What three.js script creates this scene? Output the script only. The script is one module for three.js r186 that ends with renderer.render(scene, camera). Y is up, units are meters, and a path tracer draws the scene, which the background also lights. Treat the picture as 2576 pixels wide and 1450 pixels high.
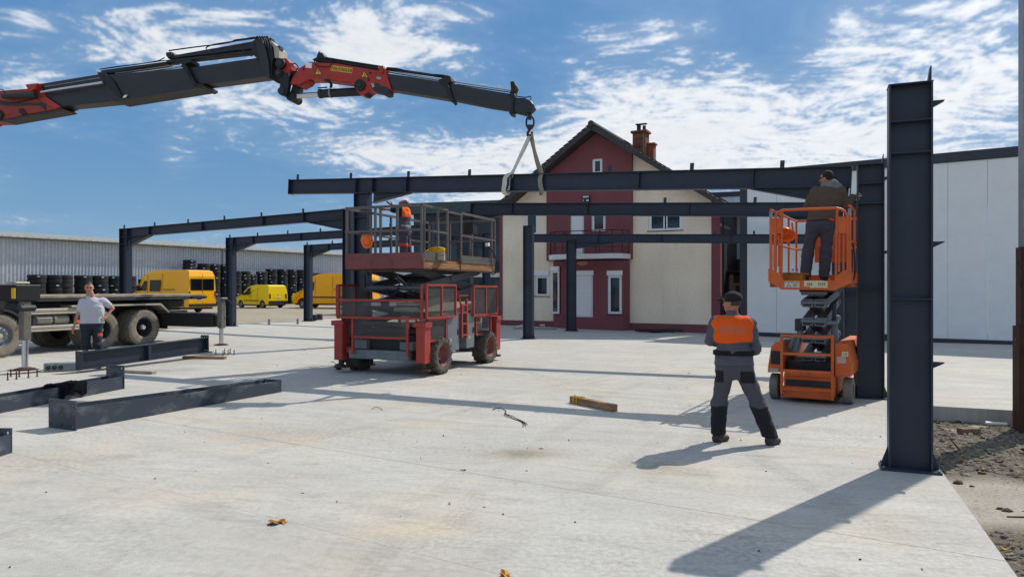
import * as THREE from 'three';
import { mergeGeometries } from 'three/addons/utils/BufferGeometryUtils.js';
import { ImprovedNoise } from 'three/addons/math/ImprovedNoise.js';

// ------------------------------------------------------------ camera
const F = 1790, CX = 1287.5, CY = 725, CH = 1.72;      // focal length and centre in photo units (2575 x 1450), eye height
const scene = new THREE.Scene();
const camera = new THREE.PerspectiveCamera(2 * Math.atan(CY / F) * 180 / Math.PI, 1024 / 576, 0.05, 5000);
camera.position.set(0, CH, 0);
camera.lookAt(0, CH, -10);
const renderer = new THREE.WebGLRenderer({ antialias: true });
renderer.setSize(1024, 576);
renderer.toneMapping = THREE.LinearToneMapping;
renderer.toneMappingExposure = 1.2;
renderer.shadowMap.enabled = true;

// ------------------------------------------------------------ noise
let seedState = 12345;
const rnd = () => { seedState = (Math.imul(seedState, 1664525) + 1013904223) >>> 0; return seedState / 4294967296; };
const rr = (a, b) => a + (b - a) * rnd();
const PERM = new Uint8Array(512); { const p = [...Array(256).keys()]; for (let i = 255; i > 0; i--) { const j = Math.floor(rnd() * (i + 1)); [p[i], p[j]] = [p[j], p[i]]; } for (let i = 0; i < 512; i++) PERM[i] = p[i & 255]; }
const VAL = new Float32Array(256); for (let i = 0; i < 256; i++) VAL[i] = rnd() * 2 - 1;
const GX = new Float32Array(256), GY = new Float32Array(256); for (let i = 0; i < 256; i++) { const a = rnd() * 6.2832; GX[i] = Math.cos(a); GY[i] = Math.sin(a); }
function n2(x, y) {
  const xi = Math.floor(x), yi = Math.floor(y), fx = x - xi, fy = y - yi, u = fx * fx * fx * (fx * (fx * 6 - 15) + 10), v = fy * fy * fy * (fy * (fy * 6 - 15) + 10);
  const X = xi & 255, Y = yi & 255, a = PERM[PERM[X] + Y], b = PERM[PERM[X + 1] + Y], c = PERM[PERM[X] + Y + 1], d = PERM[PERM[X + 1] + Y + 1];
  const A = GX[a] * fx + GY[a] * fy, Bq = GX[b] * (fx - 1) + GY[b] * fy, C = GX[c] * fx + GY[c] * (fy - 1), D = GX[d] * (fx - 1) + GY[d] * (fy - 1);
  return (A + (Bq - A) * u + (C - A + (A - Bq - C + D) * u) * v) * 1.5;
}
function fbm(x, y, o = 4, g = 0.5) { let s = 0, a = 1, t = 0; for (let i = 0; i < o; i++) { s += a * n2(x, y); t += a; a *= g; x = x * 2.03 + 17.3; y = y * 2.03 - 9.1; } return s / t; }
const h2 = (x, y) => VAL[PERM[PERM[x & 255] + (y & 255)]];
const sm = (a, b, x) => { const t = Math.min(1, Math.max(0, (x - a) / (b - a))); return t * t * (3 - 2 * t); };
const clamp = (x, a, b) => Math.min(b, Math.max(a, x));
const lerp = (a, b, t) => a + (b - a) * t;

// ------------------------------------------------------------ sky: clear blue air with a sheet of broken altocumulus
const SUN = new THREE.Vector3(0.515, 0.715, -0.473).normalize();
{
  const W = 4096, H = 2048, data = new Float32Array(W * H * 4);
  // where the photograph shows more or less cloud: [x, y, half width, half height, amount]
  const blobs = [[1800, 340, 460, 120, .62], [2250, 300, 380, 130, .55], [1480, 420, 260, 90, .45], [1000, 380, 270, 62, .50], [640, 262, 260, 52, .42], [440, 380, 70, 60, .30],
    [300, 50, 200, 52, .36], [230, 125, 160, 50, .36], [450, 135, 160, 40, .36], [70, 55, 70, 30, .32], [560, 50, 100, 34, .32], [930, 60, 160, 70, .40], [1050, 125, 160, 40, .38], [860, 155, 130, 60, .42], [70, 205, 110, 40, .38],
    [1560, 95, 110, 42, .32], [1720, 75, 100, 45, .36], [2130, 60, 160, 60, .26], [2450, 60, 160, 90, .28], [2200, 150, 220, 60, .40], [1180, 40, 110, 26, .26], [2450, 180, 180, 60, .30], [1250, 480, 300, 60, .35], [2000, 410, 500, 60, .4],
    [1700, 250, 160, 60, .32], [1350, 200, 120, 110, -.22], [1400, 30, 110, 60, -.15], [1950, 130, 130, 120, -.28], [250, 430, 260, 130, -.35], [650, 480, 300, 60, -.2], [600, 200, 60, 20, .2], [2430, 300, 70, 60, -.12], [1240, 250, 120, 60, -.18], [2060, 190, 50, 90, -.12]];
  const d = new THREE.Vector3();
  const bt = new Float32Array(3);
  for (let j = H / 2 - 8; j < H; j++) {
    const el = (j + 0.5) / H * Math.PI - Math.PI / 2, cy = Math.sin(el), cr = Math.cos(el);
    for (let i = 0; i < W; i++) {
      const az = ((i + 0.5) / W - 0.5) * 2 * Math.PI, dx = cr * Math.cos(az), dz = cr * Math.sin(az);
      const e = Math.max(cy, 0.0), k = (j * W + i) * 4;
      const sd = dx * SUN.x + cy * SUN.y + dz * SUN.z;
      // air
      const t = Math.pow(1 - e, 3.2), hz = Math.pow(1 - e, 11);
      const r = lerp(0.058, 0.16, t) + hz * 0.15, g = lerp(0.20, 0.345, t) + hz * 0.10, b = lerp(0.46, 0.56, t) + hz * 0.0;
      const glow = 0.22 * Math.pow(Math.max(0, sd), 10) + 0.06 * Math.pow(Math.max(0, sd), 3);
      bt[0] = r + glow * 0.95; bt[1] = g + glow; bt[2] = b + glow;
      if (e > 0.012) {
        const q = 1 / (e + 0.10), X = dx * q, Z = dz * q;
        let cov = 0.02;
        if (dz < -0.05) {
          const px = CX + F * dx / -dz, py = CY - F * cy / -dz;
          const inF = sm(-400, 0, px) * (1 - sm(2575, 2975, px)) * sm(-350, 0, py);
          if (inF > 0) {
            let s = -0.27;
            for (const B of blobs) { const a = (px - B[0]) / B[2], c = (py - B[1]) / B[3], q2 = a * a + c * c; if (q2 < 6) s += B[4] * Math.exp(-q2); }
            cov = lerp(cov, Math.min(s, 0.29), inF);
          }
        }
        const wx = n2(X * 2.1 + 5, Z * 2.1) * 0.16, wz = n2(X * 2.1, Z * 2.1 + 9) * 0.16;
        const big = fbm(X * 1.9 + wx + 3.1, Z * 1.9 + wz - 7.7, 3);
        const cell = fbm((X + wx) * 10.5 + (Z) * 2.4, (Z + wz) * 13.5 - X * 2.4, 5, 0.6);
        const fine = fbm(X * 46, Z * 52, 3, 0.6);
        const v = cov + big * 0.42 + cell * 0.52 + fine * 0.12;
        let a = sm(-0.17, 0.30, v); a = a * (0.86 + 0.14 * sm(0.2, 0.5, v));
        const veil = sm(-0.5, 0.35, cov + big * 0.35 + cell * 0.2) * 0.20;
        a = Math.max(a, veil) * sm(0.012, 0.09, e);
        const thick = sm(0.12, 0.62, v + fine * 0.2);
        const edge = 0.82 + 0.18 * Math.pow(Math.max(0, sd), 2) + 0.09 * Math.pow(Math.max(0, sd), 8);
        const L = edge * (1 - 0.17 * thick) * (1 + 0.16 * cell + 0.05 * fine);
        bt[0] = lerp(bt[0], L * 0.975, a); bt[1] = lerp(bt[1], L * 0.995, a); bt[2] = lerp(bt[2], L * 1.025, a);
      }
      data[k] = bt[0] / 1.12; data[k + 1] = bt[1] / 1.12; data[k + 2] = bt[2] / 1.12; data[k + 3] = 1;
    }
  }
  for (let k = 0; k < (H / 2 - 8) * W * 4; k += 4) { data[k] = 0.38; data[k + 1] = 0.37; data[k + 2] = 0.35; data[k + 3] = 1; }
  const tex = new THREE.DataTexture(data, W, H, THREE.RGBAFormat, THREE.FloatType);
  tex.mapping = THREE.EquirectangularReflectionMapping; tex.magFilter = THREE.LinearFilter; tex.minFilter = THREE.LinearFilter; tex.needsUpdate = true;
  scene.background = tex; scene.environment = tex;
}
const sun = new THREE.DirectionalLight(new THREE.Color().setRGB(1, 0.955, 0.875), 3.35);
sun.position.copy(SUN).multiplyScalar(60); sun.target.position.set(0, 0, -16); sun.position.add(sun.target.position);
sun.castShadow = true; sun.shadow.mapSize.set(4096, 4096);
Object.assign(sun.shadow.camera, { left: -45, right: 45, top: 45, bottom: -45, near: 1, far: 160 });
scene.add(sun, sun.target);

// ------------------------------------------------------------ photo to place
const V3 = (x, y, z) => new THREE.Vector3(x, y, z);
// the ground tilts a little: up to the left and away, down to the right
function gh(X, d) { return -0.012 * clamp(X, -12, 16) * sm(19, 28, d) + 0.004 * clamp(d - 14, 0, 20); }
const at = (px, py, d) => V3((px - CX) / F * d, CH - (py - CY) / F * d, -d);
function gnd(px, py, up = 0) { let d = F * CH / (py - CY); for (let i = 0; i < 12; i++) d = F * (CH - up - gh((px - CX) / F * d, d)) / (py - CY); return at(px, py, d); }
// vertical plane through (x0, depth d0) running along (cx, cd): pixel -> [s, y]
function vplane(x0, d0, ang) {
  const cx = Math.cos(ang), cd = Math.sin(ang);
  const f = (px, py) => { const r = (px - CX) / F, s = (r * d0 - x0) / (cx - r * cd), d = d0 + s * cd; return [s, CH - (py - CY) / F * d]; };
  f.place = (o, y = 0) => { o.position.set(x0, y, -d0); o.rotation.y = ang; return o; };
  return f;
}
// steel grid: u to the right along the frames, v away along the rows
const UA = -22.77 * Math.PI / 180, UC = Math.cos(UA), US = -Math.sin(UA);
const WX = (u, v) => UC * u + US * v, WD = (u, v) => -US * u + UC * v;
const grid = (u, v, y = 0) => V3(WX(u, v), y, -WD(u, v));
const ghUV = (u, v) => gh(WX(u, v), WD(u, v));

// ------------------------------------------------------------ geometry helpers
const M4 = () => new THREE.Matrix4();
function clean(g) { const q = g.index ? g.toNonIndexed() : g; for (const k of Object.keys(q.attributes)) if (!['position', 'normal', 'uv', 'color'].includes(k)) q.deleteAttribute(k); return q; }
function bx(cx, cy, cz, w, h, d, ry = 0, rz = 0, rx = 0) { const g = new THREE.BoxGeometry(w, h, d); g.applyMatrix4(M4().compose(V3(cx, cy, cz), new THREE.Quaternion().setFromEuler(new THREE.Euler(rx, ry, rz)), V3(1, 1, 1))); return clean(g); }
const bb = (x0, x1, y0, y1, z0, z1) => bx((x0 + x1) / 2, (y0 + y1) / 2, (z0 + z1) / 2, Math.abs(x1 - x0), Math.abs(y1 - y0), Math.abs(z1 - z0));
// box with chamfered edges
function cb(x0, x1, y0, y1, z0, z1, c = 0.012) {
  if (x1 < x0) [x0, x1] = [x1, x0]; if (y1 < y0) [y0, y1] = [y1, y0]; if (z1 < z0) [z0, z1] = [z1, z0];
  c = Math.min(c, (x1 - x0) * .45, (y1 - y0) * .45, (z1 - z0) * .45);
  const s = new THREE.Shape([[x0 + c, y0 + c], [x1 - c, y0 + c], [x1 - c, y1 - c], [x0 + c, y1 - c]].map((p) => new THREE.Vector2(...p)));
  const g = new THREE.ExtrudeGeometry(s, { depth: z1 - z0 - 2 * c, bevelEnabled: true, bevelSize: c, bevelThickness: c, bevelSegments: 1, steps: 1 });
  g.translate(0, 0, z0 + c); return clean(g);
}
function poly(pts, z0, z1, bevel = 0, holes = []) {
  const P = (a) => a.map((p) => new THREE.Vector2(p[0], p[1])), s = new THREE.Shape(P(pts)); for (const h of holes) s.holes.push(new THREE.Path(P(h)));
  const b = Math.min(bevel, (z1 - z0) * .45);
  const g = new THREE.ExtrudeGeometry(s, { depth: z1 - z0 - 2 * b, bevelEnabled: b > 0, bevelSize: b, bevelOffset: -b, bevelThickness: b, bevelSegments: 2, steps: 1, curveSegments: 8 });
  g.translate(0, 0, z0 + b); return clean(g);
}
const YUP = V3(0, 1, 0);
function orient(g, a, b, up = null) { // a geometry built along +y from 0..1 length already scaled
  const dir = b.clone().sub(a), q = new THREE.Quaternion().setFromUnitVectors(YUP, dir.normalize());
  g.applyMatrix4(M4().compose(a, q, V3(1, 1, 1))); return g;
}
const v3 = (p) => p.isVector3 ? p : V3(p[0], p[1], p[2]);
function cyl(a, b, r, r1 = r, seg = 12, open = false) { a = v3(a); b = v3(b); const L = a.distanceTo(b), g = new THREE.CylinderGeometry(r1, r, L, seg, 1, open); g.translate(0, L / 2, 0); return clean(orient(g, a, b)); }
function bar(a, b, w, h) { // rectangular bar, h measured up
  a = v3(a); b = v3(b); const x = b.clone().sub(a), L = x.length(); x.normalize(); let up = Math.abs(x.y) > .95 ? V3(0, 0, 1) : V3(0, 1, 0); const z = x.clone().cross(up).normalize(); up = z.clone().cross(x);
  const g = new THREE.BoxGeometry(L, h, w); g.applyMatrix4(M4().makeBasis(x, up, z).setPosition(a.clone().add(b).multiplyScalar(.5))); return clean(g);
}
function tube(pts, r, seg = 40, rad = 6, closed = false) { return clean(new THREE.TubeGeometry(new THREE.CatmullRomCurve3(pts.map(v3), closed, 'centripetal'), seg, r, rad, closed)); }
function pipe(pts, r, rad = 8) { const gs = []; for (let i = 0; i + 1 < pts.length; i++) gs.push(cyl(pts[i], pts[i + 1], r, r, rad)); for (let i = 1; i + 1 < pts.length; i++) gs.push(ball(pts[i], r * 1.0, 8)); return join(gs); }
function ball(c, r, seg = 12, s = [1, 1, 1]) { const g = new THREE.SphereGeometry(r, seg, Math.max(6, Math.round(seg * .7))); g.scale(...s); c = v3(c); g.translate(c.x, c.y, c.z); return clean(g); }
function lathe(pts, seg = 32) { return clean(new THREE.LatheGeometry(pts.map((p) => new THREE.Vector2(p[0], p[1])), seg)); }
function join(gs) { gs = gs.flat(9); for (const g of gs) { if (!g.attributes.uv) g.setAttribute('uv', new THREE.BufferAttribute(new Float32Array(g.attributes.position.count * 2), 2)); } return gs.length === 1 ? gs[0] : mergeGeometries(gs); }
function xf(g, pos = [0, 0, 0], rot = [0, 0, 0], s = [1, 1, 1]) { const c = g.clone(); c.applyMatrix4(M4().compose(v3(pos), new THREE.Quaternion().setFromEuler(new THREE.Euler(...rot)), v3(s))); return c; }
function boxUV(g) { // uv in metres from the dominant axis
  const p = g.attributes.position, n = g.attributes.normal, uv = new Float32Array(p.count * 2);
  for (let i = 0; i < p.count; i += 3) {
    const nx = Math.abs(n.getX(i) + n.getX(i + 1) + n.getX(i + 2)), ny = Math.abs(n.getY(i) + n.getY(i + 1) + n.getY(i + 2)), nz = Math.abs(n.getZ(i) + n.getZ(i + 1) + n.getZ(i + 2));
    for (let k = i; k < Math.min(i + 3, p.count); k++) { const x = p.getX(k), y = p.getY(k), z = p.getZ(k); if (nx >= ny && nx >= nz) { uv[2 * k] = z; uv[2 * k + 1] = y; } else if (ny >= nz) { uv[2 * k] = x; uv[2 * k + 1] = z; } else { uv[2 * k] = x; uv[2 * k + 1] = y; } }
  }
  g.setAttribute('uv', new THREE.BufferAttribute(uv, 2)); return g;
}
// rolled I section along +x, web upright
function iSec(len, h, b, tw = .009, tf = .014) {
  const H = h / 2, Bq = b / 2, t = tw / 2, pts = [[-Bq, -H], [Bq, -H], [Bq, -H + tf], [t, -H + tf], [t, H - tf], [Bq, H - tf], [Bq, H], [-Bq, H], [-Bq, H - tf], [-t, H - tf], [-t, -H + tf], [-Bq, -H + tf]];
  const g = poly(pts, 0, len); g.rotateY(Math.PI / 2); return g; // profile (x,y)->( -z, y), extruded to +x
}

// ------------------------------------------------------------ naming
const taken = {};
function numbered(n) { const k = taken[n] = (taken[n] ?? -1) + 1; return k ? n + '_' + String(k).padStart(3, '0') : n; }
function shade(o) { o.castShadow = true; o.receiveShadow = true; return o; }
function tag(o, label, category, group) { o.userData.label = label; o.userData.category = category; if (group) o.userData.group = group; return o; }
function thing(name, label, category, pos, turn = 0, group) { const o = new THREE.Group(); o.name = numbered(name); if (pos) o.position.copy(v3(pos)); o.rotation.y = turn; tag(o, label, category, group); scene.add(o); return o; }
function part(parent, name, gs, m, keepUV = false, label) { const g = join([gs]); if (!keepUV) boxUV(g); const o = shade(new THREE.Mesh(g, m)); o.name = name; if (label) o.userData.label = label; parent.add(o); return o; }
function solo(name, label, category, gs, m, pos, turn = 0, group) { const g = boxUV(join([gs])); const o = shade(new THREE.Mesh(g, m)); o.name = numbered(name); if (pos) o.position.copy(v3(pos)); o.rotation.y = turn; tag(o, label, category, group); scene.add(o); return o; }
function struct(name, g, m) { const o = shade(new THREE.Mesh(g, m)); o.name = numbered(name); o.userData.kind = 'structure'; scene.add(o); return o; }
function copyOf(o, label, group) { const c = o.clone(); c.name = numbered(o.name.replace(/_\d\d\d$/, '')); c.userData = { ...o.userData }; if (label) c.userData.label = label; if (group) c.userData.group = group; scene.add(c); return c; }
// ------------------------------------------------------------ materials
const lin = (hex) => new THREE.Color(hex);
function tex2(w, h, fn, srgb = true, rep = 1) { // fn(x,y)->[r,g,b] 0..255, tiling not assumed
  const data = new Uint8Array(w * h * 4); for (let y = 0; y < h; y++) for (let x = 0; x < w; x++) { const c = fn(x, y), k = (y * w + x) * 4; data[k] = c[0]; data[k + 1] = c[1]; data[k + 2] = c[2]; data[k + 3] = c[3] ?? 255; }
  const t = new THREE.DataTexture(data, w, h); t.wrapS = t.wrapT = THREE.MirroredRepeatWrapping; t.magFilter = THREE.LinearFilter; t.minFilter = THREE.LinearMipmapLinearFilter; t.generateMipmaps = true; if (srgb) t.colorSpace = THREE.SRGBColorSpace; t.repeat.set(rep, rep); t.needsUpdate = true; return t;
}
const c8 = (v) => clamp(Math.round(v), 0, 255);
// a paint-and-wear colour map around white, tinted by the material colour; size in metres
function wearMap(size, seed, amt, spots, tint = [1, 1, 1], px = 512) {
  return tex2(px, px, (x, y) => {
    const X = x / px * size, Y = y / px * size;
    let v = 1 - amt * (0.5 + 0.5 * fbm(X * 2.2 + seed, Y * 2.2, 5, .6)) - amt * .5 * Math.max(0, fbm(X * 9 + seed, Y * 9, 3));
    const s = sm(.28, .5, fbm(X * 5 - seed, Y * 3.1 + seed, 5, .62)) * spots;
    return [c8(255 * (v * (1 - s) + s * tint[0])), c8(255 * (v * (1 - s) + s * tint[1])), c8(255 * (v * (1 - s) + s * tint[2]))];
  }, true, 1 / size);
}
const roughMap = tex2(512, 512, (x, y) => { const v = 150 + 90 * fbm(x / 40, y / 40, 5, .6); return [c8(v), c8(v), c8(v)]; }, false, 0.7);
const bumpFine = tex2(512, 512, (x, y) => { const v = 128 + 60 * fbm(x / 6, y / 6, 3, .6) + 50 * fbm(x / 60, y / 60, 3); return [c8(v), c8(v), c8(v)]; }, false, 1.5);
const wearA = wearMap(2.2, 3.1, .22, .10, [.7, .66, .6]), wearB = wearMap(2.0, 8.4, .34, .5, [.45, .38, .32]), wearC = wearMap(1.6, 21, .3, .35, [1.0, 1.0, 1.0]);
const std = (o) => new THREE.MeshStandardMaterial(o);
const paint = (hex, rough = .5, map = wearA, extra = {}) => std({ color: lin(hex), roughness: rough, metalness: 0, map, ...extra });
const M = {};
M.steel = new THREE.MeshPhysicalMaterial({ color: lin('#2f394a'), roughness: .42, specularIntensity: .85, map: wearA, bumpMap: bumpFine, bumpScale: .0012 });
{ // steel that lay in the yard: pale concrete dust rubbed in patches
  const t = tex2(768, 768, (x, y) => { const X = x / 768 * 3, Y = y / 768 * 3; const s = sm(-.05, .42, fbm(X * 1.9, Y * 3.4 + 3, 6, .62)) * .62; const q = sm(.42, .6, fbm(X * 13, Y * 9, 3)) * .35; const k = Math.min(1, s + q); return [c8(lerp(50, 132, k)), c8(lerp(59, 132, k)), c8(lerp(72, 122, k))]; }, true, 1 / 3);
  M.dustySteel = std({ color: 0xffffff, map: t, roughness: .55, bumpMap: bumpFine, bumpScale: .001 });
}
M.bolt = std({ color: lin('#77797c'), metalness: .7, roughness: .45 });
M.chrome = std({ color: lin('#c9cdd2'), metalness: .9, roughness: .22 });
M.galv = std({ color: lin('#9aa0a3'), metalness: .35, roughness: .5, map: wearA });
M.alu = std({ color: lin('#cbc4b0'), metalness: .1, roughness: .55, map: wearA });
M.legGrey = std({ color: lin('#8a857b'), metalness: .1, roughness: .55, map: wearB });
M.black = paint('#1c1e20', .55, wearA);
M.boom = paint('#303036', .45, wearA);
M.craneRed = paint('#c23528', .42, wearA);
M.craneRedOld = paint('#b5432f', .55, wearB);
M.hose = std({ color: lin('#141517'), roughness: .6 });
M.rubber = std({ color: lin('#4a4641'), roughness: .9, map: wearA, bumpMap: bumpFine, bumpScale: .003 });
M.dustyRubber = std({ color: lin('#9c9384'), roughness: .95, map: wearB });
M.dustyTread = std({ color: lin('#6a6258'), roughness: .95, map: wearB });
M.blackTyre = std({ color: lin('#1b1d21'), roughness: .75 });
M.orange = paint('#ea6a24', .45, wearA);
M.liftRed = paint('#b84238', .5, wearA);
M.liftRedDull = paint('#94504c', .6, wearB);
M.darkGrey = paint('#3a3c3e', .6, wearB);
M.midGrey = paint('#7d868b', .55, wearA);
M.scissor = paint('#5c5f61', .45, wearA);
M.rail = paint('#6b6460', .45, wearA);
M.plywood = null;
M.sling = std({ color: lin('#e6e2d6'), roughness: .95, map: wearA });
M.slingDirty = std({ color: lin('#a39a82'), roughness: .95, map: wearA });
M.yellow = std({ color: lin('#ffb600'), roughness: .3 });
M.yellowPale = std({ color: lin('#f7d61a'), roughness: .3 });
M.carGlass = std({ color: lin('#12171b'), roughness: .06, metalness: .0 });
M.winGlass = std({ color: lin('#2c3a44'), roughness: .05 });
M.bumper = std({ color: lin('#2a2b2d'), roughness: .7, map: wearA });
M.lampRed = std({ color: lin('#8e1410'), roughness: .2 });
M.lampWhite = std({ color: lin('#c9cdd0'), roughness: .15 });
M.lampOrange = std({ color: lin('#e8701a'), roughness: .25 });
M.white = std({ color: lin('#e9e9e6'), roughness: .5, map: wearA });
M.pvc = std({ color: lin('#eeeeec'), roughness: .35 });
M.paper = std({ color: lin('#e9e9e4'), roughness: .7 });
M.paperBlue = std({ color: lin('#2b50b4'), roughness: .6 });
M.labelYellow = std({ color: lin('#d8b21c'), roughness: .5 });
M.rust = paint('#5a3a2a', .9, wearB);
function woodMap(a, b, seed) { return tex2(512, 512, (x, y) => { const X = x / 512 * 1.2, Y = y / 512 * 1.2; const g = Math.sin((Y * 60 + fbm(X * 2 + seed, Y * 14, 3) * 7)) * .5 + .5, k = .6 * g + .4 * (0.5 + .5 * fbm(X * 4, Y * 70 + seed, 3)); return [c8(lerp(a[0], b[0], k)), c8(lerp(a[1], b[1], k)), c8(lerp(a[2], b[2], k))]; }, true, 1 / 1.2); }
M.wood = std({ color: 0xffffff, map: woodMap([120, 88, 58], [176, 138, 96], 2), roughness: .85 });
M.woodGrey = std({ color: 0xffffff, map: woodMap([120, 110, 94], [186, 174, 152], 7), roughness: .9 });
M.woodDark = std({ color: 0xffffff, map: woodMap([58, 44, 34], [96, 76, 58], 11), roughness: .9 });
M.plywood = std({ color: 0xffffff, map: woodMap([120, 82, 48], [168, 122, 76], 15), roughness: .85 });
// render on the house
const stucco = tex2(512, 512, (x, y) => { const v = 128 + 100 * fbm(x / 3.2, y / 3.2, 2) + 20 * fbm(x / 40, y / 40, 3); return [c8(v), c8(v), c8(v)]; }, false, .9);
const stuccoMap = (c, s) => tex2(1024, 1024, (x, y) => { const X = x / 1024 * 8, Y = y / 1024 * 8; const v = 1 + .07 * fbm(X * .7 + s, Y * .4, 5, .6) + .05 * fbm(X * 14, Y * 14, 2) - .035 * sm(.2, .6, fbm(X * 3 + s, Y * .5, 4)); return [c8(c[0] * v), c8(c[1] * v), c8(c[2] * v)]; }, true, 1 / 8);
M.cream = std({ color: 0xffffff, map: stuccoMap([250, 232, 206], 2), roughness: .95, bumpMap: stucco, bumpScale: .006 });
M.maroon = std({ color: 0xffffff, map: stuccoMap([130, 75, 80], 9), roughness: .9, bumpMap: stucco, bumpScale: .006 });
M.roof = paint('#4a4646', .75, wearA);
M.brick = std({ color: lin('#b0654a'), roughness: .9, map: wearB });
M.mortar = std({ color: lin('#8d8378'), roughness: .95 });
M.panel = std({ color: lin('#eeeeea'), roughness: .5, map: wearMap(7, 40, .05, .02, [.8, .8, .78]) });
M.trim = paint('#3a4048', .5, wearA);
M.corr = std({ color: lin('#dfe4ea'), metalness: .1, roughness: .5, map: wearA });
M.corrRoof = std({ color: lin('#d8d5c8'), roughness: .7, map: wearA });
M.tealRoof = paint('#40565a', .6, wearA);
M.facade = paint('#32373c', .5, wearA);
M.leaf = std({ color: lin('#b9832c'), roughness: .85, side: THREE.DoubleSide });
M.leaf2 = std({ color: lin('#8f5e22'), roughness: .85, side: THREE.DoubleSide });
M.cloth = std({ color: lin('#15161a'), roughness: .98 });
M.blackCloth = new THREE.MeshPhysicalMaterial({ color: lin('#131418'), roughness: 1, specularIntensity: .15, side: THREE.DoubleSide });
M.helmet = std({ color: lin('#ee6a12'), roughness: .3 });
M.bottle = new THREE.MeshPhysicalMaterial({ color: lin('#dfeef5'), roughness: .08, transmission: .9, thickness: 0 });
M.capBlue = std({ color: lin('#2f69b8'), roughness: .4 });
M.strapYellow = std({ color: lin('#d8a712'), roughness: .8 });

// flat print on a small canvas
function print(w, h, draw) { const cv = document.createElement('canvas'); cv.width = w; cv.height = h; const c = cv.getContext('2d'); draw(c, w, h); const t = new THREE.CanvasTexture(cv); t.colorSpace = THREE.SRGBColorSpace; return std({ map: t, roughness: .6 }); }
function sign(w, h) { const g = new THREE.PlaneGeometry(w, h); return clean(g); }
// ------------------------------------------------------------ ground
const JD = [0.853, -0.522], JN = [0.522, 0.853];           // direction of the slab joints and its normal, in (x, depth)
const stains = [[1020, 1300, .5, .3, 11, 3, -8], [745, 1080, .8, .35, -14, -16, -20], [1315, 1142, .5, .2, -22, -25, -32], [1240, 1130, .7, .3, -16, -15, -14], [640, 1105, 1.1, .4, 3, -6, -16], [420, 1235, .8, .35, 8, 0, -10], [860, 1185, .6, .3, -9, -9, -8], [430, 930, .5, .25, -42, -42, -42], [1500, 1090, .9, .3, -12, -12, -10],
  [1720, 1190, .8, .4, 8, 4, -4], [2330, 1330, .4, .3, -16, -16, -15], [900, 1400, .8, .3, -10, -10, -9], [1650, 1400, .7, .3, -8, -8, -8], [200, 1150, .9, .4, -7, -9, -12], [2050, 1230, .8, .3, -9, -9, -8]].map((s) => { const p = gnd(s[0], s[1]); return [p.x, -p.z, ...s.slice(2)]; });
function concrete(X, d, out) {
  const u = UC * X - US * d, v = US * X + UC * d;
  const big = fbm(X * .32 + 4, d * .32, 4, .55), mid = fbm(X * 1.3, d * 1.3 + 7, 5, .6), st = fbm(u * .35 + 11, v * 2.4, 4, .6), sw = fbm(u * 1.1 + v * .5, v * 4.6 - u * .4, 3, .55);
  const fine = n2(X * 23, d * 23) + .8 * n2(X * 61, d * 61);
  const brush = n2(u * 1.6 + v * .9 + fbm(X * .8, d * .8, 2) * 2, v * 19 - u * 6), rid = 1 - Math.abs(fbm(u * .9 + 7, v * 2.6 - u * .5, 4, .6)) * 3.2;
  let L = 179 + 8 * big + 10 * mid + 10 * st + 7 * sw + 5 * brush * sm(-.2, .4, big) - 20 * sm(.25, .7, st - .25 * big) - 12 * sm(.25, .6, mid) - 8 * sm(.75, .98, rid);
  L += fine * (7.5 + 9 * sm(0, .5, fbm(X * .55 + 30, d * .55, 3)));
  const pit = n2(X * 17 + 40, d * 17); if (pit > .84) L -= 55 * sm(.84, 1.1, pit);
  let r = L + 1, g = L - 3.5, b = L - 13;
  const warm = sm(-.05, .6, fbm(X * .5 + 60, d * .9 - 8, 4)); r += 4 * warm; b -= 7 * warm;
  for (const s of stains) { const a = X - s[0], c = d - s[1]; if (Math.abs(a) < 3 && Math.abs(c) < 2) { const q = Math.exp(-(a * a) / (s[2] * s[2]) - (c * c) / (s[3] * s[3]) * .6) * sm(-.5, .45, mid + sw * .6); r += s[4] * q; g += s[5] * q; b += s[6] * q; } }
  for (const [x0, k, c] of [[-.60, .22, .03], [-.27, .24, .03], [1.7, .1, -.03], [-3.4, .5, .02], [-3.0, .5, .02], [2.6, -.1, .02], [.6, .5, .01], [1.0, .5, .01]]) {
    const t = d - 6, dx = X - (x0 + k * t + c * t * t); if (Math.abs(dx) < .13) { const w = (1 - sm(.09, .13, Math.abs(dx))) * sm(-.25, .35, fbm(X * .9 + x0 * 9, d * .6, 3)); const tr = Math.sin(d * 95 + Math.abs(dx) * 60) * .5 + .5, rib = Math.abs(Math.sin(dx * 62)); const k2 = w * (.25 + .75 * tr * rib) * 15; r -= k2; g -= k2; b -= k2 * .9; }
  }
  out[0] = r; out[1] = g; out[2] = b;
}
function groundTex(x0, x1, d0, d1, w, h, fn) { const o = [0, 0, 0]; const t = tex2(w, h, (i, j) => { fn(lerp(x0, x1, (i + .5) / w), lerp(d0, d1, (j + .5) / h), o); return [c8(o[0]), c8(o[1]), c8(o[2])]; }); t.wrapS = t.wrapT = THREE.ClampToEdgeWrapping; return t; }
const NEAR = [-8.2, 6.2, 3.2, 12.2], FAR = [-26, 22, -2, 42];
const concBump = tex2(1024, 1024, (x, y) => { const v = 128 + 46 * n2(x / 5, y / 5) + 34 * n2(x / 2.2, y / 2.2) + 40 * fbm(x / 90, y / 90, 3); return [c8(v), c8(v), c8(v)]; }, false, 1);
const bumpFor = (box) => { const t = concBump.clone(); t.repeat.set((box[1] - box[0]) / 2.2, (box[3] - box[2]) / 2.2); t.needsUpdate = true; return t; };
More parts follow.
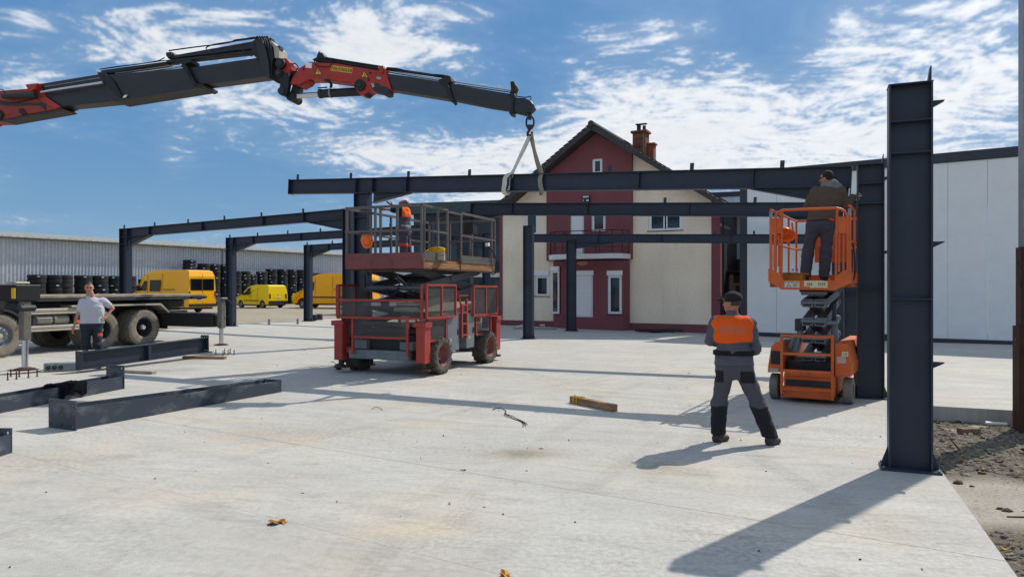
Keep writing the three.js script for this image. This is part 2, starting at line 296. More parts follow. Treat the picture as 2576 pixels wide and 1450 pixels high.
M.concNear = std({ color: 0xffffff, map: groundTex(...NEAR, 2048, 1300, concrete), roughness: .88, bumpMap: bumpFor(NEAR), bumpScale: .004 });
M.concFar = std({ color: 0xffffff, map: groundTex(...FAR, 2048, 1900, concrete), roughness: .88, bumpMap: bumpFor(FAR), bumpScale: .004 });

const RECTS = [[-22.3, 1.14, -9, 29.3], [1.14, 15, 12, 29.3]];   // u0,u1,v0,v1
const uvOf = (X, d) => [UC * X - US * d, US * X + UC * d];
const inSlab = (u, v, m = 0) => RECTS.some((r) => u > r[0] - m && u < r[1] + m && v > r[2] - m && v < r[3] + m);
function clipHalf(P, a, b, c) { const out = []; for (let i = 0; i < P.length; i++) { const p = P[i], q = P[(i + 1) % P.length], fp = a * p[0] + b * p[1] - c, fq = a * q[0] + b * q[1] - c; if (fp <= 0) out.push(p); if ((fp < 0 && fq > 0) || (fp > 0 && fq < 0)) { const t = fp / (fp - fq); out.push([p[0] + (q[0] - p[0]) * t, p[1] + (q[1] - p[1]) * t]); } } return out; }
{
  const slab = new THREE.Group(); slab.name = 'concrete_slab'; slab.userData.kind = 'structure'; scene.add(slab);
  const joints = [-30, -8, 3.62, 5.46, 10.9, 16.4, 21.9, 27.4, 32.9, 38.4, 60], gap = .0045;
  for (let i = 0; i + 1 < joints.length; i++) for (let k = -8; k < 9; k++) {
    const gp = (j) => Math.abs(j - 3.62) < .01 ? .0014 : j === 5.46 ? .0035 : gap, n0 = joints[i] + gp(joints[i]), n1 = joints[i + 1] - gp(joints[i + 1]), t0 = k * 5.5, t1 = t0 + 5.5, pos = [], uvp = []; let box = [1e9, -1e9, 1e9, -1e9];
    for (const R of RECTS) {
      const rect = [[R[0], R[2]], [R[1], R[2]], [R[1], R[3]], [R[0], R[3]]].map(([u, v]) => [WX(u, v), WD(u, v)]);
      let P = rect; P = clipHalf(P, JN[0], JN[1], n1); P = clipHalf(P, -JN[0], -JN[1], -n0); P = clipHalf(P, JD[0], JD[1], t1); P = clipHalf(P, -JD[0], -JD[1], -t0);
      if (P.length < 3) continue;
      for (let a = Math.floor(n0); a < n1; a += 1.5) for (let c = t0; c < t1 - .01; c += 1.375) {
        let Q = clipHalf(clipHalf(clipHalf(clipHalf(P, JN[0], JN[1], Math.min(n1, a + 1.5)), -JN[0], -JN[1], -Math.max(a, n0)), JD[0], JD[1], c + 1.375), -JD[0], -JD[1], -c);
        if (Q.length < 3) continue;
        const W3 = Q.map((q) => [q[0], gh(q[0], q[1]), -q[1]]);
        let area = 0; for (let m = 0; m < Q.length; m++) { const p = Q[m], q = Q[(m + 1) % Q.length]; area += p[0] * q[1] - q[0] * p[1]; }
        if (area < 0) { W3.reverse(); Q = Q.slice().reverse(); }
        for (let m = 1; m + 1 < Q.length; m++) pos.push(...W3[0], ...W3[m], ...W3[m + 1]);
        for (let m = 0; m < Q.length; m++) { // skirts on the outer edges and joints
          const p = Q[m], q = Q[(m + 1) % Q.length], [pu, pv] = uvOf(...p), [qu, qv] = uvOf(...q), on = (f) => Math.abs(f(p)) < 1e-4 && Math.abs(f(q)) < 1e-4;
          const edge = on((z) => JN[0] * z[0] + JN[1] * z[1] - n0) || on((z) => JN[0] * z[0] + JN[1] * z[1] - n1) || (!inSlab((pu + qu) / 2 + .02, (pv + qv) / 2) || !inSlab((pu + qu) / 2 - .02, (pv + qv) / 2) || !inSlab((pu + qu) / 2, (pv + qv) / 2 + .02));
          if (!edge) continue; const A = W3[m], Bq = W3[(m + 1) % Q.length], D = .24;
          pos.push(A[0], A[1], A[2], A[0], A[1] - D, A[2], Bq[0], Bq[1], Bq[2], Bq[0], Bq[1], Bq[2], A[0], A[1] - D, A[2], Bq[0], Bq[1] - D, Bq[2]);
        }
        for (const q of Q) { box = [Math.min(box[0], q[0]), Math.max(box[1], q[0]), Math.min(box[2], q[1]), Math.max(box[3], q[1])]; }
      }
    }
    if (!pos.length) continue;
    const near = box[0] > NEAR[0] && box[1] < NEAR[1] && box[2] > NEAR[2] - 1.2 && box[3] < NEAR[3], T = near ? NEAR : FAR;
    for (let m = 0; m < pos.length; m += 3) uvp.push((pos[m] - T[0]) / (T[1] - T[0]), (-pos[m + 2] - T[2]) / (T[3] - T[2]));
    const g = new THREE.BufferGeometry(); g.setAttribute('position', new THREE.Float32BufferAttribute(pos, 3)); g.setAttribute('uv', new THREE.Float32BufferAttribute(uvp, 2)); g.computeVertexNormals();
    const o = shade(new THREE.Mesh(g, near ? M.concNear : M.concFar)); o.name = 'concrete_bay'; slab.add(o);
  }
}
// height of the ground that is not slab
function earth(u, v) {
  const X = WX(u, v), d = WD(u, v), g = gh(X, d);
  if (u > 1.16 && v < 12 && v > -9) { const e = sm(1.16, 2.0, u); return g - .05 - .17 * sm(8.2, 11.4, v) + e * (.035 * fbm(u * 1.7, v * 1.7, 4) + .16 * sm(3.1, 4.6, u) * sm(7, 9.5, v)); }
  if (inSlab(u, v, .0)) return g - .17;
  return g - .035 + .02 * fbm(u * .6, v * .6, 3);
}
{
  const axis = (a, b, st, far) => { const L = []; for (const f of far) if (-f < a) L.push(-f); L.sort((p, q) => p - q); for (let x = a; x <= b + 1e-6; x += st) L.push(x); for (const f of far.slice().sort((p, q) => p - q)) if (f > b) L.push(f); return L; };
  const us = axis(-34, 20, .36, [2500, 900, 400, 200, 120, 80, 60, 45, 38]), vs = axis(-10, 34, .36, [2500, 900, 400, 240, 150, 110, 90, 75, 60, 50, 42, 37]);
  const N = us.length, pos = [], uvp = [], idx = [];
  for (const v of vs) for (const u of us) { pos.push(WX(u, v), earth(u, v), -WD(u, v)); uvp.push(u / 9, v / 9); }
  for (let j = 0; j + 1 < vs.length; j++) for (let i = 0; i + 1 < N; i++) { const a = j * N + i; idx.push(a, a + 1, a + N, a + 1, a + N + 1, a + N); }
  const g = new THREE.BufferGeometry(); g.setAttribute('position', new THREE.Float32BufferAttribute(pos, 3)); g.setAttribute('uv', new THREE.Float32BufferAttribute(uvp, 2)); g.setIndex(idx); g.computeVertexNormals();
  const t = tex2(1536, 1536, (x, y) => { const X = x / 1536 * 9, Y = y / 1536 * 9; const a = fbm(X * .8, Y * .8, 5, .6), f = n2(X * 22, Y * 22) + n2(X * 47, Y * 47); const L = 150 + 22 * a + 14 * f; const w = sm(-.3, .5, fbm(X * .5 + 9, Y * .5, 3)); return [c8(L + 6 * w), c8(L - 8 - 3 * w), c8(L - 26 - 12 * w)]; });
  M.earth = std({ color: 0xffffff, map: t, roughness: .97, bumpMap: bumpFine, bumpScale: .01 });
  struct('gravel_yard', g, M.earth);
}
// bare soil and sand in the strip beside the slab
{
  const u0 = 1.145, u1 = 9.5, v0 = -4, v1 = 11.995, nu = 60, nv = 110, pos = [], uvp = [], idx = [];
  for (let j = 0; j <= nv; j++) for (let i = 0; i <= nu; i++) { const u = lerp(u0, u1, i / nu), v = lerp(v0, v1, j / nv); pos.push(WX(u, v), earth(Math.max(u, 1.17), v) + .006, -WD(u, v)); uvp.push(i / nu, j / nv); }
  for (let j = 0; j < nv; j++) for (let i = 0; i < nu; i++) { const a = j * (nu + 1) + i; idx.push(a, a + 1, a + nu + 1, a + 1, a + nu + 2, a + nu + 1); }
  const g = new THREE.BufferGeometry(); g.setAttribute('position', new THREE.Float32BufferAttribute(pos, 3)); g.setAttribute('uv', new THREE.Float32BufferAttribute(uvp, 2)); g.setIndex(idx); g.computeVertexNormals();
  const t = tex2(900, 1600, (x, y) => { const u = lerp(u0, u1, x / 900), v = lerp(v0, v1, y / 1600), e = .7 * fbm(u * 1.1, v * 1.1 + 5, 4); const sand = sm(5.9, 6.5, v + e * .5) * (1 - sm(7.4, 8.1, v + e * .5)), f = n2(u * 31, v * 31) + .8 * n2(u * 70, v * 70), m = fbm(u * 3, v * 3, 4); const L = lerp(92, 168, sand * .9) + 14 * m + 15 * f; return [c8(L + 5), c8(L - 5), c8(L - 20)]; }); t.wrapS = t.wrapT = THREE.ClampToEdgeWrapping;
  const bm = concBump.clone(); bm.repeat.set(5, 10); bm.needsUpdate = true; struct('bare_soil', g, std({ color: 0xffffff, map: t, roughness: .97, bumpMap: bm, bumpScale: .015 }));
}
// loose rubble in the strip beside the slab: broken stone, too much to count
{
  const geo = new THREE.IcosahedronGeometry(1, 0); const p = geo.attributes.position; for (let i = 0; i < p.count; i++) { const s = .72 + .5 * (0.5 + .5 * h2(Math.round(p.getX(i) * 7 + 50), Math.round(p.getY(i) * 9 + p.getZ(i) * 13 + 60))); p.setXYZ(i, p.getX(i) * s, p.getY(i) * s, p.getZ(i) * s); } geo.computeVertexNormals();
  const n = 38000, im = new THREE.InstancedMesh(geo, std({ color: 0xffffff, roughness: .95 }), n), o = new THREE.Object3D(), c = new THREE.Color();
  for (let i = 0; i < n; i++) {
    const u = 1.2 + Math.pow(rnd(), 1.25) * 6.3, v = rr(1.5, 11.95), near = sm(8.3, 6.6, v), patch = fbm(u * 1.3, v * 1.3 + 4, 3);
    const pale = sm(5.9, 6.5, v + .3 * patch) * (1 - sm(7.4, 8.1, v + .3 * patch)), s = (pale > .4 ? .35 : 1) * lerp(.006, .042, Math.pow(rnd(), 3.4)) * .95;
    o.position.set(WX(u, v), earth(u, v) + s * .2, -WD(u, v)); o.rotation.set(rr(-.5, .5), rnd() * 6, rr(-.5, .5)); o.scale.set(s * rr(.7, 1.5), s * rr(.22, .6), s * rr(.7, 1.4)); o.updateMatrix(); im.setMatrixAt(i, o.matrix);
    const k = rr(.06, .21) + pale * .22; c.setRGB(k * rr(1.1, 1.34), k, k * rr(.6, .82)); im.setColorAt(i, c);
  }
  im.name = 'rubble_stones'; im.userData = { kind: 'stuff', label: 'broken brown and grey rubble stones beside the concrete slab', category: 'rubble' }; shade(im); scene.add(im);
}
// fine grit scattered on the slab
{
  const geo = new THREE.TetrahedronGeometry(1, 0), n = 520, im = new THREE.InstancedMesh(geo, std({ color: 0xffffff, roughness: .95 }), n), o = new THREE.Object3D(), c = new THREE.Color();
  for (let i = 0; i < n; i++) { let u, v; do { u = rr(-14, 1.0); v = 2.5 + Math.pow(rnd(), 1.4) * 26; } while (false); const s = lerp(.003, .014, Math.pow(rnd(), 2.5)), X = WX(u, v), d = WD(u, v); o.position.set(X, gh(X, d) + s * .3, -d); o.rotation.set(rnd() * 6, rnd() * 6, rnd() * 6); o.scale.set(s * 1.4, s * .8, s); o.updateMatrix(); im.setMatrixAt(i, o.matrix); const k = rr(.03, .2); c.setRGB(k * 1.1, k, k * .85); im.setColorAt(i, c); }
  im.name = 'grit'; im.userData = { kind: 'stuff', label: 'fine dark grit scattered over the concrete slab', category: 'grit' }; shade(im); scene.add(im);
}
// ------------------------------------------------------------ steel frames
const cleatGeo = (() => { const g = join([bb(-.035, .035, 0, .13, -.004, .004), bb(-.035, .035, 0, .008, -.055, -.0045)]); return g; })();
const boltGeo = cyl([0, 0, 0], [0, .018, 0], .014, .014, 6);
function cleat(parent, pos, rot) { const o = part(parent, 'purlin_cleat', xf(cleatGeo, pos, rot), M.steel); return o; }
// upright I section on a base plate with gussets; web along u
function steelColumn(u, v, top, opt, label, group) {
  const { d = .36, b = .2, name = 'steel_column', cleats = [], stiff = [], topCleat = false, plinth = true } = opt;
  const y0 = ghUV(u, v), H = top - y0, t = thing(name, label, 'column', grid(u, v, y0), UA, group);
  const sec = iSec(H - .022, d, b, .010, .016); sec.rotateZ(Math.PI / 2); sec.translate(0, .022, 0); part(t, 'section', sec, M.steel);
  part(t, 'base_plate', cb(-d / 2 - .07, d / 2 + .07, 0, .021, -b / 2 - .05, b / 2 + .05, .003), M.steel);
  for (const s of [-1, 1]) {
    const e = s * (d / 2 + .001); part(t, 'gusset', poly(s > 0 ? [[e, .022], [e + .062, .022], [e + .05, .07], [e, .21]] : [[e, .022], [e, .21], [e - .05, .07], [e - .062, .022]], -.006, .006), M.steel);
    for (const z of [-1, 1]) { part(t, 'anchor_nut', xf(boltGeo, [s * (d / 2 + .045), .021, z * (b / 2 + .024)]), M.bolt); }
  }
  for (const h of stiff) for (const z of [-1, 1]) part(t, 'stiffener', bb(-d / 2 + .017, d / 2 - .017, h - .006, h + .006, z * .006, z * (b / 2 - .003)), M.steel);
  part(t, 'cap_plate', bb(-d / 2 - .004, d / 2 + .004, H + .0005, H + .0105, -b / 2 - .004, b / 2 + .004), M.steel);
  for (const h of cleats) { const g = join([poly([[0, 0], [.10, .052], [.10, .06], [0, .06]], -.035, .035)]); part(t, 'purlin_cleat', xf(g, [d / 2 + .001, h, 0]), M.steel); }
  if (topCleat) part(t, 'top_cleat', xf(poly([[0, 0], [.03, 0], [.03, .15], [.022, .15]], -.05, .05), [d / 2 - .036, H + .011, 0]), M.steel);
  return t;
}
const hRight = [.95, 1.98, 3.06];
steelColumn(.87, 7.71, 3.645, { d: .365, b: .2, cleats: [.97, 2.10, 3.42], stiff: [1.62, 3.0, 3.3], topCleat: true }, 'tall free-standing dark blue steel column at the slab corner beside the rubble', 'steel columns of the right row');
steelColumn(.87, 12.51, 3.655, { d: .38, b: .24, cleats: [.95, 2.25, 3.40], stiff: [1.72, 3.05, 3.36], topCleat: true }, 'dark blue steel column behind the orange scissor lift, next to the hanging rafter end', 'steel columns of the right row');
steelColumn(.87, 17.31, 3.63, { d: .38, b: .24, cleats: [.95, 2.25], stiff: [1.6, 3.3] }, 'dark blue steel column second behind the orange scissor lift carrying the middle rafter', 'steel columns of the right row');
steelColumn(.87, 22.11, 3.60, { d: .38, b: .24, stiff: [1.6, 3.3] }, 'dark blue steel column third behind the orange scissor lift', 'steel columns of the right row');
steelColumn(.87, 26.9, 3.58, { d: .38, b: .24, stiff: [1.6] }, 'dark blue steel column close to the white panel building carrying the far rafter', 'steel columns of the right row');
const M0 = -8.62;
steelColumn(-9.25, 13.4, 3.835, { d: .36, b: .19, stiff: [1.6, 3.3] }, 'dark blue steel column behind the red scissor lift, under the hanging rafter', 'steel columns of the middle row');
steelColumn(M0, 17.31, 3.64, { d: .36, b: .19 }, 'dark blue steel column hidden behind the red scissor lift platform', 'steel columns of the middle row');
steelColumn(M0 - .06, 22.11, 3.80, { d: .33, b: .19, stiff: [1.86] }, 'lone dark blue steel column without a rafter before the cream house', 'steel columns of the middle row');
steelColumn(M0 - .12, 26.9, 3.62, { d: .36, b: .19, stiff: [1.86] }, 'dark blue steel column with a haunch before the bay of the house', 'steel columns of the middle row');
for (const [v, lab, top] of [[17.31, 'dark blue steel column joining the left rafter beside the red scissor lift', 4.02], [22.11, 'dark blue steel column of the second left frame behind the red scissor lift', 4.0], [26.9, 'dark blue steel column of the third left frame behind the red scissor lift', 4.0]]) steelColumn(-12.45, v, top, { d: .30, b: .19 }, lab, 'steel columns of the inner left row');
const leftTop = [3.75, 3.76, 3.74];
[[17.31, 'dark blue steel column standing behind the flatbed truck'], [22.11, 'dark blue steel column between the yellow delivery van and the small yellow van'], [26.9, 'dark blue steel column in front of the far yellow van with a drum at its foot']].forEach(([v, lab], i) => steelColumn(-21.6, v, leftTop[i], { d: .36, b: .22, stiff: [3.1] }, lab, 'steel columns of the left row'));

// rafter: I section from (u0,y0) to (u1,y1) at row v (top edge heights)
function rafter(v, u0, y0, u1, y1, opt, label) {
  const { h = .32, b = .17, cleats = [], stiff = [], haunch = [], ends = [true, true], turn = 0 } = opt;
  const run = (u1 - u0) / Math.cos(turn), L = Math.hypot(run, y1 - y0), sl = Math.atan2(y1 - y0, run);
  const t = thing('steel_rafter', label, 'rafter', grid(u0, v, y0), UA + turn, 'steel roof rafters'); t.rotation.z = sl;
  const s = iSec(L, h, b); s.translate(0, -h / 2, 0); part(t, 'section', s, M.steel);
  for (const q of stiff) for (const z of [-1, 1]) part(t, 'stiffener', bb(q - .005, q + .005, -h + .015, -.015, z * .0055, z * (b / 2 - .003)), M.steel);
  for (const q of cleats) { const o = part(t, 'purlin_cleat', xf(cleatGeo, [q, .001, 0], [0, 0, 0]), M.steel); for (const s2 of [-1, 1]) part(o, 'bolt', cyl([q, .06 + .04 * s2, -.012], [q, .06 + .04 * s2, .012], .008, .008, 6), M.bolt); }
  for (const [q, len, dep, dir] of haunch) { // haunch deepening towards q
    const x1 = q, x0 = q - dir * len; part(t, 'haunch_web', poly(dir > 0 ? [[x0, -h - .001], [x1, -h - dep], [x1, -h - .001]] : [[x1, -h - .001], [x1, -h - dep], [x0, -h - .001]], -.006, .006), M.steel);
    part(t, 'haunch_flange', bar([x0, -h - .006, 0], [x1, -h - dep - .006, 0], b, .012), M.steel);
  }
  const dep = (e) => { const k = haunch.find((q) => Math.abs(q[0] - e) < .05); return k ? k[2] + .03 : .0; };
  if (ends[0]) { const e = part(t, 'end_plate', bb(-.0145, -.0005, -h - dep(0) - .01, .012, -b / 2 - .006, b / 2 + .006), M.steel); for (const q of [.3, .6, .9]) for (const z of [-1, 1]) part(e, 'bolt', cyl([-.028, -h * q, z * .05], [-.014, -h * q, z * .05], .013, .013, 6), M.bolt); }
  if (ends[1]) part(t, 'end_plate', bb(L + .0005, L + .0145, -h - dep(L) - .01, .012, -b / 2 - .006, b / 2 + .006), M.steel);
  return t;
}
// positions along a rafter from photo columns
const uAt = (px, v) => { const r = (px - CX) / F; return (r * UC * v - US * v) / (UC + r * US); };
{
  const turn = -.0897, u0 = -11.4, u1 = .60, v = 12.51 + .09 * (u1 - u0), PR = vplane(WX(u0, v), WD(u0, v), UA + turn), X = (px) => PR(px, 0)[0];
  rafter(v, u0, 4.30, u1, 3.655, { turn, h: .335, cleats: [748, 882, 1027, 1181, 1365, 1535, 1742, 1970].map(X), stiff: [900, 942, 1027, 1290, 1612, 1900].map(X), haunch: [[X(942) - .005, .98, .21, -1], [(u1 - u0) / Math.cos(turn), 1.5, .29, 1]] }, 'long dark rafter hanging in slings from the crane, its left end free');
}
{ const v = 17.31, u0 = M0 + .19, u1 = .66, X = (px) => uAt(px, v) - u0; rafter(v, u0, 4.02, u1, 3.615, { h: .32, cleats: [1280, 1471, 1673, 1900].map(X).concat([1.0]), stiff: [1290, 1480, 1735].map(X), haunch: [[0, .9, .2, -1], [u1 - u0, 1.2, .26, 1]] }, 'dark rafter crossing the house front at eaves height behind the hanging one'); }
{ const v = 26.9, u0 = -10.75, u1 = .66, X = (px) => uAt(px, v) - u0; rafter(v, u0, 3.93, u1, 3.585, { h: .33, cleats: [1420, 1510, 1798, 1897].map(X).concat([.4]), stiff: [1505, 1665, 1840].map(X), haunch: [[X(1447), 1.6, .24, -1]] }, 'lowest dark rafter crossing in front of the house balcony'); }
{ const rows = [[17.31, 4.04, 3.755, 'dark rafter rising from behind the flatbed truck to the red scissor lift'], [22.11, 3.98, 3.765, 'dark rafter of the second left frame above the small yellow van'], [26.9, 3.96, 3.745, 'dark rafter of the third left frame above the far yellow van']];
  for (const [v, yr, yl, lab] of rows) rafter(v, -21.78, yl, -12.61, yr, { h: .30, cleats: [.12, 1.55, 3.05, 4.6, 6.1, 7.7], stiff: [1.35, 3.7, 6.2, 7.75], haunch: [[.37, 1.0, .30, -1], [9.17, 1.3, .30, 1]], ends: [false, true] }, lab); }
// ------------------------------------------------------------ house with a maroon centre
const rectP = (P, x0, y0, x1, y1) => { const a = P((x0 + x1) / 2 * 0 + x0, y1), b = P(x1, y0), m = (P(x0, y0)[1] + b[1]) / 2, l = (a[1] + P(x1, y1)[1]) / 2; return [a[0], l, b[0], m]; }; // s0,y0,s1,y1
function windowUnit(parent, r, z, { n = 1, shutter = 0, box = false, sill = true, open = false, glass = M.winGlass } = {}) {
  const [s0, y0, s1, y1] = r, f = .065, top = box ? y1 - .2 : y1;
  const w = part(parent, 'window', [bb(s0, s0 + f, y0, top, z - .10, z - .03), bb(s1 - f, s1, y0, top, z - .10, z - .03), bb(s0 + f, s1 - f, y0, y0 + f, z - .10, z - .03), bb(s0 + f, s1 - f, top - f, top, z - .10, z - .03)], M.pvc);
  if (box) part(w, 'shutter_box', cb(s0 - .03, s1 + .03, top + .001, y1, z - .10, z + .06, .02), M.pvc);
  const W = (s1 - s0 - f) / n;
  for (let i = 0; i < n; i++) {
    const a = s0 + f / 2 + i * W + .012, b = a + W - .024, k = .05;
    part(w, 'sash', [bb(a + .02, a + .02 + k, y0 + f * .6, top - f * .6, z - .085, z - .02), bb(b - .02 - k, b - .02, y0 + f * .6, top - f * .6, z - .085, z - .02), bb(a + .02 + k, b - .02 - k, y0 + f * .6, y0 + f * .6 + k, z - .085, z - .02), bb(a + .02 + k, b - .02 - k, top - f * .6 - k, top - f * .6, z - .085, z - .02)], M.pvc);
    part(w, 'pane', bb(a + .02 + k, b - .02 - k, y0 + f * .6 + k, top - f * .6 - k, z - .06, z - .05), glass);
  }
  if (shutter) { const yb = lerp(top, y0, shutter); let y = top - .02; while (y - .055 > yb) { part(w, 'shutter_slat', cb(s0 + f + .003, s1 - f - .003, y - .052, y, z - .045, z - .005, .008), M.pvc); y -= .0545; } }
  if (sill) part(w, 'sill', cb(s0 - .05, s1 + .05, y0 - .035, y0 - .002, z - .1, z + .06, .008), M.darkGrey);
  return w;
}
{
  const HA = -27 * Math.PI / 180, P = vplane(8.0, 27.8, HA), house = P.place(thing('house', 'two storey cream house with maroon centre, bay and dark gable roof', 'house'), 0);
  const S = (px) => P(px, 725)[0], R = (x0, y0, x1, y1) => rectP(P, x0, y0, x1, y1);
  const sL = S(1257), sR = S(1812), rL = S(1378), rR = S(1592), gy0 = -.1;
  const apex = P(1502, 336), eL = P(1290, 512), eR = P(1800, 500);
  const roofY = (s) => s < apex[0] ? lerp(eL[1], apex[1], (s - eL[0]) / (apex[0] - eL[0])) : lerp(apex[1], eR[1], (s - apex[0]) / (eR[0] - apex[0]));
  const rc = (r) => [[r[0], r[1]], [r[2], r[1]], [r[2], r[3]], [r[0], r[3]]];
  const wL2 = R(1320, 520, 1353, 590), wR2 = R(1631, 512, 1716, 579), wLg = R(1345, 682, 1380, 744), attic = R(1492, 400, 1518, 437), door2 = R(1437, 520, 1472, 640), win2 = R(1490, 512, 1526, 582);
  const aW = S(1394), bW = S(1580), yB = P(1480, 654)[1];
  // cream walls left and right of the maroon centre, gable behind it
  part(house, 'wall', poly([[sL + .14, .3], [aW, .3], [aW, yB], [rL, yB], [rL, roofY(rL) - .02], [sL + .14, roofY(sL + .14) - .02]], -.3, 0, 0, [rc(wL2), rc(wLg)]), M.cream, false, 'cream rendered wall left of the bay');
  part(house, 'wall', poly([[rR, yB], [bW, yB], [bW, .3], [sR - .34, .3], [sR - .34, roofY(sR - .34) - .02], [rR, roofY(rR) - .02]], -.3, 0, 0, [rc(wR2)]), M.cream, false, 'cream rendered wall right of the bay');
  part(house, 'wall', poly([[aW, gy0], [bW, gy0], [bW, yB], [rR, yB], [rR, roofY(rR) - .02], [apex[0], apex[1] - .02], [rL, roofY(rL) - .02], [rL, yB], [aW, yB]], -.3, .0, 0, [rc(attic), rc(door2), rc(win2)]), M.maroon, false, 'maroon rendered centre wall');
  part(house, 'cladding', poly([[rL, yB], [rR, yB], [rR, roofY(rR) - .02], [apex[0], apex[1] - .02], [rL, roofY(rL) - .02]], .003, .16, 0, [rc(attic), rc(door2), rc(win2)]), M.maroon, false, 'projecting maroon centre panel under the gable');
  part(house, 'corner_strip', bb(sR - .338, sR, gy0, roofY(sR) - .05, -.31, .03), M.maroon); part(house, 'corner_strip', bb(sL, sL + .138, gy0, roofY(sL) - .05, -.31, .03), M.maroon);
  part(house, 'plinth', [bb(sL + .14, aW - .002, gy0, .297, -.29, .012)], M.maroon); part(house, 'plinth', [bb(bW + .002, sR - .34, gy0, .297, -.29, .012)], M.maroon);
  part(house, 'side_wall', bb(sR - .3, sR - .002, gy0, eR[1] - .2, -8, -.312), M.facade); part(house, 'side_wall', bb(sL + .002, sL + .3, gy0, eL[1] - .2, -8, -.312), M.cream); part(house, 'back_wall', poly([[sL, gy0], [sR, gy0], [sR, roofY(sR) - .05], [apex[0], apex[1] - .05], [sL, roofY(sL) - .05]], -8.3, -8.001), M.cream);
  windowUnit(house, wL2, -.02, { n: 1 }); windowUnit(house, wR2, -.02, { n: 2 }); windowUnit(house, wLg, -.02, { n: 1, box: true });
  windowUnit(house, attic, .12); windowUnit(house, win2, .12, {}); windowUnit(house, door2, .12, { shutter: .98, sill: false });
  // bay: five sided, with doors
  const zB = .62, c = .42, yb = -.1, yt = P(1480, 656)[1] - .01;
  const PB = vplane(8.0 + Math.sin(HA) * zB, 27.8 - Math.cos(HA) * zB, HA), doorC = rectP(PB, 1446, 680, 1491, 797), doorR = rectP(PB, 1528, 680, 1564, 789), k = 1;
  const sh = (r) => r, fL = PB(1411, 700)[0], fR = PB(1568, 700)[0];
  part(house, 'bay_front', poly([[fL, yb], [fR, yb], [fR, yt], [fL, yt]], zB - .22, zB, 0, [rc(sh(doorC)), rc(sh(doorR))]), M.maroon);
  { const g = bar([aW + .04, (yb + yt) / 2, .04], [fL + .06, (yb + yt) / 2, zB - .10], .14, yt - yb - .004); part(house, 'bay_side', g, M.maroon); part(house, 'bay_side', bar([fR - .06, (yb + yt) / 2, zB - .10], [bW + .02, (yb + yt) / 2, .04], .14, yt - yb - .004), M.maroon); }
  windowUnit(house, sh(doorC), zB - .02, { shutter: .99, box: true, sill: false }); windowUnit(house, sh(doorR), zB - .02, { box: true, glass: M.winGlass });
  { const y0 = P(1400, 787)[1], y1 = P(1400, 682)[1], a = V3(aW + .06, 0, .16), b = V3(fL - .02, 0, zB - .10); const mid = a.clone().add(b).multiplyScalar(.5), ang = Math.atan2(-(b.z - a.z), b.x - a.x), w = a.distanceTo(b) * .92; const f = new THREE.Group(); f.name = 'side_door'; f.position.set(mid.x - .05, 0, mid.z + .07); f.rotation.y = ang; house.add(f);
    part(f, 'frame', [bb(-w / 2, -w / 2 + .07, y0, y1, 0, .05), bb(w / 2 - .07, w / 2, y0, y1, 0, .05), bb(-w / 2 + .07, w / 2 - .07, y0, y0 + .07, 0, .05), bb(-w / 2 + .07, w / 2 - .07, y1 - .07, y1, 0, .05)], M.pvc); part(f, 'pane', bb(-w / 2 + .07, w / 2 - .07, y0 + .07, y1 - .07, .01, .02), M.winGlass); part(f, 'shutter_box', cb(-w / 2 - .03, w / 2 + .03, y1 + .002, y1 + .2, 0, .1, .02), M.pvc); }
  // balcony slab and railing
  const by0 = P(1480, 653)[1], by1 = P(1480, 641)[1], bl = S(1392), br = S(1588);
  { const g = poly([[bl - .05, 0], [bl + .1, .55], [bl + .5, .95], [br - .45, .95], [br - .12, .6], [br + .02, 0]].map(([x, z]) => [x, -z]), 0, by1 - by0, .02); g.rotateX(-Math.PI / 2); g.translate(0, by0, .161); const q = part(house, 'balcony_slab', g, M.panel); 
    const rail = [[bl + .0, .12], [bl + .14, .5], [bl + .52, .88], [br - .47, .88], [br - .16, .56], [br - .03, .12]].map(([x, z]) => [x, z + .16]);
    for (let h of [.28, .5, .72, .95]) part(q, 'rail', pipe(rail.map(([x, z]) => [x, by1 + h, z]), h > .9 ? .022 : .011, 6), M.rust);
    const post = (x, z) => part(q, 'rail_post', cyl([x, by1 - .005, z], [x, by1 + .95, z], .018, .018, 6), M.rust);
    for (const p of rail) post(...p); for (const f of [.14, .2, .5, .72, .78]) { const x = lerp(rail[2][0], rail[3][0], f); post(x, rail[2][1]); } }
  part(house, 'bare_patch', (() => { const [s, y] = P(1464, 663); const pts = []; for (let i = 0; i < 14; i++) { const a = i / 14 * 6.283; pts.push([PB(1464, 663)[0] + Math.cos(a) * .24 * rr(.8, 1.2), y + Math.sin(a) * .085 * rr(.8, 1.2)]); } return poly(pts, zB + .001, zB + .006); })(), std({ color: lin('#b8806a'), roughness: .95 }));
  { const [s, y] = P(1480, 501); const l = part(house, 'flood_light', [cb(s - .16, s + .16, y + .02, y + .13, .22, .3, .01), cb(s - .16, s + .16, y - .14, y - .02, .22, .3, .01), bb(s - .03, s + .03, y - .1, y + .1, .161, .22)], M.black); part(l, 'lens', bb(s - .13, s + .13, y + .04, y + .11, .301, .306), M.lampWhite); part(l, 'lens', bb(s - .13, s + .13, y - .12, y - .04, .301, .306), M.lampWhite); }
  // roof
  const oz = .75, zb = -8.6, th = .2;
  const A = P(1502, 320), L = P(1268, 520), Rr = P(1828, 512);
  const slope = (a, b) => { const dx = b[0] - a[0], dy = b[1] - a[1], len = Math.hypot(dx, dy), nx = dy / len, ny = -dx / len, s = ny < 0 ? 1 : -1; return poly([a, b, [b[0] + s * nx * th, b[1] + s * ny * th], [a[0] + s * nx * th, a[1] + s * ny * th]], zb, oz); };
  part(house, 'roof_slope', slope(A, L), M.roof); part(house, 'roof_slope', slope(A, Rr), M.roof);
  part(house, 'ridge_cap', cyl([A[0], A[1] + .01, zb], [A[0], A[1] + .01, oz + .03], .13, .13, 10), M.roof);
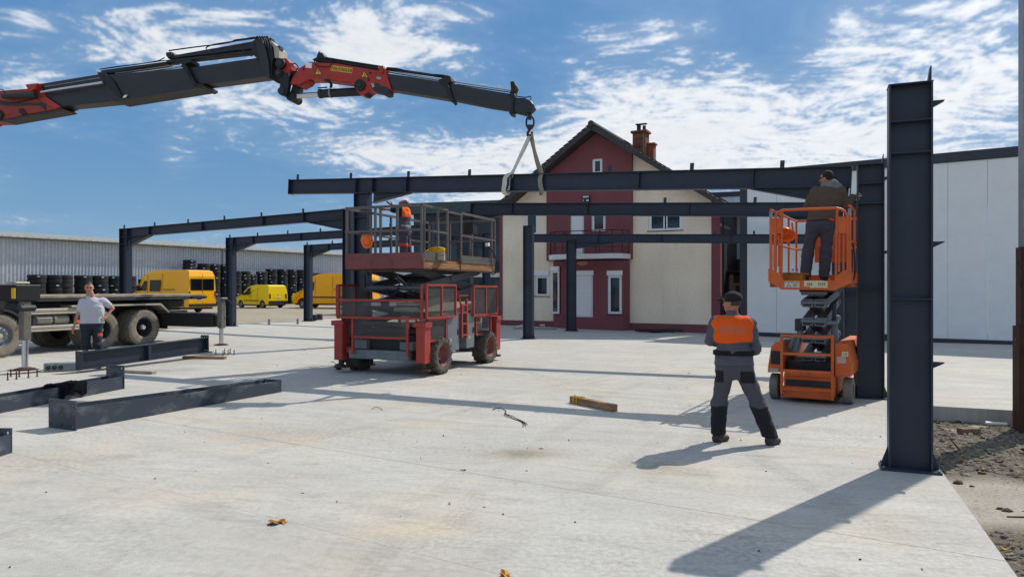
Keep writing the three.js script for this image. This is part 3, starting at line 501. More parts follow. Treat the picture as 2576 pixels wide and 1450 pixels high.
  for (const [a, b, n] of [[A, L, 22], [A, Rr, 30]]) for (let i = 0; i < n; i++) { const q0 = (i + .1) / n, q1 = (i + 1.12) / n, p = (q, up) => [lerp(a[0], b[0], q), lerp(a[1], b[1], q) + up]; const P0 = p(q0, .02), P1 = p(q1, .055); part(house, 'roof_tile', bar([P0[0], P0[1], oz - .17], [P1[0], P1[1], oz - .17], .40, .03), M.roof); }
  for (let j = 1; j < 20; j++) { // tiles along the lit right eave
    const z = oz - .38 - j * .42; part(house, 'eave_tile', bar([Rr[0] - .34, Rr[1] + .30, z], [Rr[0] + .03, Rr[1] + .06, z], .39, .035), M.roof); }
  for (const q of [.62]) { for (const b of [L, Rr]) { const s = lerp(A[0], b[0], q), y = lerp(A[1], b[1], q) - .3; part(house, 'purlin_end', bb(s - .14, s + .14, y - .14, y + .02, .165, oz - .05), M.roof); } }
  part(house, 'gutter', cyl([Rr[0] + .08, Rr[1] - .12, zb], [Rr[0] + .08, Rr[1] - .12, oz], .07, .07, 8), M.darkGrey);
  part(house, 'downpipe', pipe([[sR + .10, Rr[1] - .3, .0], [sR + .10, 0, 0]], .045, 8), M.black);
  // chimney of bricks
  { const PC = vplane(8.0 + Math.sin(HA) * -4.2, 27.8 + Math.cos(HA) * 4.2, HA), s = PC(1612, 345)[0], ch = new THREE.Group(); ch.name = 'chimney'; ch.position.set(s, 0, -4.2); house.add(ch); const y0 = roofY(s) - .4, y1 = PC(1613, 336)[1], w = .31;
    part(ch, 'core', bb(-w + .012, w - .012, y0, y1, -w + .012, w - .012), M.mortar);
    const bm = [paint('#a9634a', .9, wearB), paint('#b56f52', .9, wearB), paint('#995540', .9, wearB)]; let row = 0;
    for (let y = y1 - .066; y > y0 + .3; y -= .075, row++) for (let f = 0; f < 4; f++) for (let i = 0; i < 3; i++) { const o = (row % 2 ? .125 : 0), a = Math.max(-w, -w + i * .25 - o), b = Math.min(w - .12, -w + (i + 1) * .25 - o - .01); if (b - a < .04) continue; part(ch, 'brick', xf(bb(a, b, y, y + .064, w - .06, w), [0, 0, 0], [0, f * Math.PI / 2, 0]), bm[Math.floor(rnd() * 3)]); }
    part(ch, 'cap', [cb(-w - .08, w + .08, y1 + .001, y1 + .1, -w - .08, w + .08, .02)], M.brick);
    part(ch, 'flue', cyl([-.1, y1 + .1, 0], [-.1, y1 + .42, 0], .1, .1, 12), M.black); part(ch, 'flue', cyl([.16, y1 + .1, 0], [.16, y1 + .36, 0], .08, .08, 12), M.black); part(ch, 'flue_cap', cb(-.24, .28, y1 + .43, y1 + .46, -.14, .14, .01), M.black);
    part(ch, 'side_stack', bb(w + .005, w + .3, y0, y1 - .55, -w - .1, w - .3), M.brick); part(ch, 'side_stack_cap', cb(w + .005, w + .36, y1 - .549, y1 - .47, -w - .15, w - .25, .01), M.brick); }
}
// ------------------------------------------------------------ white panel building on the right
{
  const P = vplane(8.66, 26.7, -34.6 * Math.PI / 180);
  const t = P.place(thing('panel_building', 'white sandwich panel hall with dark roof trim beside the house', 'building'), 0), top = 6.1, y0 = .10;
  let s = .16; for (let i = 0; i < 26; i++) { const w = 1.07; part(t, 'wall_panel', cb(s + .004, s + w - .004, y0, top - .32, -.12, 0, .006), M.panel); s += w; }
  part(t, 'corner_post', bb(-.10, .158, -.3, top - .01, -.13, .012), M.trim);
  part(t, 'roof_trim', cb(-.12, s, top - .318, top, -.2, .05, .01), M.trim);
  part(t, 'base_trim', bb(.16, s, -.3, y0 - .002, -.13, .022), M.trim);
  part(t, 'roof', bb(-.1, s, top - .4, top - .33, -14, -.21), M.trim); part(t, 'side_wall', bb(-.098, .02, -.3, top - .42, -14, -.131), M.panel);
}
{ // lower wing further back between house and hall
  const P = vplane(8.6, 31.5, -20 * Math.PI / 180), t = P.place(thing('panel_wing', 'low white panel wing seen between the house roof and the panel hall', 'building'), 0);
  let s = -2.2; for (let i = 0; i < 4; i++) { part(t, 'wall_panel', cb(s + .004, s + 1.096, 3.0, 5.75, -.12, 0, .006), M.panel); s += 1.1; }
  part(t, 'roof_trim', bb(-2.25, s, 5.752, 5.95, -.15, .05), M.trim);
  part(t, 'lower_wall', bb(-2.2, s, -.2, 2.998, -.13, -.01), M.facade);
  part(t, 'side_wall', bb(-2.2, -2.05, -.2, 5.7, -8, -.131), M.panel); part(t, 'roof', bb(-2.2, s, 5.7, 5.75, -8, -.16), M.trim);
}
{ // plank shed in the gap
  const P = vplane(8.75, 29.2, -8 * Math.PI / 180), t = P.place(thing('plank_shed', 'dark plank shed in the shaded gap between house and panel hall', 'shed'), gh(8.75, 29.2) - .03);
  for (let i = 0; i < 12; i++) part(t, 'plank', bb(-.3 + i * .16, -.3 + i * .16 + .152, .05, 2.3 + .1 * h2(i, 4), -.03, rr(-.004, .008)), i % 3 ? M.woodDark : M.woodGrey);
  part(t, 'roof_sheet', bb(-.45, 1.75, 2.45, 2.5, -1.8, .35), M.rust); part(t, 'door_frame', [bb(.32, .4, 0, 2.0, .01, .06), bb(.98, 1.06, 0, 2.0, .01, .06), bb(.4, .98, 1.92, 2.0, .01, .06)], M.woodGrey); part(t, 'side', bb(-.3, -.26, .05, 2.4, -1.7, -.04), M.woodDark); part(t, 'side', bb(1.58, 1.62, .05, 2.4, -1.7, -.04), M.woodDark);
}
// ------------------------------------------------------------ dark glazed building behind the red lift
{
  const P = vplane(-1.0, 44, -16 * Math.PI / 180), s0 = P(1040, 600)[0], s1 = P(1275, 600)[0], top = P(1150, 508)[1], t = P.place(thing('office_building', 'dark glazed building with a teal fascia behind the red scissor lift', 'building'), 0);
  part(t, 'wall', bb(s0, s1, 0, top - .7, -9, 0), M.facade); part(t, 'fascia', cb(s0 - .25, s1 + .2, top - .7 + .002, top, -9, .35, .03), M.tealRoof);
  const n = 6, w = (s1 - s0) / n; for (let i = 0; i < n; i++) for (const [y0, y1] of [[.4, 2.3], [2.8, 4.5]]) { const a = s0 + i * w + .12, b = a + w - .24; const f = part(t, 'window', [bb(a, a + .06, y0, y1, .002, .05), bb(b - .06, b, y0, y1, .002, .05), bb(a + .06, b - .06, y0, y0 + .06, .002, .05), bb(a + .06, b - .06, y1 - .06, y1, .002, .05)], M.trim); part(f, 'pane', bb(a + .06, b - .06, y0 + .06, y1 - .06, .005, .02), M.winGlass); }
  part(t, 'band', bb(s0 - .01, s1 + .01, 2.42, 2.68, .002, .06), M.white);
}
// ------------------------------------------------------------ corrugated warehouse on the far left
const WH = { x: -36, d: 50, ang: Math.atan2(29, 17.5) };
{
  const P = vplane(WH.x, WH.d, WH.ang), t = P.place(thing('warehouse', 'long corrugated metal warehouse with pale roof behind the tyre stacks', 'building'), 0);
  const s0 = -8, s1 = 62, top = 5.35, pts = []; const step = .25;
  for (let s = s0; s < s1; s += step) pts.push([s, 0], [s + .10, 0], [s + .13, .065], [s + .22, .065]); pts.push([s1, 0], [s1, -.03], [s0, -.03]);
  const g = poly(pts, .1, top); g.rotateX(-Math.PI / 2); g.scale(1, 1, -1); { const p = g.attributes.position; for (let i = 0; i < p.count; i += 3) for (const at2 of [g.attributes.position, g.attributes.normal]) { const x = at2.getX(i + 1), y = at2.getY(i + 1), z = at2.getZ(i + 1); at2.setXYZ(i + 1, at2.getX(i + 2), at2.getY(i + 2), at2.getZ(i + 2)); at2.setXYZ(i + 2, x, y, z); } g.computeVertexNormals(); }
  part(t, 'corrugated_wall', g, M.corr);
  part(t, 'plinth', bb(s0, s1, -.2, .099, -.1, .06), M.mortar);
  { const rp = []; for (let s = s0; s < s1; s += .5) rp.push([s, 0], [s + .3, 0], [s + .36, .05], [s + .44, .05]); rp.push([s1, 0], [s1, -.05], [s0, -.05]); const rg = poly(rp, 0, 9); /* ribs run up the slope */ rg.rotateX(Math.PI); rg.scale(1, -1, 1); rg.computeVertexNormals(); const gq = xf(rg, [0, top + .05, .6], [.10, 0, 0]); part(t, 'roof', gq, M.corrRoof); }
  part(t, 'gutter', bb(s0, s1, top - .08, top + .03, .062, .2), M.galv);
  for (const s of [18, 40]) part(t, 'downpipe', cyl([s, .1, .12], [s, top - .08, .12], .05, .05, 8), M.galv);
}
// ------------------------------------------------------------ tyres stacked along the warehouse
{
  const prof = (R, w) => [[R * .52, -w * .34], [R * .60, -w * .46], [R * .86, -w * .5], [R * .96, -w * .42], [R, -w * .36], [R, -w * .12], [R * .975, -w * .1], [R * .975, -w * .05], [R, -w * .03], [R, w * .03], [R * .975, w * .05], [R * .975, w * .1], [R, w * .12], [R, w * .36], [R * .96, w * .42], [R * .86, w * .5], [R * .60, w * .46], [R * .52, w * .34], [R * .52, -w * .34]];
  const unit = boxUV(lathe(prof(.5, .3), 24)), lab = boxUV(bb(-.07, .07, -.05, .05, .498, .506)), lab2 = boxUV(bb(-.07, .07, -.05, -.0, .507, .509));
  const P = vplane(WH.x, WH.d, WH.ang), ca = Math.cos(WH.ang), sa = Math.sin(WH.ang);
  const stacks = []; // [photo x, tyres in stack, diameter, offset from wall]
  for (const [x, n] of [[66, 9], [110, 9], [133, 9], [183, 9], [225, 9], [262, 9], [296, 9]]) stacks.push([x, n - 1, 1.22, 1.4]);
  for (const [x, n, o] of [[340, 9, 1.4], [375, 9, 1.4], [409, 11, 1.4], [450, 15, 1.4], [486, 14, 1.4], [512, 14, 1.4], [541, 14, 1.4], [566, 12, 1.4], [590, 12, 1.4], [607, 11, 1.4], [632, 12, 1.4], [657, 13, 1.4], [684, 13, 1.4], [708, 13, 1.4], [730, 13, 1.4], [755, 12, 1.4], [778, 12, 1.4], [800, 12, 1.4], [822, 11, 1.4]]) stacks.push([x, n - 1, 1.08, o]);
  let first = true;
  for (const [px, n, D, off] of stacks) {
    const s = P(px, 725)[0] - off * 0; // foot point on the wall, then step out
    const X = WH.x + ca * s + sa * off, d = WH.d + sa * s - ca * off, y0 = gh(X, d) - .04, w = .3 * (D > 1.1 ? 1.05 : .95);
    for (let i = 0; i < n; i++) {
      const o = shade(new THREE.Mesh(unit, M.blackTyre)); o.name = numbered('stacked_tyre'); o.scale.set(D, w / .3, D); o.position.set(X + rr(-.03, .03), y0 + w * (i + .5), -d + rr(-.03, .03)); o.rotation.y = rr(-.5, .5) + .5;
      const where = px < 120 ? 'beside the crane outrigger head' : px < 300 ? 'behind the flatbed deck' : px < 430 ? 'behind the column by the flatbed' : px < 560 ? 'behind the yellow delivery van' : px < 610 ? 'behind the second left column' : px < 715 ? 'behind the small yellow van' : 'behind the far yellow van'; const lev = i === n - 1 ? 'on top of' : ['lowest in', 'second lowest in', 'third lowest in', 'fourth lowest in', 'fifth lowest in', 'sixth lowest in', 'seventh lowest in', 'eighth lowest in', 'ninth lowest in', 'tenth lowest in', 'eleventh lowest in', 'twelfth lowest in', 'thirteenth lowest in', 'fourteenth lowest in'][i]; tag(o, 'black truck tyre ' + lev + ' a stack ' + where, 'tyre', 'tyres stacked along the warehouse'); scene.add(o);
      if (rnd() < (px > 200 ? .55 : .12)) { const l = shade(new THREE.Mesh(lab, M.paper)); l.name = 'paper_label'; o.add(l); const l2 = shade(new THREE.Mesh(lab2, M.paperBlue)); l2.name = 'print_band'; l.add(l2); }
    }
  }
}
// ------------------------------------------------------------ road wheel used by vans
function roadWheel(parent, x, y, z, R, w, side, tyreM = M.rubber, rimM = M.galv) { // axis along local z
  const t = xf(lathe([[R * .6, -w * .45], [R * .8, -w * .5], [R * .95, -w * .46], [R, -w * .36], [R, w * .36], [R * .95, w * .46], [R * .8, w * .5], [R * .6, w * .45], [R * .6, -w * .45]], 28), [x, y, z], [Math.PI / 2, 0, 0]);
  const o = part(parent, 'wheel', t, tyreM);
  const rim = lathe([[0, w * .18], [R * .18, w * .2], [R * .22, w * .3], [R * .3, w * .3], [R * .5, w * .12], [R * .56, w * .3], [R * .62, w * .4], [R * .62, -w * .3], [0, -w * .3]], 24);
  part(o, 'rim', xf(rim, [x, y, z], [side > 0 ? Math.PI / 2 : -Math.PI / 2, 0, 0]), rimM); return o;
}
// ------------------------------------------------------------ vans: nose to -x, near side +z
function cargoVan(label, pos, turn, long = 6.9, glazed = true, stripe = false) {
  const t = thing('cargo_van', label, 'van', pos, turn, 'yellow vans parked in the yard'), W = 1.96, H = 2.72, L = long, h = W / 2;
  const nose = 0, body = [[.0, .42], [.02, .78], [.12, .98], [.55, 1.22], [.95, 1.34], [1.62, 2.18], [1.95, 2.48], [2.5, 2.66], [3.2, 2.72], [L - .5, 2.70], [L - .16, 2.62], [L - .05, 2.3], [L, 1.2], [L, .45], [L - .05, .36]];
  const arch = (cx, r) => { const a = []; for (let i = 0; i <= 12; i++) { const q = Math.PI * i / 12; a.push([cx + r * Math.cos(q), .36 + r * .98 * Math.sin(q)]); } return a; };
  const fr = 1.05, rr2 = L - 1.65; const pts = [...body, ...arch(rr2, .45), ...arch(fr, .45), [.2, .36]];
  const g = poly(pts, -h, h, .0); { const p = g.attributes.position; for (let i = 0; i < p.count; i++) { const y = p.getY(i), z = p.getZ(i), x = p.getX(i); const k = 1 - .055 * sm(1.0, 2.7, y) - .11 * sm(2.35, 2.72, y) - .14 * sm(1.1, 0, x) - .03 * sm(L - .3, L, x); p.setZ(i, z * k); } g.computeVertexNormals(); }
  const zs = (y) => h * (1 - .055 * sm(1.0, 2.7, y) - .11 * sm(2.35, 2.72, y));
  part(t, 'body', g, M.yellow);
  const side = (name, pts2, m, out = .006, lab) => { const q = poly(pts2, 0, .012); const p = q.attributes.position; for (let i = 0; i < p.count; i++) { const y = p.getY(i), x = p.getX(i); p.setZ(i, zs(y) * (1 - .14 * sm(1.1, 0, x)) + out + (p.getZ(i) > .006 ? .012 : 0) - .006); } q.computeVertexNormals(); return part(t, name, q, m); };
  side('cab_window', [[1.42, 1.42], [2.12, 1.38], [2.16, 2.02], [1.86, 2.04]], M.carGlass);
  if (glazed) side('side_window', [[2.5, 1.36], [3.66, 1.36], [3.66, 2.08], [2.5, 2.08]], M.carGlass);
  side('rub_strip', [[.9 + .65, .80], [L - 2.2, .80], [L - 2.2, .90], [1.55, .90]], stripe ? M.bumper : M.bumper);
  side('door_seam', [[2.24, .5], [2.255, .5], [2.255, 2.4], [2.24, 2.4]], M.bumper, .002); side('door_seam', [[3.78, .5], [3.795, .5], [3.795, 2.45], [3.78, 2.45]], M.bumper, .002); side('slide_rail', [[3.9, 1.45], [5.2, 1.45], [5.2, 1.49], [3.9, 1.49]], M.bumper, .002);
  side('handle', [[1.75, 1.12], [1.98, 1.12], [1.98, 1.17], [1.75, 1.17]], M.bumper, .02);
  part(t, 'windscreen', (() => { const q = bar([.99, 1.40, 0], [1.60, 2.15, 0], W * .80, .02); q.translate(-.025, .02, 0); return q; })(), M.carGlass);
  // rear
  part(t, 'rear_window', cb(L - .028, L + .004, 1.42, 2.14, -h * .84, -.03, .01), M.carGlass); part(t, 'rear_window', cb(L - .028, L + .004, 1.42, 2.14, .03, h * .84, .01), M.carGlass);
  part(t, 'rear_door_seam', bb(L - .005, L + .003, .5, 2.5, -.008, .008), M.bumper);
  for (const s of [-1, 1]) { part(t, 'tail_light', cb(L - .03, L + .012, .98, 1.36, s * h * .955, s * h * .86, .01), M.lampRed); part(t, 'headlight', cb(.06, .42, .86, 1.12, s * h * .72, s * h * .86, .03), M.lampWhite); }
  part(t, 'rear_bumper', cb(L - .02, L + .12, .40, .58, -h * .97, h * .97, .03), M.bumper); part(t, 'front_bumper', cb(-.08, .1, .32, .66, -h * .88, h * .88, .05), M.bumper);
  const pl = part(t, 'number_plate', bb(L + .004, L + .012, .80, .92, -.02, .50), M.paper); part(pl, 'plate_print', bb(L + .0121, L + .0135, .83, .89, .06, .44), M.bumper);
  part(t, 'mirror', [cb(1.28, 1.42, 1.38, 1.72, h * .93, h + .17, .03)], M.bumper); part(t, 'mirror', [cb(1.28, 1.42, 1.38, 1.72, -h * .93, -h - .17, .03)], M.bumper);
  part(t, 'underbody', bb(.3, L - .1, .24, .36, -h * .8, h * .8), M.black);
  for (const s of [-1, 1]) { roadWheel(t, fr, .34, s * (h - .14), .34, .22, s); roadWheel(t, rr2, .34, s * (h - .15), .34, .24, s); }
  return t;
}
const onEarth = (p, up = 0) => { const [u, v] = uvOf(p.x, -p.z); p.y = earth(u, v) + up; return p; };
{
  const place = (px, py) => { const p = gnd(px, py); return onEarth(p); };
  const v1 = place(520, 783); // rear near corner of the first van
  const a1 = -.80; // turn
  const corner = (p, turn, L) => { const c = Math.cos(turn), s = Math.sin(turn), lx = L, lz = .95; return V3(p.x - (lx * c + lz * s), p.y, p.z - (-lx * s + lz * c)); };
  cargoVan('yellow delivery van with a glazed side window behind the flatbed truck', onEarth(corner(place(474, 786), -.55, 6.6)), -.55, 6.6);
  cargoVan('yellow panel van without side windows, parked before the far left frame', onEarth(corner(place(925, 775), -.32, 6.9)), -.32, 6.9, false, true);
  cargoVan('yellow van glimpsed through the mesh of the red scissor lift', onEarth(corner(place(1262, 786), -.5, 6.0)), -.5, 6.0, false);
  // small van
  const t = thing('compact_van', 'small pale yellow panel van between the two large vans', 'van', onEarth(corner(place(673, 774), -.6, 4.4)), -.6, 'yellow vans parked in the yard'), L = 4.4, h = .9;
  const arch = (cx, r) => { const a = []; for (let i = 0; i <= 12; i++) { const q = Math.PI * i / 12; a.push([cx + r * Math.cos(q), .28 + r * Math.sin(q)]); } return a; };
  const g = poly([[.0, .36], [.02, .66], [.2, .86], [1.0, 1.06], [1.75, 1.62], [2.1, 1.76], [2.7, 1.82], [L - .35, 1.80], [L - .1, 1.70], [L - .03, 1.1], [L, .6], [L - .06, .28], ...arch(L - .78, .36), ...arch(.86, .36), [.15, .28]], -h, h);
  { const p = g.attributes.position; for (let i = 0; i < p.count; i++) { const y = p.getY(i), x = p.getX(i); p.setZ(i, p.getZ(i) * (1 - .10 * sm(.95, 1.82, y) - .08 * sm(1.65, 1.82, y) - .15 * sm(.9, 0, x))); } g.computeVertexNormals(); }
  part(t, 'body', g, M.yellowPale);
  const zs = (y) => h * (1 - .10 * sm(.95, 1.82, y) - .08 * sm(1.65, 1.82, y));
  const side = (name, pts2, m, out = .006) => { const q = poly(pts2, 0, .012), p = q.attributes.position; for (let i = 0; i < p.count; i++) p.setZ(i, zs(p.getY(i)) + out + (p.getZ(i) > .006 ? .008 : -.004)); q.computeVertexNormals(); part(t, name, q, m); };
  side('cab_window', [[1.22, 1.06], [2.06, 1.08], [2.06, 1.58], [1.86, 1.58]], M.carGlass); side('rub_strip', [[1.3, .56], [3.2, .56], [3.2, .62], [1.3, .62]], M.bumper); side('door_seam', [[2.14, .36], [2.15, .36], [2.15, 1.7], [2.14, 1.7]], M.bumper, .002); side('door_seam', [[2.95, .36], [2.96, .36], [2.96, 1.7], [2.95, 1.7]], M.bumper, .002); side('handle', [[1.95, .92], [2.08, .92], [2.08, .96], [1.95, .96]], M.bumper, .012);
  part(t, 'windscreen', (() => { const q = bar([1.05, 1.10, 0], [1.72, 1.60, 0], 1.36, .02); q.translate(-.02, .02, 0); return q; })(), M.carGlass);
  for (const s of [-1, 1]) { part(t, 'tail_light', cb(L - .06, L + .002, .72, 1.12, s * h * .9, s * h * .76, .01), M.lampRed); part(t, 'headlight', cb(.1, .4, .62, .82, s * h * .66, s * h * .82, .03), M.lampWhite); }
  part(t, 'rear_bumper', cb(L - .06, L + .06, .3, .56, -h * .96, h * .96, .03), M.bumper); part(t, 'number_plate', bb(L - .01, L + .004, .80, .91, -.26, .26), M.paper); part(t, 'rear_door_seam', bb(L - .04, L + .001, .6, 1.05, -.006, .006), M.bumper); part(t, 'front_bumper', cb(-.05, .1, .3, .52, -h * .8, h * .8, .04), M.bumper); part(t, 'mirror', cb(1.28, 1.4, 1.02, 1.2, h * .95, h + .16, .03), M.bumper); part(t, 'underbody', bb(.3, L - .1, .18, .28, -h * .8, h * .8), M.black);
  for (const s of [-1, 1]) { roadWheel(t, .86, .31, s * (h - .11), .31, .2, s); roadWheel(t, L - .78, .31, s * (h - .11), .31, .2, s); }
}
// ------------------------------------------------------------ expanded metal mesh between four corners (thin diamond bars)
function meshPanel(w, h, pitch = .055, t = .0045) { // in the xy plane, origin lower left
  const gs = []; const add = (x0, y0, x1, y1) => { if (Math.hypot(x1 - x0, y1 - y0) > .01) gs.push(bar([x0, y0, 0], [x1, y1, 0], t, t * 1.3)); };
  const k = .5; // bars rise k per unit run
  for (let c = -w * k; c < h; c += pitch * k) { let x0 = 0, y0 = c, x1 = w, y1 = c + w * k; if (y0 < 0) { x0 = -c / k; y0 = 0; } if (y1 > h) { x1 = (h - c) / k; y1 = h; } if (x1 > x0) { add(x0, y0, x1, y1); add(w - x0, y0, w - x1, y1); } }
  return join(gs);
}
function netPart(parent, g, m) { const o = part(parent, 'wire_mesh', g, m); o.userData.kind = 'stuff'; return o; }
// ------------------------------------------------------------ wheels of the machines: axis along x
function lugWheel(parent, x, y, z, R, w, side, lugs, tyreM, rimM) {
  const prof = [[R * .56, -w * .42], [R * .74, -w * .5], [R * .9, -w * .48], [R * .95, -w * .40], [R * .955, w * .40], [R * .9, w * .48], [R * .74, w * .5], [R * .56, w * .42], [R * .56, -w * .42]];
  const o = part(parent, 'wheel', xf(lathe(prof, 36), [x, y, z], [0, 0, Math.PI / 2]), tyreM);
  const L = []; for (let i = 0; i < lugs; i++) for (const s of [-1, 1]) { const a = (i + (s > 0 ? .5 : 0)) / lugs * Math.PI * 2; const b = bx(s * w * .24, R * .965, 0, w * .5, R * .075, R * .13, s * .55); b.rotateX(a); b.translate(x, y, z); L.push(b); const c = bx(s * w * .475, R * .90, 0, w * .06, R * .14, R * .10); c.rotateX(a + s * .0); c.translate(x, y, z); L.push(c); }
  const tr = part(o, 'tread', L, tyreM); tr.userData.kind = 'stuff';
  const rim = lathe([[0, w * .10], [R * .16, w * .12], [R * .18, w * .22], [R * .26, w * .22], [R * .30, w * .05], [R * .46, w * .05], [R * .52, w * .32], [R * .57, w * .45], [R * .585, w * .42], [R * .585, -w * .3], [0, -w * .3]], 28);
  const rm = part(o, 'rim', xf(rim, [x, y, z], [0, 0, side > 0 ? -Math.PI / 2 : Math.PI / 2]), rimM);
  for (let i = 0; i < 6; i++) { const a = i / 6 * 6.283; part(o, 'wheel_nut', xf(cyl([0, 0, 0], [.03, 0, 0], .016, .016, 6), [x + side * w * .04 + (side < 0 ? -.03 : 0), y + Math.sin(a) * R * .38, z + Math.cos(a) * R * .38]), M.darkGrey); }
  return o;
}
// ------------------------------------------------------------ red rough terrain scissor lift
{
  const ox = -2.585, od = 14.18, P = vplane(ox, od, UA), Z = (x, y) => P(804.8 + .37 * x, 436 + .37 * y), y0 = gh(ox + .6, od + 1.4);
  const t = P.place(thing('red_scissor_lift', 'weathered red rough-terrain scissor lift with mesh guards and rusty platform', 'scissor lift'), y0);
  const xs = 1.04, PS0 = vplane(ox + UC * xs, od - US * xs, Math.PI / 2 + UA), PS = (x, y) => PS0(804.8 + .37 * x, 436 + .37 * y);
  const R = .375;
  for (const [x, z, s] of [[.93, -.55, 1], [.93, -2.82, 1], [-.93, -.55, -1], [-.93, -2.82, -1]]) lugWheel(t, x, R - .004, z, R, .34, s, 15, M.dustyTread, M.liftRedDull);
  // chassis
  part(t, 'chassis', [cb(-.62, .62, .34, .78, -3.3, -.16, .03)], M.darkGrey); part(t, 'axle', cyl([-.8, R, -.55], [.8, R, -.55], .08, .08, 10), M.darkGrey); part(t, 'axle', cyl([-.8, R, -2.82], [.8, R, -2.82], .08, .08, 10), M.darkGrey);
  part(t, 'front_bumper', cb(-.78, .62, .30, .48, -.1, .04, .012), M.midGrey); part(t, 'weight_block', cb(-.72, -.4, .49, .68, -.4, -.02, .015), M.midGrey); part(t, 'weight_block', cb(.38, .68, .49, .66, -.4, -.02, .015), M.midGrey); part(t, 'hydraulic_tank', cb(-.35, .3, .50, .74, -.9, -.3, .02), M.black);
  // stabiliser legs in the corners
  for (const [x, z] of [[-1.0, -.02], [.92, -.02], [.92, -3.42], [-1.0, -3.42]]) { const l = part(t, 'stabiliser', [cb(x - .10, x + .10, .26, 1.0, z - .12, z + .12, .014)], M.liftRed); part(l, 'stabiliser_head', cb(x - .16, x + .13, .96, 1.06, z - .14, z + .14, .012), M.liftRed); part(l, 'foot', cyl([x, .14, z], [x, .27, z], .06, .06, 10), M.darkGrey); part(l, 'foot_pad', cyl([x, .10, z], [x, .139, z], .15, .15, 14), M.rust); }
  part(t, 'cross_tie', bb(-.88, -.72, .40, .52, -.1, -.02), M.liftRed);
  // scissor stack
  const y1 = .98, y2 = 2.10, n = 3, st = (y2 - y1) / n;
  for (let k = 0; k < n; k++) for (const [s, a, b] of [[-1, 0, 1], [1, 0, 1]]) {
    const ya = y1 + k * st, yb = ya + st; for (const sx of [-1, 1]) { part(t, 'scissor_arm', bar([sx * .62, ya, -.35], [sx * .62, yb, -3.05], .085, .15), M.scissor); part(t, 'scissor_arm', bar([sx * .50, yb, -.35], [sx * .50, ya, -3.05], .085, .15), M.scissor); } break; }
  for (let k = 0; k <= n; k++) { const y = y1 + k * st; for (const z of [-.35, -3.05]) part(t, 'pivot_tube', cyl([-.70, y, z], [.70, y, z], .055, .055, 12), M.scissor); if (k < n) part(t, 'pivot_tube', cyl([-.68, y + st / 2, -1.7], [.68, y + st / 2, -1.7], .06, .06, 12), M.scissor); }
  part(t, 'lift_cylinder', cyl([0, 1.0, -2.6], [0, 1.75, -1.0], .08, .08, 14), M.midGrey); part(t, 'lift_rod', cyl([0, 1.75, -1.0], [0, 1.98, -.5], .045, .045, 12), M.chrome);
  part(t, 'bracket', [bb(-.72, -.60, 1.72, 1.98, -.30, -.26)], M.darkGrey); part(t, 'hose', tube([[-.1, 1.7, -.3], [.02, 1.56, -.24], [.15, 1.62, -.26], [.2, 1.8, -.32]], .018, 24), M.hose);
  part(t, 'cover_plate', cb(.06, .66, 1.24, 1.42, -2.7, -.3, .02), M.alu); part(t, 'machine_deck', cb(-.66, .66, .80, .90, -3.2, -.25, .01), M.darkGrey);
  part(t, 'rail_label', bb(-.42, -.2, 1.36, 1.43, -.24, -.232), M.paper); part(t, 'rail_label', bb(.02, .18, 1.36, 1.44, -.24, -.232), M.paper);
  // front guards
  const fr = (a, b, th = .045, m = M.liftRed) => part(t, 'guard_bar', bar(a, b, th, th), m);
  const z0 = .13, xl = Z(150, 900)[0], xr = Z(715, 900)[0];
  fr([xl - .02, 1.48, z0], [xr, 1.48, z0]); fr([xl - .02, 1.13, z0], [xr, 1.13, z0]); fr([xr, 1.10, z0], [xr, 1.78, z0]); fr([xl, 1.10, z0], [xl, 1.80, z0]); netPart(t, xf(meshPanel(xr - xl - .04, .33), [xl + .02, 1.14, z0]), M.rail);
  const ml = Z(243, 1000)[0], mr = Z(612, 1000)[0]; fr([ml, .74, z0 - .03], [mr, .74, z0 - .03]); fr([ml, .40, z0 - .03], [ml, 1.10, z0 - .03]); fr([mr, .40, z0 - .03], [mr, 1.10, z0 - .03]); netPart(t, xf(meshPanel(mr - ml - .04, .35), [ml + .02, .76, z0 - .03]), M.rail);
  // guards on the sides: tall panel in front, gap with ladder, tall panel behind
  const sideGuard = (x, k0, k1, h0, h1, mid = true) => { const b = (a, c) => part(t, 'guard_bar', bar([x, a[1], -a[0]], [x, c[1], -c[0]], .042, .042), M.liftRed); b([k0, h0], [k1, h0]); b([k0, h1], [k1, h1]); b([k0, h0], [k0, h1]); b([k1, h0], [k1, h1]); if (mid) b([(k0 + k1) / 2, h0], [(k0 + k1) / 2, h1]); netPart(t, xf(meshPanel(k1 - k0 - .04, h1 - h0 - .04), [x, h0 + .02, -k0 - .02], [0, Math.PI / 2, 0]), M.rail); };
  const kA = PS(722, 800)[0], kB = PS(920, 800)[0], kC = PS(1042, 800)[0], kD = PS(1203, 800)[0];
  for (const x of [xs, -xs]) { sideGuard(x, Math.max(kA, -.1), kB, 1.14, 1.78); sideGuard(x, kC, kD, 1.12, 1.76); sideGuard(x - Math.sign(x) * .05, PS(742, 1000)[0], PS(868, 1000)[0], .68, 1.10, false); sideGuard(x - Math.sign(x) * .05, PS(1072, 1000)[0], PS(1170, 1000)[0], .68, 1.08, false); }
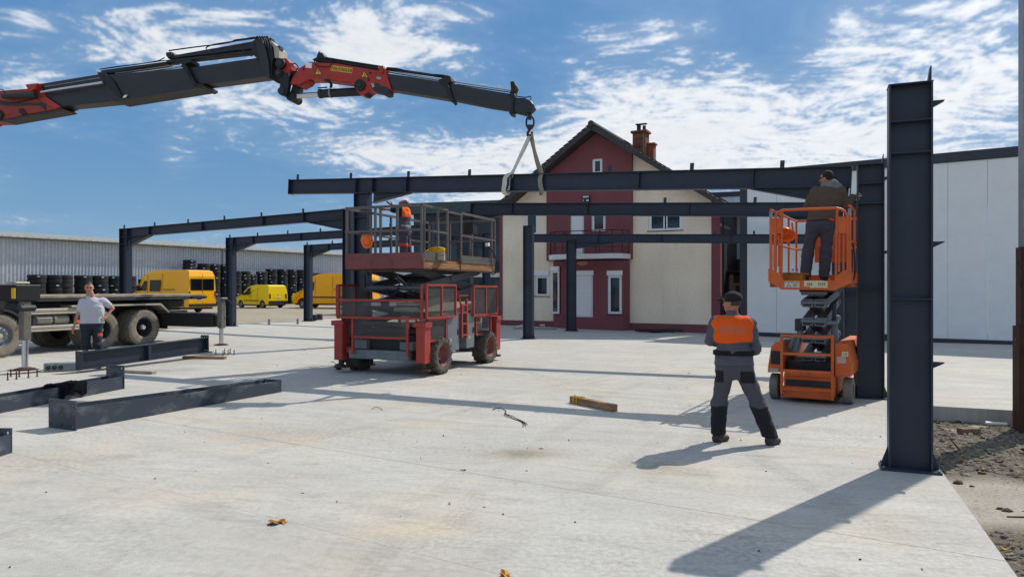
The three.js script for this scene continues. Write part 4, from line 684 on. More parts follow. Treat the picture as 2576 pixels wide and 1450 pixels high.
  // cabinets and ladder on the right
  { const a = PS(878, 1000)[0], b = PS(958, 1000)[0], c = PS(1006, 1000)[0], e = PS(1060, 1000)[0]; for (const [k0, k1] of [[a, b], [c, e]]) { const q = part(t, 'cabinet', cb(.58, 1.0, .42, 1.17, -k1, -k0, .014), M.midGrey); part(q, 'latch', bb(1.001, 1.012, .74, .86, -k1 + .04, -k1 + .09), M.black); part(q, 'sticker', bb(1.001, 1.004, .62, .68, -k0 - .18, -k0 - .1), M.alu); }
    const l = part(t, 'ladder', [bar([1.02, .66, -b - .06], [1.02, 1.36, -b - .06], .05, .05), bar([1.02, .66, -c + .04], [1.02, 1.5, -c + .04], .05, .05)], M.liftRed); for (const h of [.72, .96, 1.2, 1.36]) part(l, 'rung', bar([1.02, h, -b - .08], [1.02, h, -c + .05], .05, .035), M.liftRed); part(t, 'warning_frame', [bar([.98, 1.36, -b - .1], [.98, 1.56, -b - .02], .03, .03), bar([.98, 1.56, -b - .02], [.98, 1.56, -c - .15], .03, .03)], M.liftRed); }
  // platform
  const pl = -.88, pr = .90, pz = -3.45, f0 = 2.12, f1 = 2.42;
  part(t, 'platform_deck', cb(pl + .04, pr - .04, f0 + .08, f0 + .17, pz + .04, -.04, .005), M.plywood);
  part(t, 'toe_board', cb(pl, pr - .06, f0 - .02, f1, -.02, .03, .012), M.liftRedDull, false, 'rust-red front toe board'); part(t, 'toe_board_corner', cyl([pr - .07, f0 - .02, -.06], [pr - .07, f1, -.06], .09, .09, 14), M.liftRedDull);
  part(t, 'toe_board', cb(pl, pl + .04, f0, f1, pz, -.025, .01), M.liftRedDull); part(t, 'toe_board', cb(pl + .045, pr, f0, f1, pz - .04, pz, .01), M.liftRedDull);
  const tb = (k0, k1, a = .24) => { part(t, 'toe_board', cb(pr - .03, pr + .01, f0 + .14, f0 + .14 + .17, -k1, -k0, .008), M.rail); part(t, 'deck_edge', cb(pr - .05, pr - .001, f0 + .0, f0 + .135, -k1, -k0, .008), M.plywood); };
  const kg0 = PS0(804.8 + .37 * 912, 690)[0] - .05, kg1 = PS0(804.8 + .37 * 1004, 690)[0] - .05; tb(.0, kg0); tb(kg1, -pz); part(t, 'deck_edge', cb(pr - .06, pr - .02, f0, f0 + .12, -kg1 + .002, -kg0 - .002, .008), M.plywood); part(t, 'deck_channel', bb(pl, pr, f0 - .03, f0 - .022 + .02, pz, -.05), M.rust);
  const rt = 3.34, rm = 2.86, rail = (a, b, th = .04) => part(t, 'rail', bar(a, b, th, th), M.rail), post = (x, z, top = rt, lean = 0) => part(t, 'rail_post', bar([x, f0 + .2, z], [x + lean, top, z], .042, .042), M.rail);
  const px = (zx) => Z(zx, 300)[0];
  rail([pl + .02, rt, -.0], [pr, rt, -.0], .05); rail([pl + .02, rm, -.0], [pr, rm, -.0]);
  for (const x of [pl + .03, px(375), px(425) - .05, px(520), pr]) post(x, -.0, rt - .02, x > 0 && x < .5 ? .02 : 0);
  rail([pr, rt, 0], [pr, rt, -kg0 + .0], .05); rail([pr, rm, 0], [pr, rm, -kg0]); post(pr, -.09); post(pr, -kg0); post(pr, -kg0 * .62);
  rail([pr, rt - .03, -kg0], [pr, rt - .03, -kg1 - .05]); rail([pr, rt, -kg1], [pr, rt, pz], .05); rail([pr, rm, -kg1], [pr, rm, pz]); post(pr, -kg1); post(pr, pz); post(pr, pz + .18);
  rail([pl, rt, 0], [pl, rt, pz], .05); rail([pl, rm, 0], [pl, rm, pz]); for (const z of [-.9, -1.7, -2.5, pz]) post(pl, z); rail([pl, rt, pz], [pr, rt, pz], .05); rail([pl, rm, pz], [pr, rm, pz]); for (const x of [-.3, .3]) post(x, pz);
  const cbx = part(t, 'control_box', cb(.62, .86, 2.95, 3.22, -2.6, -2.35, .02), M.black); part(cbx, 'bracket', bar([.74, 2.3, -2.45], [.74, 2.95, -2.45], .04, .04), M.rail); part(t, 'socket_box', cb(.86, .94, 2.7, 2.78, -3.1, -3.0, .01), M.paper); part(t, 'cable', tube([[.92, 2.72, -3.05], [.97, 2.5, -3.3], [.95, 2.3, -3.46], [.90, 2.05, -3.45], [.8, 2.12, -3.3]], .014, 30), M.hose);
}
// ------------------------------------------------------------ orange electric scissor lift
const OL = { x: 4.41, d: 10.67, ang: -31.3 * Math.PI / 180 };
{
  const P = vplane(OL.x, OL.d, OL.ang), Z = (x, y) => P(1710.3 + .4394 * x, 402.4 + .4394 * y), y0 = gh(OL.x, OL.d);
  const t = P.place(thing('orange_scissor_lift', 'narrow orange electric scissor lift with raised railed platform', 'scissor lift'), y0);
  const H = (y) => Z(740, y)[1], S = (x) => Z(x, 900)[0];
  const wheel = (x, z, s) => { const o = part(t, 'wheel', xf(lathe([[.1, -.06], [.16, -.068], [.19, -.06], [.198, -.05], [.198, .05], [.19, .06], [.16, .068], [.1, .06], [.1, -.06]], 32), [x, .197, z], [0, 0, Math.PI / 2]), std({ color: lin('#8b8880'), roughness: .9, map: wearB })); part(o, 'rim', xf(lathe([[0, .03], [.05, .05], [.1, .03], [.105, -.05], [0, -.05]], 20), [x, .197, z], [0, 0, s > 0 ? -Math.PI / 2 : Math.PI / 2]), M.orange); };
  const wl = S(523) + .01, wr = S(955); wheel(wl, -.28, -1); wheel(wr, -.28, 1); wheel(wl, -1.75, -1); wheel(wr, -1.75, 1);
  // chassis
  part(t, 'chassis', cb(S(590), S(885), .12, .42, -2.1, -.06, .02), M.orange); part(t, 'battery_well', bb(S(600), S(880), .421, .60, -1.95, -.2), M.black);
  const sideBox = (pts, z1 = -.02) => poly(pts.map(([x, y]) => Z(x, y)), -2.05, z1, .015);
  { const q = part(t, 'side_tray', sideBox([[500, 1215], [588, 1215], [588, 1040], [545, 1042], [520, 1068], [502, 1180]]), M.orange); part(q, 'tray_opening', poly([[522, 1090], [578, 1094], [576, 1170], [518, 1165]].map(([x, y]) => Z(x, y)), -.021, -.012), M.black); part(q, 'tray_lid', cb(S(530), S(580), H(1062), H(1040), -.5, -.06, .01), M.alu); part(q, 'sticker', poly([[512, 1190], [562, 1192], [562, 1212], [510, 1210]].map(([x, y]) => Z(x, y)), -.019, -.014), M.alu); }
  { const q = part(t, 'side_tray', sideBox([[886, 1240], [980, 1240], [982, 1180], [950, 1052], [888, 1048]]), M.orange); part(q, 'sticker', poly([[897, 1124], [950, 1122], [952, 1162], [898, 1164]].map(([x, y]) => Z(x, y)), -.019, -.014), M.alu);
    const ce = print(64, 48, (c, w, h) => { c.fillStyle = '#d9cfa2'; c.fillRect(0, 0, w, h); c.fillStyle = '#2b2a22'; c.font = 'bold 34px sans-serif'; c.textAlign = 'center'; c.textBaseline = 'middle'; c.fillText('CE', w / 2, h / 2 + 2); }); const [s, h] = Z(945, 1110); part(q, 'printed_sticker', xf(sign(.085, .066), [s, h, -.012]), ce, true); }
  part(t, 'front_plate', [cb(S(592), S(880), H(1365), H(1300), -.05, .02, .012)], M.orange); part(t, 'front_plate', cb(S(598), S(878), H(1240), H(1205), -.05, .0, .01), M.orange); part(t, 'tilt_guard', cb(S(600), S(876), .16, .34, -.06, -.055, .002), M.darkGrey); part(t, 'pothole_bar', cb(S(575), S(900), .065, .115, -1.8, -.12, .01), M.rust);
  // ladder frame in front
  const zf = .12, fb = (a, b, th = .036) => part(t, 'ladder_tube', bar([...Z(...a), zf], [...Z(...b), zf], th, th), M.orange);
  fb([592, 992], [592, 1330]); fb([880, 998], [880, 1366]); fb([598, 1000], [876, 1010]); fb([598, 1102], [876, 1112]); fb([598, 1198], [876, 1212]); fb([598, 1302], [876, 1314], .03);
  part(t, 'ladder_bracket', [bb(S(588), S(600), H(1330), H(1310), -.04, zf)], M.orange); part(t, 'ladder_bracket', [bb(S(874), S(886), H(1345), H(1325), -.04, zf)], M.orange);
  // scissor pack
  const hk = [1135, 1030, 930, 820].map(H); hk.push(1.66); const xa = [S(700), S(733), S(772), S(805)], zA = -.30, zB = -1.9;
  for (let k = 0; k + 1 < hk.length; k++) { for (const x of [xa[0], xa[3]]) part(t, 'scissor_arm', bar([x, hk[k], zA], [x, hk[k + 1], zB], .082, .12), M.scissor); for (const x of [xa[1], xa[2]]) part(t, 'scissor_arm', bar([x, hk[k + 1], zA], [x, hk[k], zB], .082, .12), M.scissor); part(t, 'pivot_tube', cyl([xa[0] - .04, (hk[k] + hk[k + 1]) / 2, -1.11], [xa[3] + .04, (hk[k] + hk[k + 1]) / 2, -1.11], .035, .035, 12), M.galv); }
  for (let k = 0; k < hk.length; k++) { part(t, 'cross_tube', cyl([xa[0] - .06, hk[k], zA + .01], [xa[3] + .05, hk[k], zA + .01], .042, .042, 14), M.midGrey); part(t, 'cross_tube', cyl([xa[0] - .06, hk[k], zB], [xa[3] + .05, hk[k], zB], .042, .042, 14), M.midGrey); for (const x of [(xa[0] + xa[1]) / 2, (xa[2] + xa[3]) / 2]) if (k < 4) { const q = part(t, 'arm_end', cb(x - .078, x + .078, hk[k] - .062, hk[k] + .062, zA - .12, zA + .075, .008), M.galv); part(q, 'arm_end_mouth', bb(x - .062, x + .062, hk[k] - .046, hk[k] + .046, zA + .0755, zA + .0785), M.black); part(q, 'cross_pin', cyl([x - .09, hk[k] + .012, zA + .085], [x + .09, hk[k] + .012, zA + .085], .026, .026, 12), M.midGrey); } }
  part(t, 'lift_cylinder', cyl([xa[3] + .14, .55, -.5], [xa[3] + .14, hk[2], -.42], .05, .05, 14), M.midGrey); part(t, 'lift_rod', cyl([xa[3] + .14, hk[2], -.42], [xa[3] + .14, 1.5, -.38], .03, .03, 12), M.darkGrey); part(t, 'link', cyl([xa[1], hk[2], -.26], [S(890), hk[2] - .01, -.26], .035, .035, 10), M.midGrey);
  part(t, 'valve_block', cb(S(640), S(690), H(985), H(915), -.55, -.25, .01), M.darkGrey); part(t, 'strut', bar([S(650), H(1110), -.2], [S(672), H(985), -.3], .07, .07), M.midGrey); part(t, 'strut', bar([S(615), H(1085), -.16], [S(645), H(1000), -.25], .035, .035), M.midGrey);
  part(t, 'hose', tube([[S(620), H(1150), -.05], [S(680), H(1172), -.02], [S(760), H(1168), -.02], [S(810), H(1150), -.06]], .014, 24), M.hose); part(t, 'hose', tube([[S(982), H(480), -.2], [S(992), H(560), -.2], [S(990), H(660), -.25], [S(965), H(715), -.4]], .012, 24), M.hose);
  part(t, 'platform_frame', bb(xa[0] - .08, xa[3] + .08, 1.665, 1.72, -2.0, -.25), M.black);
  // platform
  const pz = -2.25, dk = 1.80; const lip = [[505, 620], [548, 632], [575, 655], [592, 688], [888, 688], [905, 655], [935, 632], [985, 620], [978, 706], [886, 745], [580, 740], [505, 692]].map(([x, y]) => Z(x, y));
  part(t, 'front_lip', poly(lip, -.03, .0, .006), M.orange); part(t, 'deck', cb(S(512), S(978), dk - .06, dk, pz, -.035, .008), std({ color: lin('#b0552a'), roughness: .8, map: wearB }));
  for (const s of [S(512), S(975)]) part(t, 'side_toe_board', cb(s - .012, s + .012, dk + .001, dk + .16, pz, -.04, .005), M.orange); part(t, 'rear_toe_board', cb(S(514), S(973), dk + .001, dk + .16, pz - .02, pz, .005), M.orange);
  const op = (pts, r = .021) => part(t, 'rail', pipe(pts.map(([x, y, z = -.015]) => [...Z(x, y), z]), r, 8), M.orange);
  op([[546, 640], [546, 320], [562, 298], [588, 286], [740, 280], [896, 275], [930, 284], [955, 306], [962, 330], [962, 640]]);
  op([[586, 285], [580, 690]], .016); op([[900, 276], [893, 700]], .018);
  for (const [x, y] of [[519, 292], [971, 276]]) { const q = part(t, 'corner_post', bar([...Z(x, 640), -.03], [...Z(x, y + 40), -.03], .04, .04), M.orange); part(q, 'post_tip', bar([...Z(x, y + 40), -.03], [...Z(x, y), -.03], .042, .042), M.galv); }
  const plate = (pts) => part(t, 'corner_plate', poly(pts.map(([x, y]) => Z(x, y)), -.018, -.012), M.orange); plate([[528, 332], [590, 330], [588, 418], [528, 420]]); plate([[892, 322], [962, 324], [962, 420], [890, 416]]);
  op([[540, 430], [538, 620]], .013); op([[565, 430], [563, 610]], .013); op([[912, 425], [910, 640]], .015); op([[938, 425], [936, 630]], .015);
  // sides and far end
  const rz = (x, z0, z1, h, r = .019) => part(t, 'rail', cyl([x, h, z0], [x, h, z1], r, r, 8), M.orange);
  for (const s of [S(518), S(968)]) { for (const h of [2.93, 2.42]) rz(s, -.03, pz, h); for (const z of [-.75, -1.5, pz]) part(t, 'rail_post', cyl([s, dk, z], [s, 2.93, z], .018, .018, 8), M.orange); }
  part(t, 'rail', pipe([[S(518), 2.93, pz], [S(968), 2.93, pz]], .02), M.orange); part(t, 'end_panel', cb(S(640), S(880), 2.18, 2.80, pz - .006, pz + .006, .002), M.orange); part(t, 'rail', pipe([[S(518), 2.42, pz], [S(968), 2.42, pz]], .016), M.orange);
  op([[600, 340, -.6], [606, 390, -.6], [592, 430, -.62]], .014);
  part(t, 'document_tube', cyl([S(578), H(570), -.05], [S(581), H(480), -.05], .016, .016, 8), M.strapYellow);
  // printed plates on the lip
  const warn = print(160, 72, (c, w, h) => { c.fillStyle = '#cfc9b4'; c.fillRect(0, 0, w, h); c.fillStyle = '#3c3a33'; c.fillRect(6, 6, 148, 12); c.fillStyle = '#cfc9b4'; for (let i = 0; i < 14; i++) c.fillRect(10 + i * 10, 9, 7, 6); c.fillStyle = '#3c3a33'; c.beginPath(); c.moveTo(14, 64); c.lineTo(44, 28); c.lineTo(78, 64); c.closePath(); c.fill(); c.fillStyle = '#cfc9b4'; c.beginPath(); c.moveTo(28, 60); c.lineTo(45, 38); c.lineTo(62, 60); c.closePath(); c.fill(); c.fillStyle = '#3c3a33'; for (let r = 0; r < 4; r++) c.fillRect(88, 28 + r * 10, 62 - (r % 2) * 20, 5); });
  const pict = print(240, 80, (c, w, h) => { c.fillStyle = '#d0c49c'; c.fillRect(0, 0, w, h); c.fillStyle = '#33322c'; for (const x of [40, 58, 76, 152, 172, 192, 212]) { c.beginPath(); c.arc(x, 26, 5, 0, 7); c.fill(); c.fillRect(x - 5, 32, 10, 16); c.fillRect(x - 4, 48, 3, 12); c.fillRect(x + 1, 48, 3, 12); } c.fillStyle = '#9a7b42'; c.fillRect(0, 66, 60, 14); c.fillRect(200, 0, 40, 8); });
  { const [s, h] = Z(642, 711); part(t, 'printed_plate', xf(sign(.21, .095), [s, h, .004]), warn, true); } { const [s, h] = Z(778, 710); part(t, 'printed_plate', xf(sign(.325, .105), [s, h, .004]), pict, true); }
}
// ------------------------------------------------------------ flatbed truck with loading crane (local x = away along the rows, z = towards the slab)
const TR = { u: -19.5, y: ghUV(-18.4, 14) };
{
  const t = thing('crane_truck', 'dusty flatbed truck with red and black folding loading crane on outriggers', 'truck', grid(TR.u, 0, TR.y), Math.PI / 2 + UA);
  // wheels: axis along local z
  const bigWheel = (x, z, dual, side) => {
    const R = .53, w = .31, prof = [[R * .52, -w * .42], [R * .62, -w * .48], [R * .86, -w * .5], [R * .95, -w * .45], [R * .975, -w * .38], [R * .975, w * .38], [R * .95, w * .45], [R * .86, w * .5], [R * .62, w * .48], [R * .52, w * .42], [R * .52, -w * .42]];
    const gs = [xf(lathe(prof, 44), [x, R, z], [Math.PI / 2, 0, 0])]; if (dual) gs.push(xf(lathe(prof, 44), [x, R, z - side * .35], [Math.PI / 2, 0, 0]));
    const o = part(t, 'wheel', gs[0], M.dustyRubber); if (dual) part(t, 'inner_wheel', gs[1], M.dustyRubber);
    const L = []; const n = 40; for (let i = 0; i < n; i++) for (const [q, ww] of [[-.36, .2], [-.08, .2], [.18, .2], [.38, .14]]) for (const zz of dual ? [z, z - side * .35] : [z]) { const b = bx(0, R * .985, q * w, R * .11, R * .04, ww * w); b.rotateZ(i / n * 6.2832 + q * .2); b.translate(x, R, zz); L.push(b); }
    const tr = part(o, 'tread', L, M.dustyRubber); tr.userData.kind = 'stuff';
    const deep = dual ? -.18 : .02; const rim = dual ? [[0, w * .02 + .06], [R * .17, w * .02 + .06], [R * .19, -.03], [R * .3, -.10], [R * .44, -.12], [R * .47, w * .15], [R * .52, w * .42], [R * .54, w * .40], [R * .54, -w * .4], [0, -w * .4]] : [[0, w * .30], [R * .16, w * .30], [R * .2, w * .42], [R * .34, w * .46], [R * .42, w * .30], [R * .47, w * .2], [R * .52, w * .42], [R * .54, w * .40], [R * .54, -w * .4], [0, -w * .4]];
    part(o, 'rim', xf(lathe(rim, 32), [x, R, z], [side > 0 ? Math.PI / 2 : -Math.PI / 2, 0, 0]), dual ? M.darkGrey : M.midGrey); part(o, 'hub', xf(cyl([0, 0, 0], [0, 0, side * .06], .075, .06, 8), [x, R, z + side * (dual ? .065 : .11)]), M.alu);
    for (let i = 0; i < 10; i++) { const a = i / 10 * 6.283; part(o, 'wheel_nut', xf(cyl([0, 0, 0], [0, 0, side * .035], .018, .015, 6), [x + Math.cos(a) * R * .34, R + Math.sin(a) * R * .34, z + side * (dual ? -.10 : .14)]), M.bolt); }
  };
  for (const s of [1, -1]) { bigWheel(15.3, s * 1.06, true, s); bigWheel(13.92, s * 1.06, true, s); bigWheel(11.2, s * 1.06, false, s); bigWheel(9.3, s * 1.06, false, s); }
  part(t, 'chassis_rail', bb(7.2, 17.3, .78, 1.08, .36, .44), M.darkGrey); part(t, 'chassis_rail', bb(7.2, 17.3, .78, 1.08, -.44, -.36), M.darkGrey); for (const x of [9.3, 11.2, 13.92, 15.3]) part(t, 'axle', cyl([x, .53, -.95], [x, .53, .95], .09, .09, 10), M.darkGrey); for (const x of [8, 12.4, 16.2]) part(t, 'cross_member', bb(x - .1, x + .1, .82, 1.04, -.36, .36), M.darkGrey);
  // deck
  for (let i = 0; i < 9; i++) part(t, 'deck_plank', cb(12.1, 17.55, 1.445, 1.515, -1.25 + i * .2785, -1.25 + i * .2785 + .27, .006), M.woodGrey);
  part(t, 'deck_edge', cb(12.1, 17.55, 1.35, 1.443, 1.16, 1.24, .008), M.darkGrey); part(t, 'deck_edge', cb(12.1, 17.55, 1.35, 1.443, -1.24, -1.16, .008), M.darkGrey); for (let i = 0; i < 9; i++) part(t, 'deck_bearer', poly([[-1.15, 1.443], [1.15, 1.443], [1.15, 1.39], [.6, 1.30], [-.6, 1.30], [-1.15, 1.39]], -.04, .04), M.darkGrey).applyMatrix4(M4().makeRotationY(Math.PI / 2).setPosition(12.4 + i * .6, 0, 0));
  part(t, 'subframe', bb(12.1, 17.4, 1.09, 1.296, -.5, .5), M.darkGrey); part(t, 'lashing_bar', bb(17.0, 17.6, 1.37, 1.45, 1.0, 1.262 + .02), M.black);
  // mudguard over the tandem axle
  part(t, 'mudguard', poly([[13.0, 1.24], [15.85, 1.24], [16.15, .98], [16.15, .82], [16.11, .82], [16.11, .96], [15.83, 1.19], [13.0, 1.19]], .78, 1.25), M.alu); part(t, 'mud_flap', bb(16.1, 16.13, .45, .818, .8, 1.2), M.black);
  part(t, 'mudguard', (() => { const a = [], b = []; for (let i = 0; i <= 14; i++) { const q = Math.PI * (.08 + .9 * i / 14); a.push([11.2 + .66 * Math.cos(q), .53 + .66 * Math.sin(q)]); b.push([11.2 + .61 * Math.cos(q), .53 + .61 * Math.sin(q)]); } return poly([...a, ...b.reverse()], .88, 1.24); })(), M.darkGrey);
  // side guard and gear between the axles
  for (const [y0, y1] of [[1.02, 1.17], [.58, .73]]) { const g = part(t, 'side_guard', [cb(11.95, 13.25, y0, y1, 1.17, 1.21, .012)], M.alu); part(g, 'groove', bb(11.97, 13.23, (y0 + y1) / 2 - .008, (y0 + y1) / 2 + .008, 1.2095, 1.2125), M.darkGrey); }
  for (const x of [12.05, 13.15]) part(t, 'guard_post', bb(x - .03, x + .03, .6, 1.15, 1.10, 1.168), M.darkGrey); part(t, 'side_marker', cb(13.14, 13.26, .76, .84, 1.18, 1.23, .01), M.lampOrange);
  part(t, 'air_tank', cyl([12.2, .85, .95], [12.6, .85, .95], .14, .14, 14), M.alu); part(t, 'air_tank', cyl([12.66, .85, .95], [13.05, .85, .95], .14, .14, 14), M.alu); part(t, 'fuel_tank', cb(12.0, 13.1, .45, 1.05, -1.2, -.6, .05), M.galv); part(t, 'toolbox', cb(16.2, 16.9, .7, 1.02, .6, 1.2, .02), M.black); part(t, 'tank_bracket', bb(12.1, 13.1, .68, .705, .6, 1.1), M.darkGrey);
  // outriggers
  const beamZ = 4.15; // reach of the front outrigger
  part(t, 'outrigger_housing', cb(9.55, 10.25, 1.36, 1.76, -1.3, 1.5, .02), M.black); part(t, 'outrigger_beam', cb(9.70, 10.10, 1.46, 1.72, 1.5, beamZ, .015), M.darkGrey); { const q = part(t, 'outrigger_head', cb(9.64, 10.16, 1.43, 1.77, beamZ - .5, beamZ + .12, .02), M.black); part(q, 'yellow_plate', bb(9.62, 9.639, 1.48, 1.70, beamZ + .0, beamZ + .11), M.labelYellow); part(q, 'valve', cyl([9.6, 1.28, beamZ + .3], [9.9, 1.28, beamZ + .3], .07, .07, 10), M.darkGrey); part(q, 'hose', tube([[9.62, 1.3, beamZ + .2], [9.55, 1.1, beamZ + .34], [9.6, .95, beamZ + .22]], .013, 20), M.hose); part(q, 'handle', cb(9.7, 10.0, 1.78, 1.83, beamZ - .3, beamZ + .02, .02), M.alu); }
  const legs = (x, z, top, mid) => { const g0 = gh(WX(TR.u + z, x), WD(TR.u + z, x)) - TR.y; const q = part(t, 'outrigger_leg', cb(x - .085, x + .085, mid, top, z - .085, z + .085, .015), M.legGrey); part(q, 'leg_rod', cyl([x, g0 + .05, z], [x, mid - .001, z], .062, .062, 16), M.chrome); part(q, 'foot', lathe([[0, 0], [.2, 0], [.2, .02], [.08, .05], [0, .06]], 18).translate(x, g0 + .002, z), M.rust); };
  legs(9.9, beamZ, 1.42, .6); part(t, 'foot_mat', lathe([[0, 0], [.34, 0], [.33, .012], [0, .014]], 16).translate(9.9, gh(WX(TR.u + beamZ, 9.9), WD(TR.u + beamZ, 9.9)) - TR.y - .012, beamZ), M.rust);
  part(t, 'rear_outrigger_beam', cb(15.9, 16.35, .55, .93, .5, 3.25, .015), M.black); part(t, 'rear_beam_lip', cb(15.88, 16.37, .932, .96, 1.3, 3.2, .005), M.darkGrey); legs(16.1, 3.4, 1.36, .52); part(t, 'leg_cap', cb(15.98, 16.22, 1.362, 1.42, 3.26, 3.54, .02), M.legGrey); part(t, 'hose', tube([[16.2, 1.38, 3.5], [16.36, 1.2, 3.56], [16.3, .95, 3.55], [16.36, .8, 3.3]], .014, 24), M.hose);
  // crane base, off to the left: column and slewing block
  part(t, 'crane_base', cb(9.4, 10.4, 1.08, 2.1, -.6, .6, .05), M.craneRedOld); part(t, 'crane_column', cb(9.62, 10.28, 2.102, 5.2, -.3, .3, .06), M.craneRedOld); { const q = part(t, 'cab', poly([[7.0, .62], [9.05, .62], [9.05, 3.02], [7.5, 3.08], [7.28, 2.9], [7.02, 1.75]], -1.2, 1.2, .06), M.craneRedOld); part(q, 'windscreen', bar([7.03, 1.82, 0], [7.26, 2.82, 0], 2.1, .02).translate(-.012, .004, 0), M.carGlass); for (const s of [-1, 1]) { part(q, 'side_window', poly([[7.3, 1.8], [8.3, 1.8], [8.3, 2.6], [7.46, 2.6]], s > 0 ? 1.195 : -1.206, s > 0 ? 1.206 : -1.195), M.carGlass); part(q, 'mirror', cb(6.95, 7.1, 1.9, 2.5, s * 1.28, s * 1.44, .02), M.black); part(q, 'step', cb(7.5, 8.4, .5, .58, s * .9, s * 1.2, .01), M.black); part(q, 'headlight', cb(6.96, 7.02, .72, .92, s * .75, s * 1.08, .01), M.lampWhite); } part(q, 'grille', cb(6.985, 7.0, 1.0, 1.6, -.8, .8, .005), M.black); part(q, 'bumper', cb(6.85, 7.2, .38, .62, -1.22, 1.22, .04), M.bumper); } part(t, 'crane_console', cb(10.42, 11.3, 1.1, 1.78, .3, 1.24, .03), M.black);
  // ---- boom: drawn in its own vertical plane, hung on the truck
  const bx0 = WX(TR.u, 9.95), bd0 = WD(TR.u, 9.95), bang = Math.atan2(13.98 - bd0, .335 - bx0), P = vplane(bx0, bd0, bang);
  const boom = new THREE.Group(); boom.name = 'crane_boom'; { const inv = M4().compose(t.position, new THREE.Quaternion().setFromEuler(t.rotation), V3(1, 1, 1)).invert(), w = M4().makeRotationY(bang).setPosition(bx0, 0, -bd0); inv.multiply(w).decompose(boom.position, boom.quaternion, boom.scale); } t.add(boom);
  const A = (x, y) => P(x * .2864, 67.1 + y * .2864), C = (x, y) => P(637.1 + x * .2864, 80.5 + y * .2864);
  const ex = (name, T, pts, z0, z1, m, bev = .015, lab) => part(boom, name, poly(pts.map((p) => T(...p)), z0, z1, bev), m, false, lab);
  const rod = (name, T, a, b, r, z, m, seg = 14) => part(boom, name, cyl([...T(...a), z], [...T(...b), z], r, r, seg), m);
  // inner arm
  part(boom, 'boom_root', poly([[-1.0, 4.7], [.6, 4.8], [...A(-40, 850)], [...A(-40, 585)], [.4, 5.75], [-1.0, 5.6]], -.2, .2, .02), M.craneRedOld);
  ex('inner_boom', A, [[-60, 590], [120, 578], [330, 562], [420, 545], [470, 640], [605, 735], [560, 748], [300, 792], [85, 846], [-60, 850]], -.22, .22, M.craneRedOld, .03);
  ex('inner_boom_foot', A, [[-60, 850], [85, 850], [110, 790], [75, 752], [-60, 750]], .221, .27, M.black); ex('inner_boom_rail', A, [[90, 836], [620, 741], [632, 750], [600, 760], [90, 850]], -.16, .235, M.darkGrey, .008); ex('inner_boom_collar', A, [[405, 655], [480, 640], [605, 725], [560, 745]], .221, .24, M.craneRed, .006); ex('inner_boom_clamp', A, [[240, 742], [270, 740], [310, 785], [270, 795], [245, 775]], .221, .25, M.black, .004); ex('inner_boom_painted_shadow', A, [[-60, 640], [160, 690], [430, 690], [470, 705], [470, 755], [420, 712], [150, 716], [-60, 690]], .221, .232, M.darkGrey, .003);  // the thin dark grey side plate is a shadow on the boom, painted as geometry
  rod('boom_cylinder', A, [130, 640], [410, 630], .062, .31, M.darkGrey); ex('cylinder_clamp', A, [[335, 545], [440, 535], [420, 580], [390, 600], [360, 590]], .2, .36, M.craneRed, .01); rod('chrome_rod', A, [455, 605], [990, 522], .028, .30, M.chrome);
  ex('telescope', A, [[400, 520], [935, 432], [1060, 452], [1040, 672], [640, 712], [600, 730], [470, 640], [420, 560]], -.19, .19, M.boom, .03, 'first black telescope section'); rod('telescope_rib', A, [450, 548], [935, 470], .012, .195, M.galv, 8);
  ex('telescope', A, [[930, 452], [1650, 388], [1700, 372], [1765, 540], [1800, 560], [1065, 680], [1020, 665]], -.23, .23, M.boom, .035, 'second black telescope section'); ex('telescope', A, [[1690, 378], [2330, 285], [2400, 452], [1790, 532], [1740, 500]], -.17, .17, M.boom, .03, 'third black telescope section');
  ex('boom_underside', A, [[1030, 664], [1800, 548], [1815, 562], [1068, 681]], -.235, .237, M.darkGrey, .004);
  ex('collar', A, [[930, 430], [985, 432], [1070, 500], [1148, 640], [1120, 645], [1000, 540], [950, 470]], -.26, .275, M.black, .01); ex('collar', A, [[1640, 330], [1700, 372], [1735, 430], [1745, 500], [1790, 530], [1850, 535], [1850, 555], [1820, 568], [1770, 540], [1715, 470]], -.26, .265, M.black, .01); ex('collar_pad', A, [[1155, 652], [1175, 628], [1195, 628], [1180, 650]], .27, .29, M.paper, .003); ex('collar_bracket', A, [[1655, 385], [1680, 330], [1740, 320], [1740, 345], [1700, 355], [1670, 390]], -.05, .27, M.black, .006);
  // cylinders along the top
  ex('cylinder_housing', A, [[915, 395], [1480, 318], [1490, 335], [1040, 420], [930, 425]], -.12, .12, M.boom, .02); ex('white_flap', A, [[868, 380], [922, 396], [915, 416], [885, 412]], .02, .12, M.paper, .003); rod('chrome_rod', A, [1040, 446], [1625, 366], .02, .14, M.chrome); rod('steel_line', A, [930, 386], [1480, 312], .012, .13, M.black, 8); rod('steel_rod', A, [1060, 430], [1620, 352], .010, .17, M.galv, 8);
  ex('cylinder_housing', A, [[1500, 292], [1505, 242], [1545, 238], [1560, 262], [2280, 135], [2300, 165], [2260, 205], [1550, 290]], -.10, .12, M.boom, .02); ex('cylinder_housing', A, [[1470, 305], [2250, 215], [2260, 235], [1490, 325]], -.1, .1, M.darkGrey, .014); ex('bracket_plate', A, [[1492, 245], [1540, 238], [1545, 280], [1510, 292], [1495, 275]], .121, .15, M.black, .006); ex('housing_end', A, [[1620, 330], [1680, 318], [1690, 385], [1640, 390]], -.1, .1, M.black, .01);
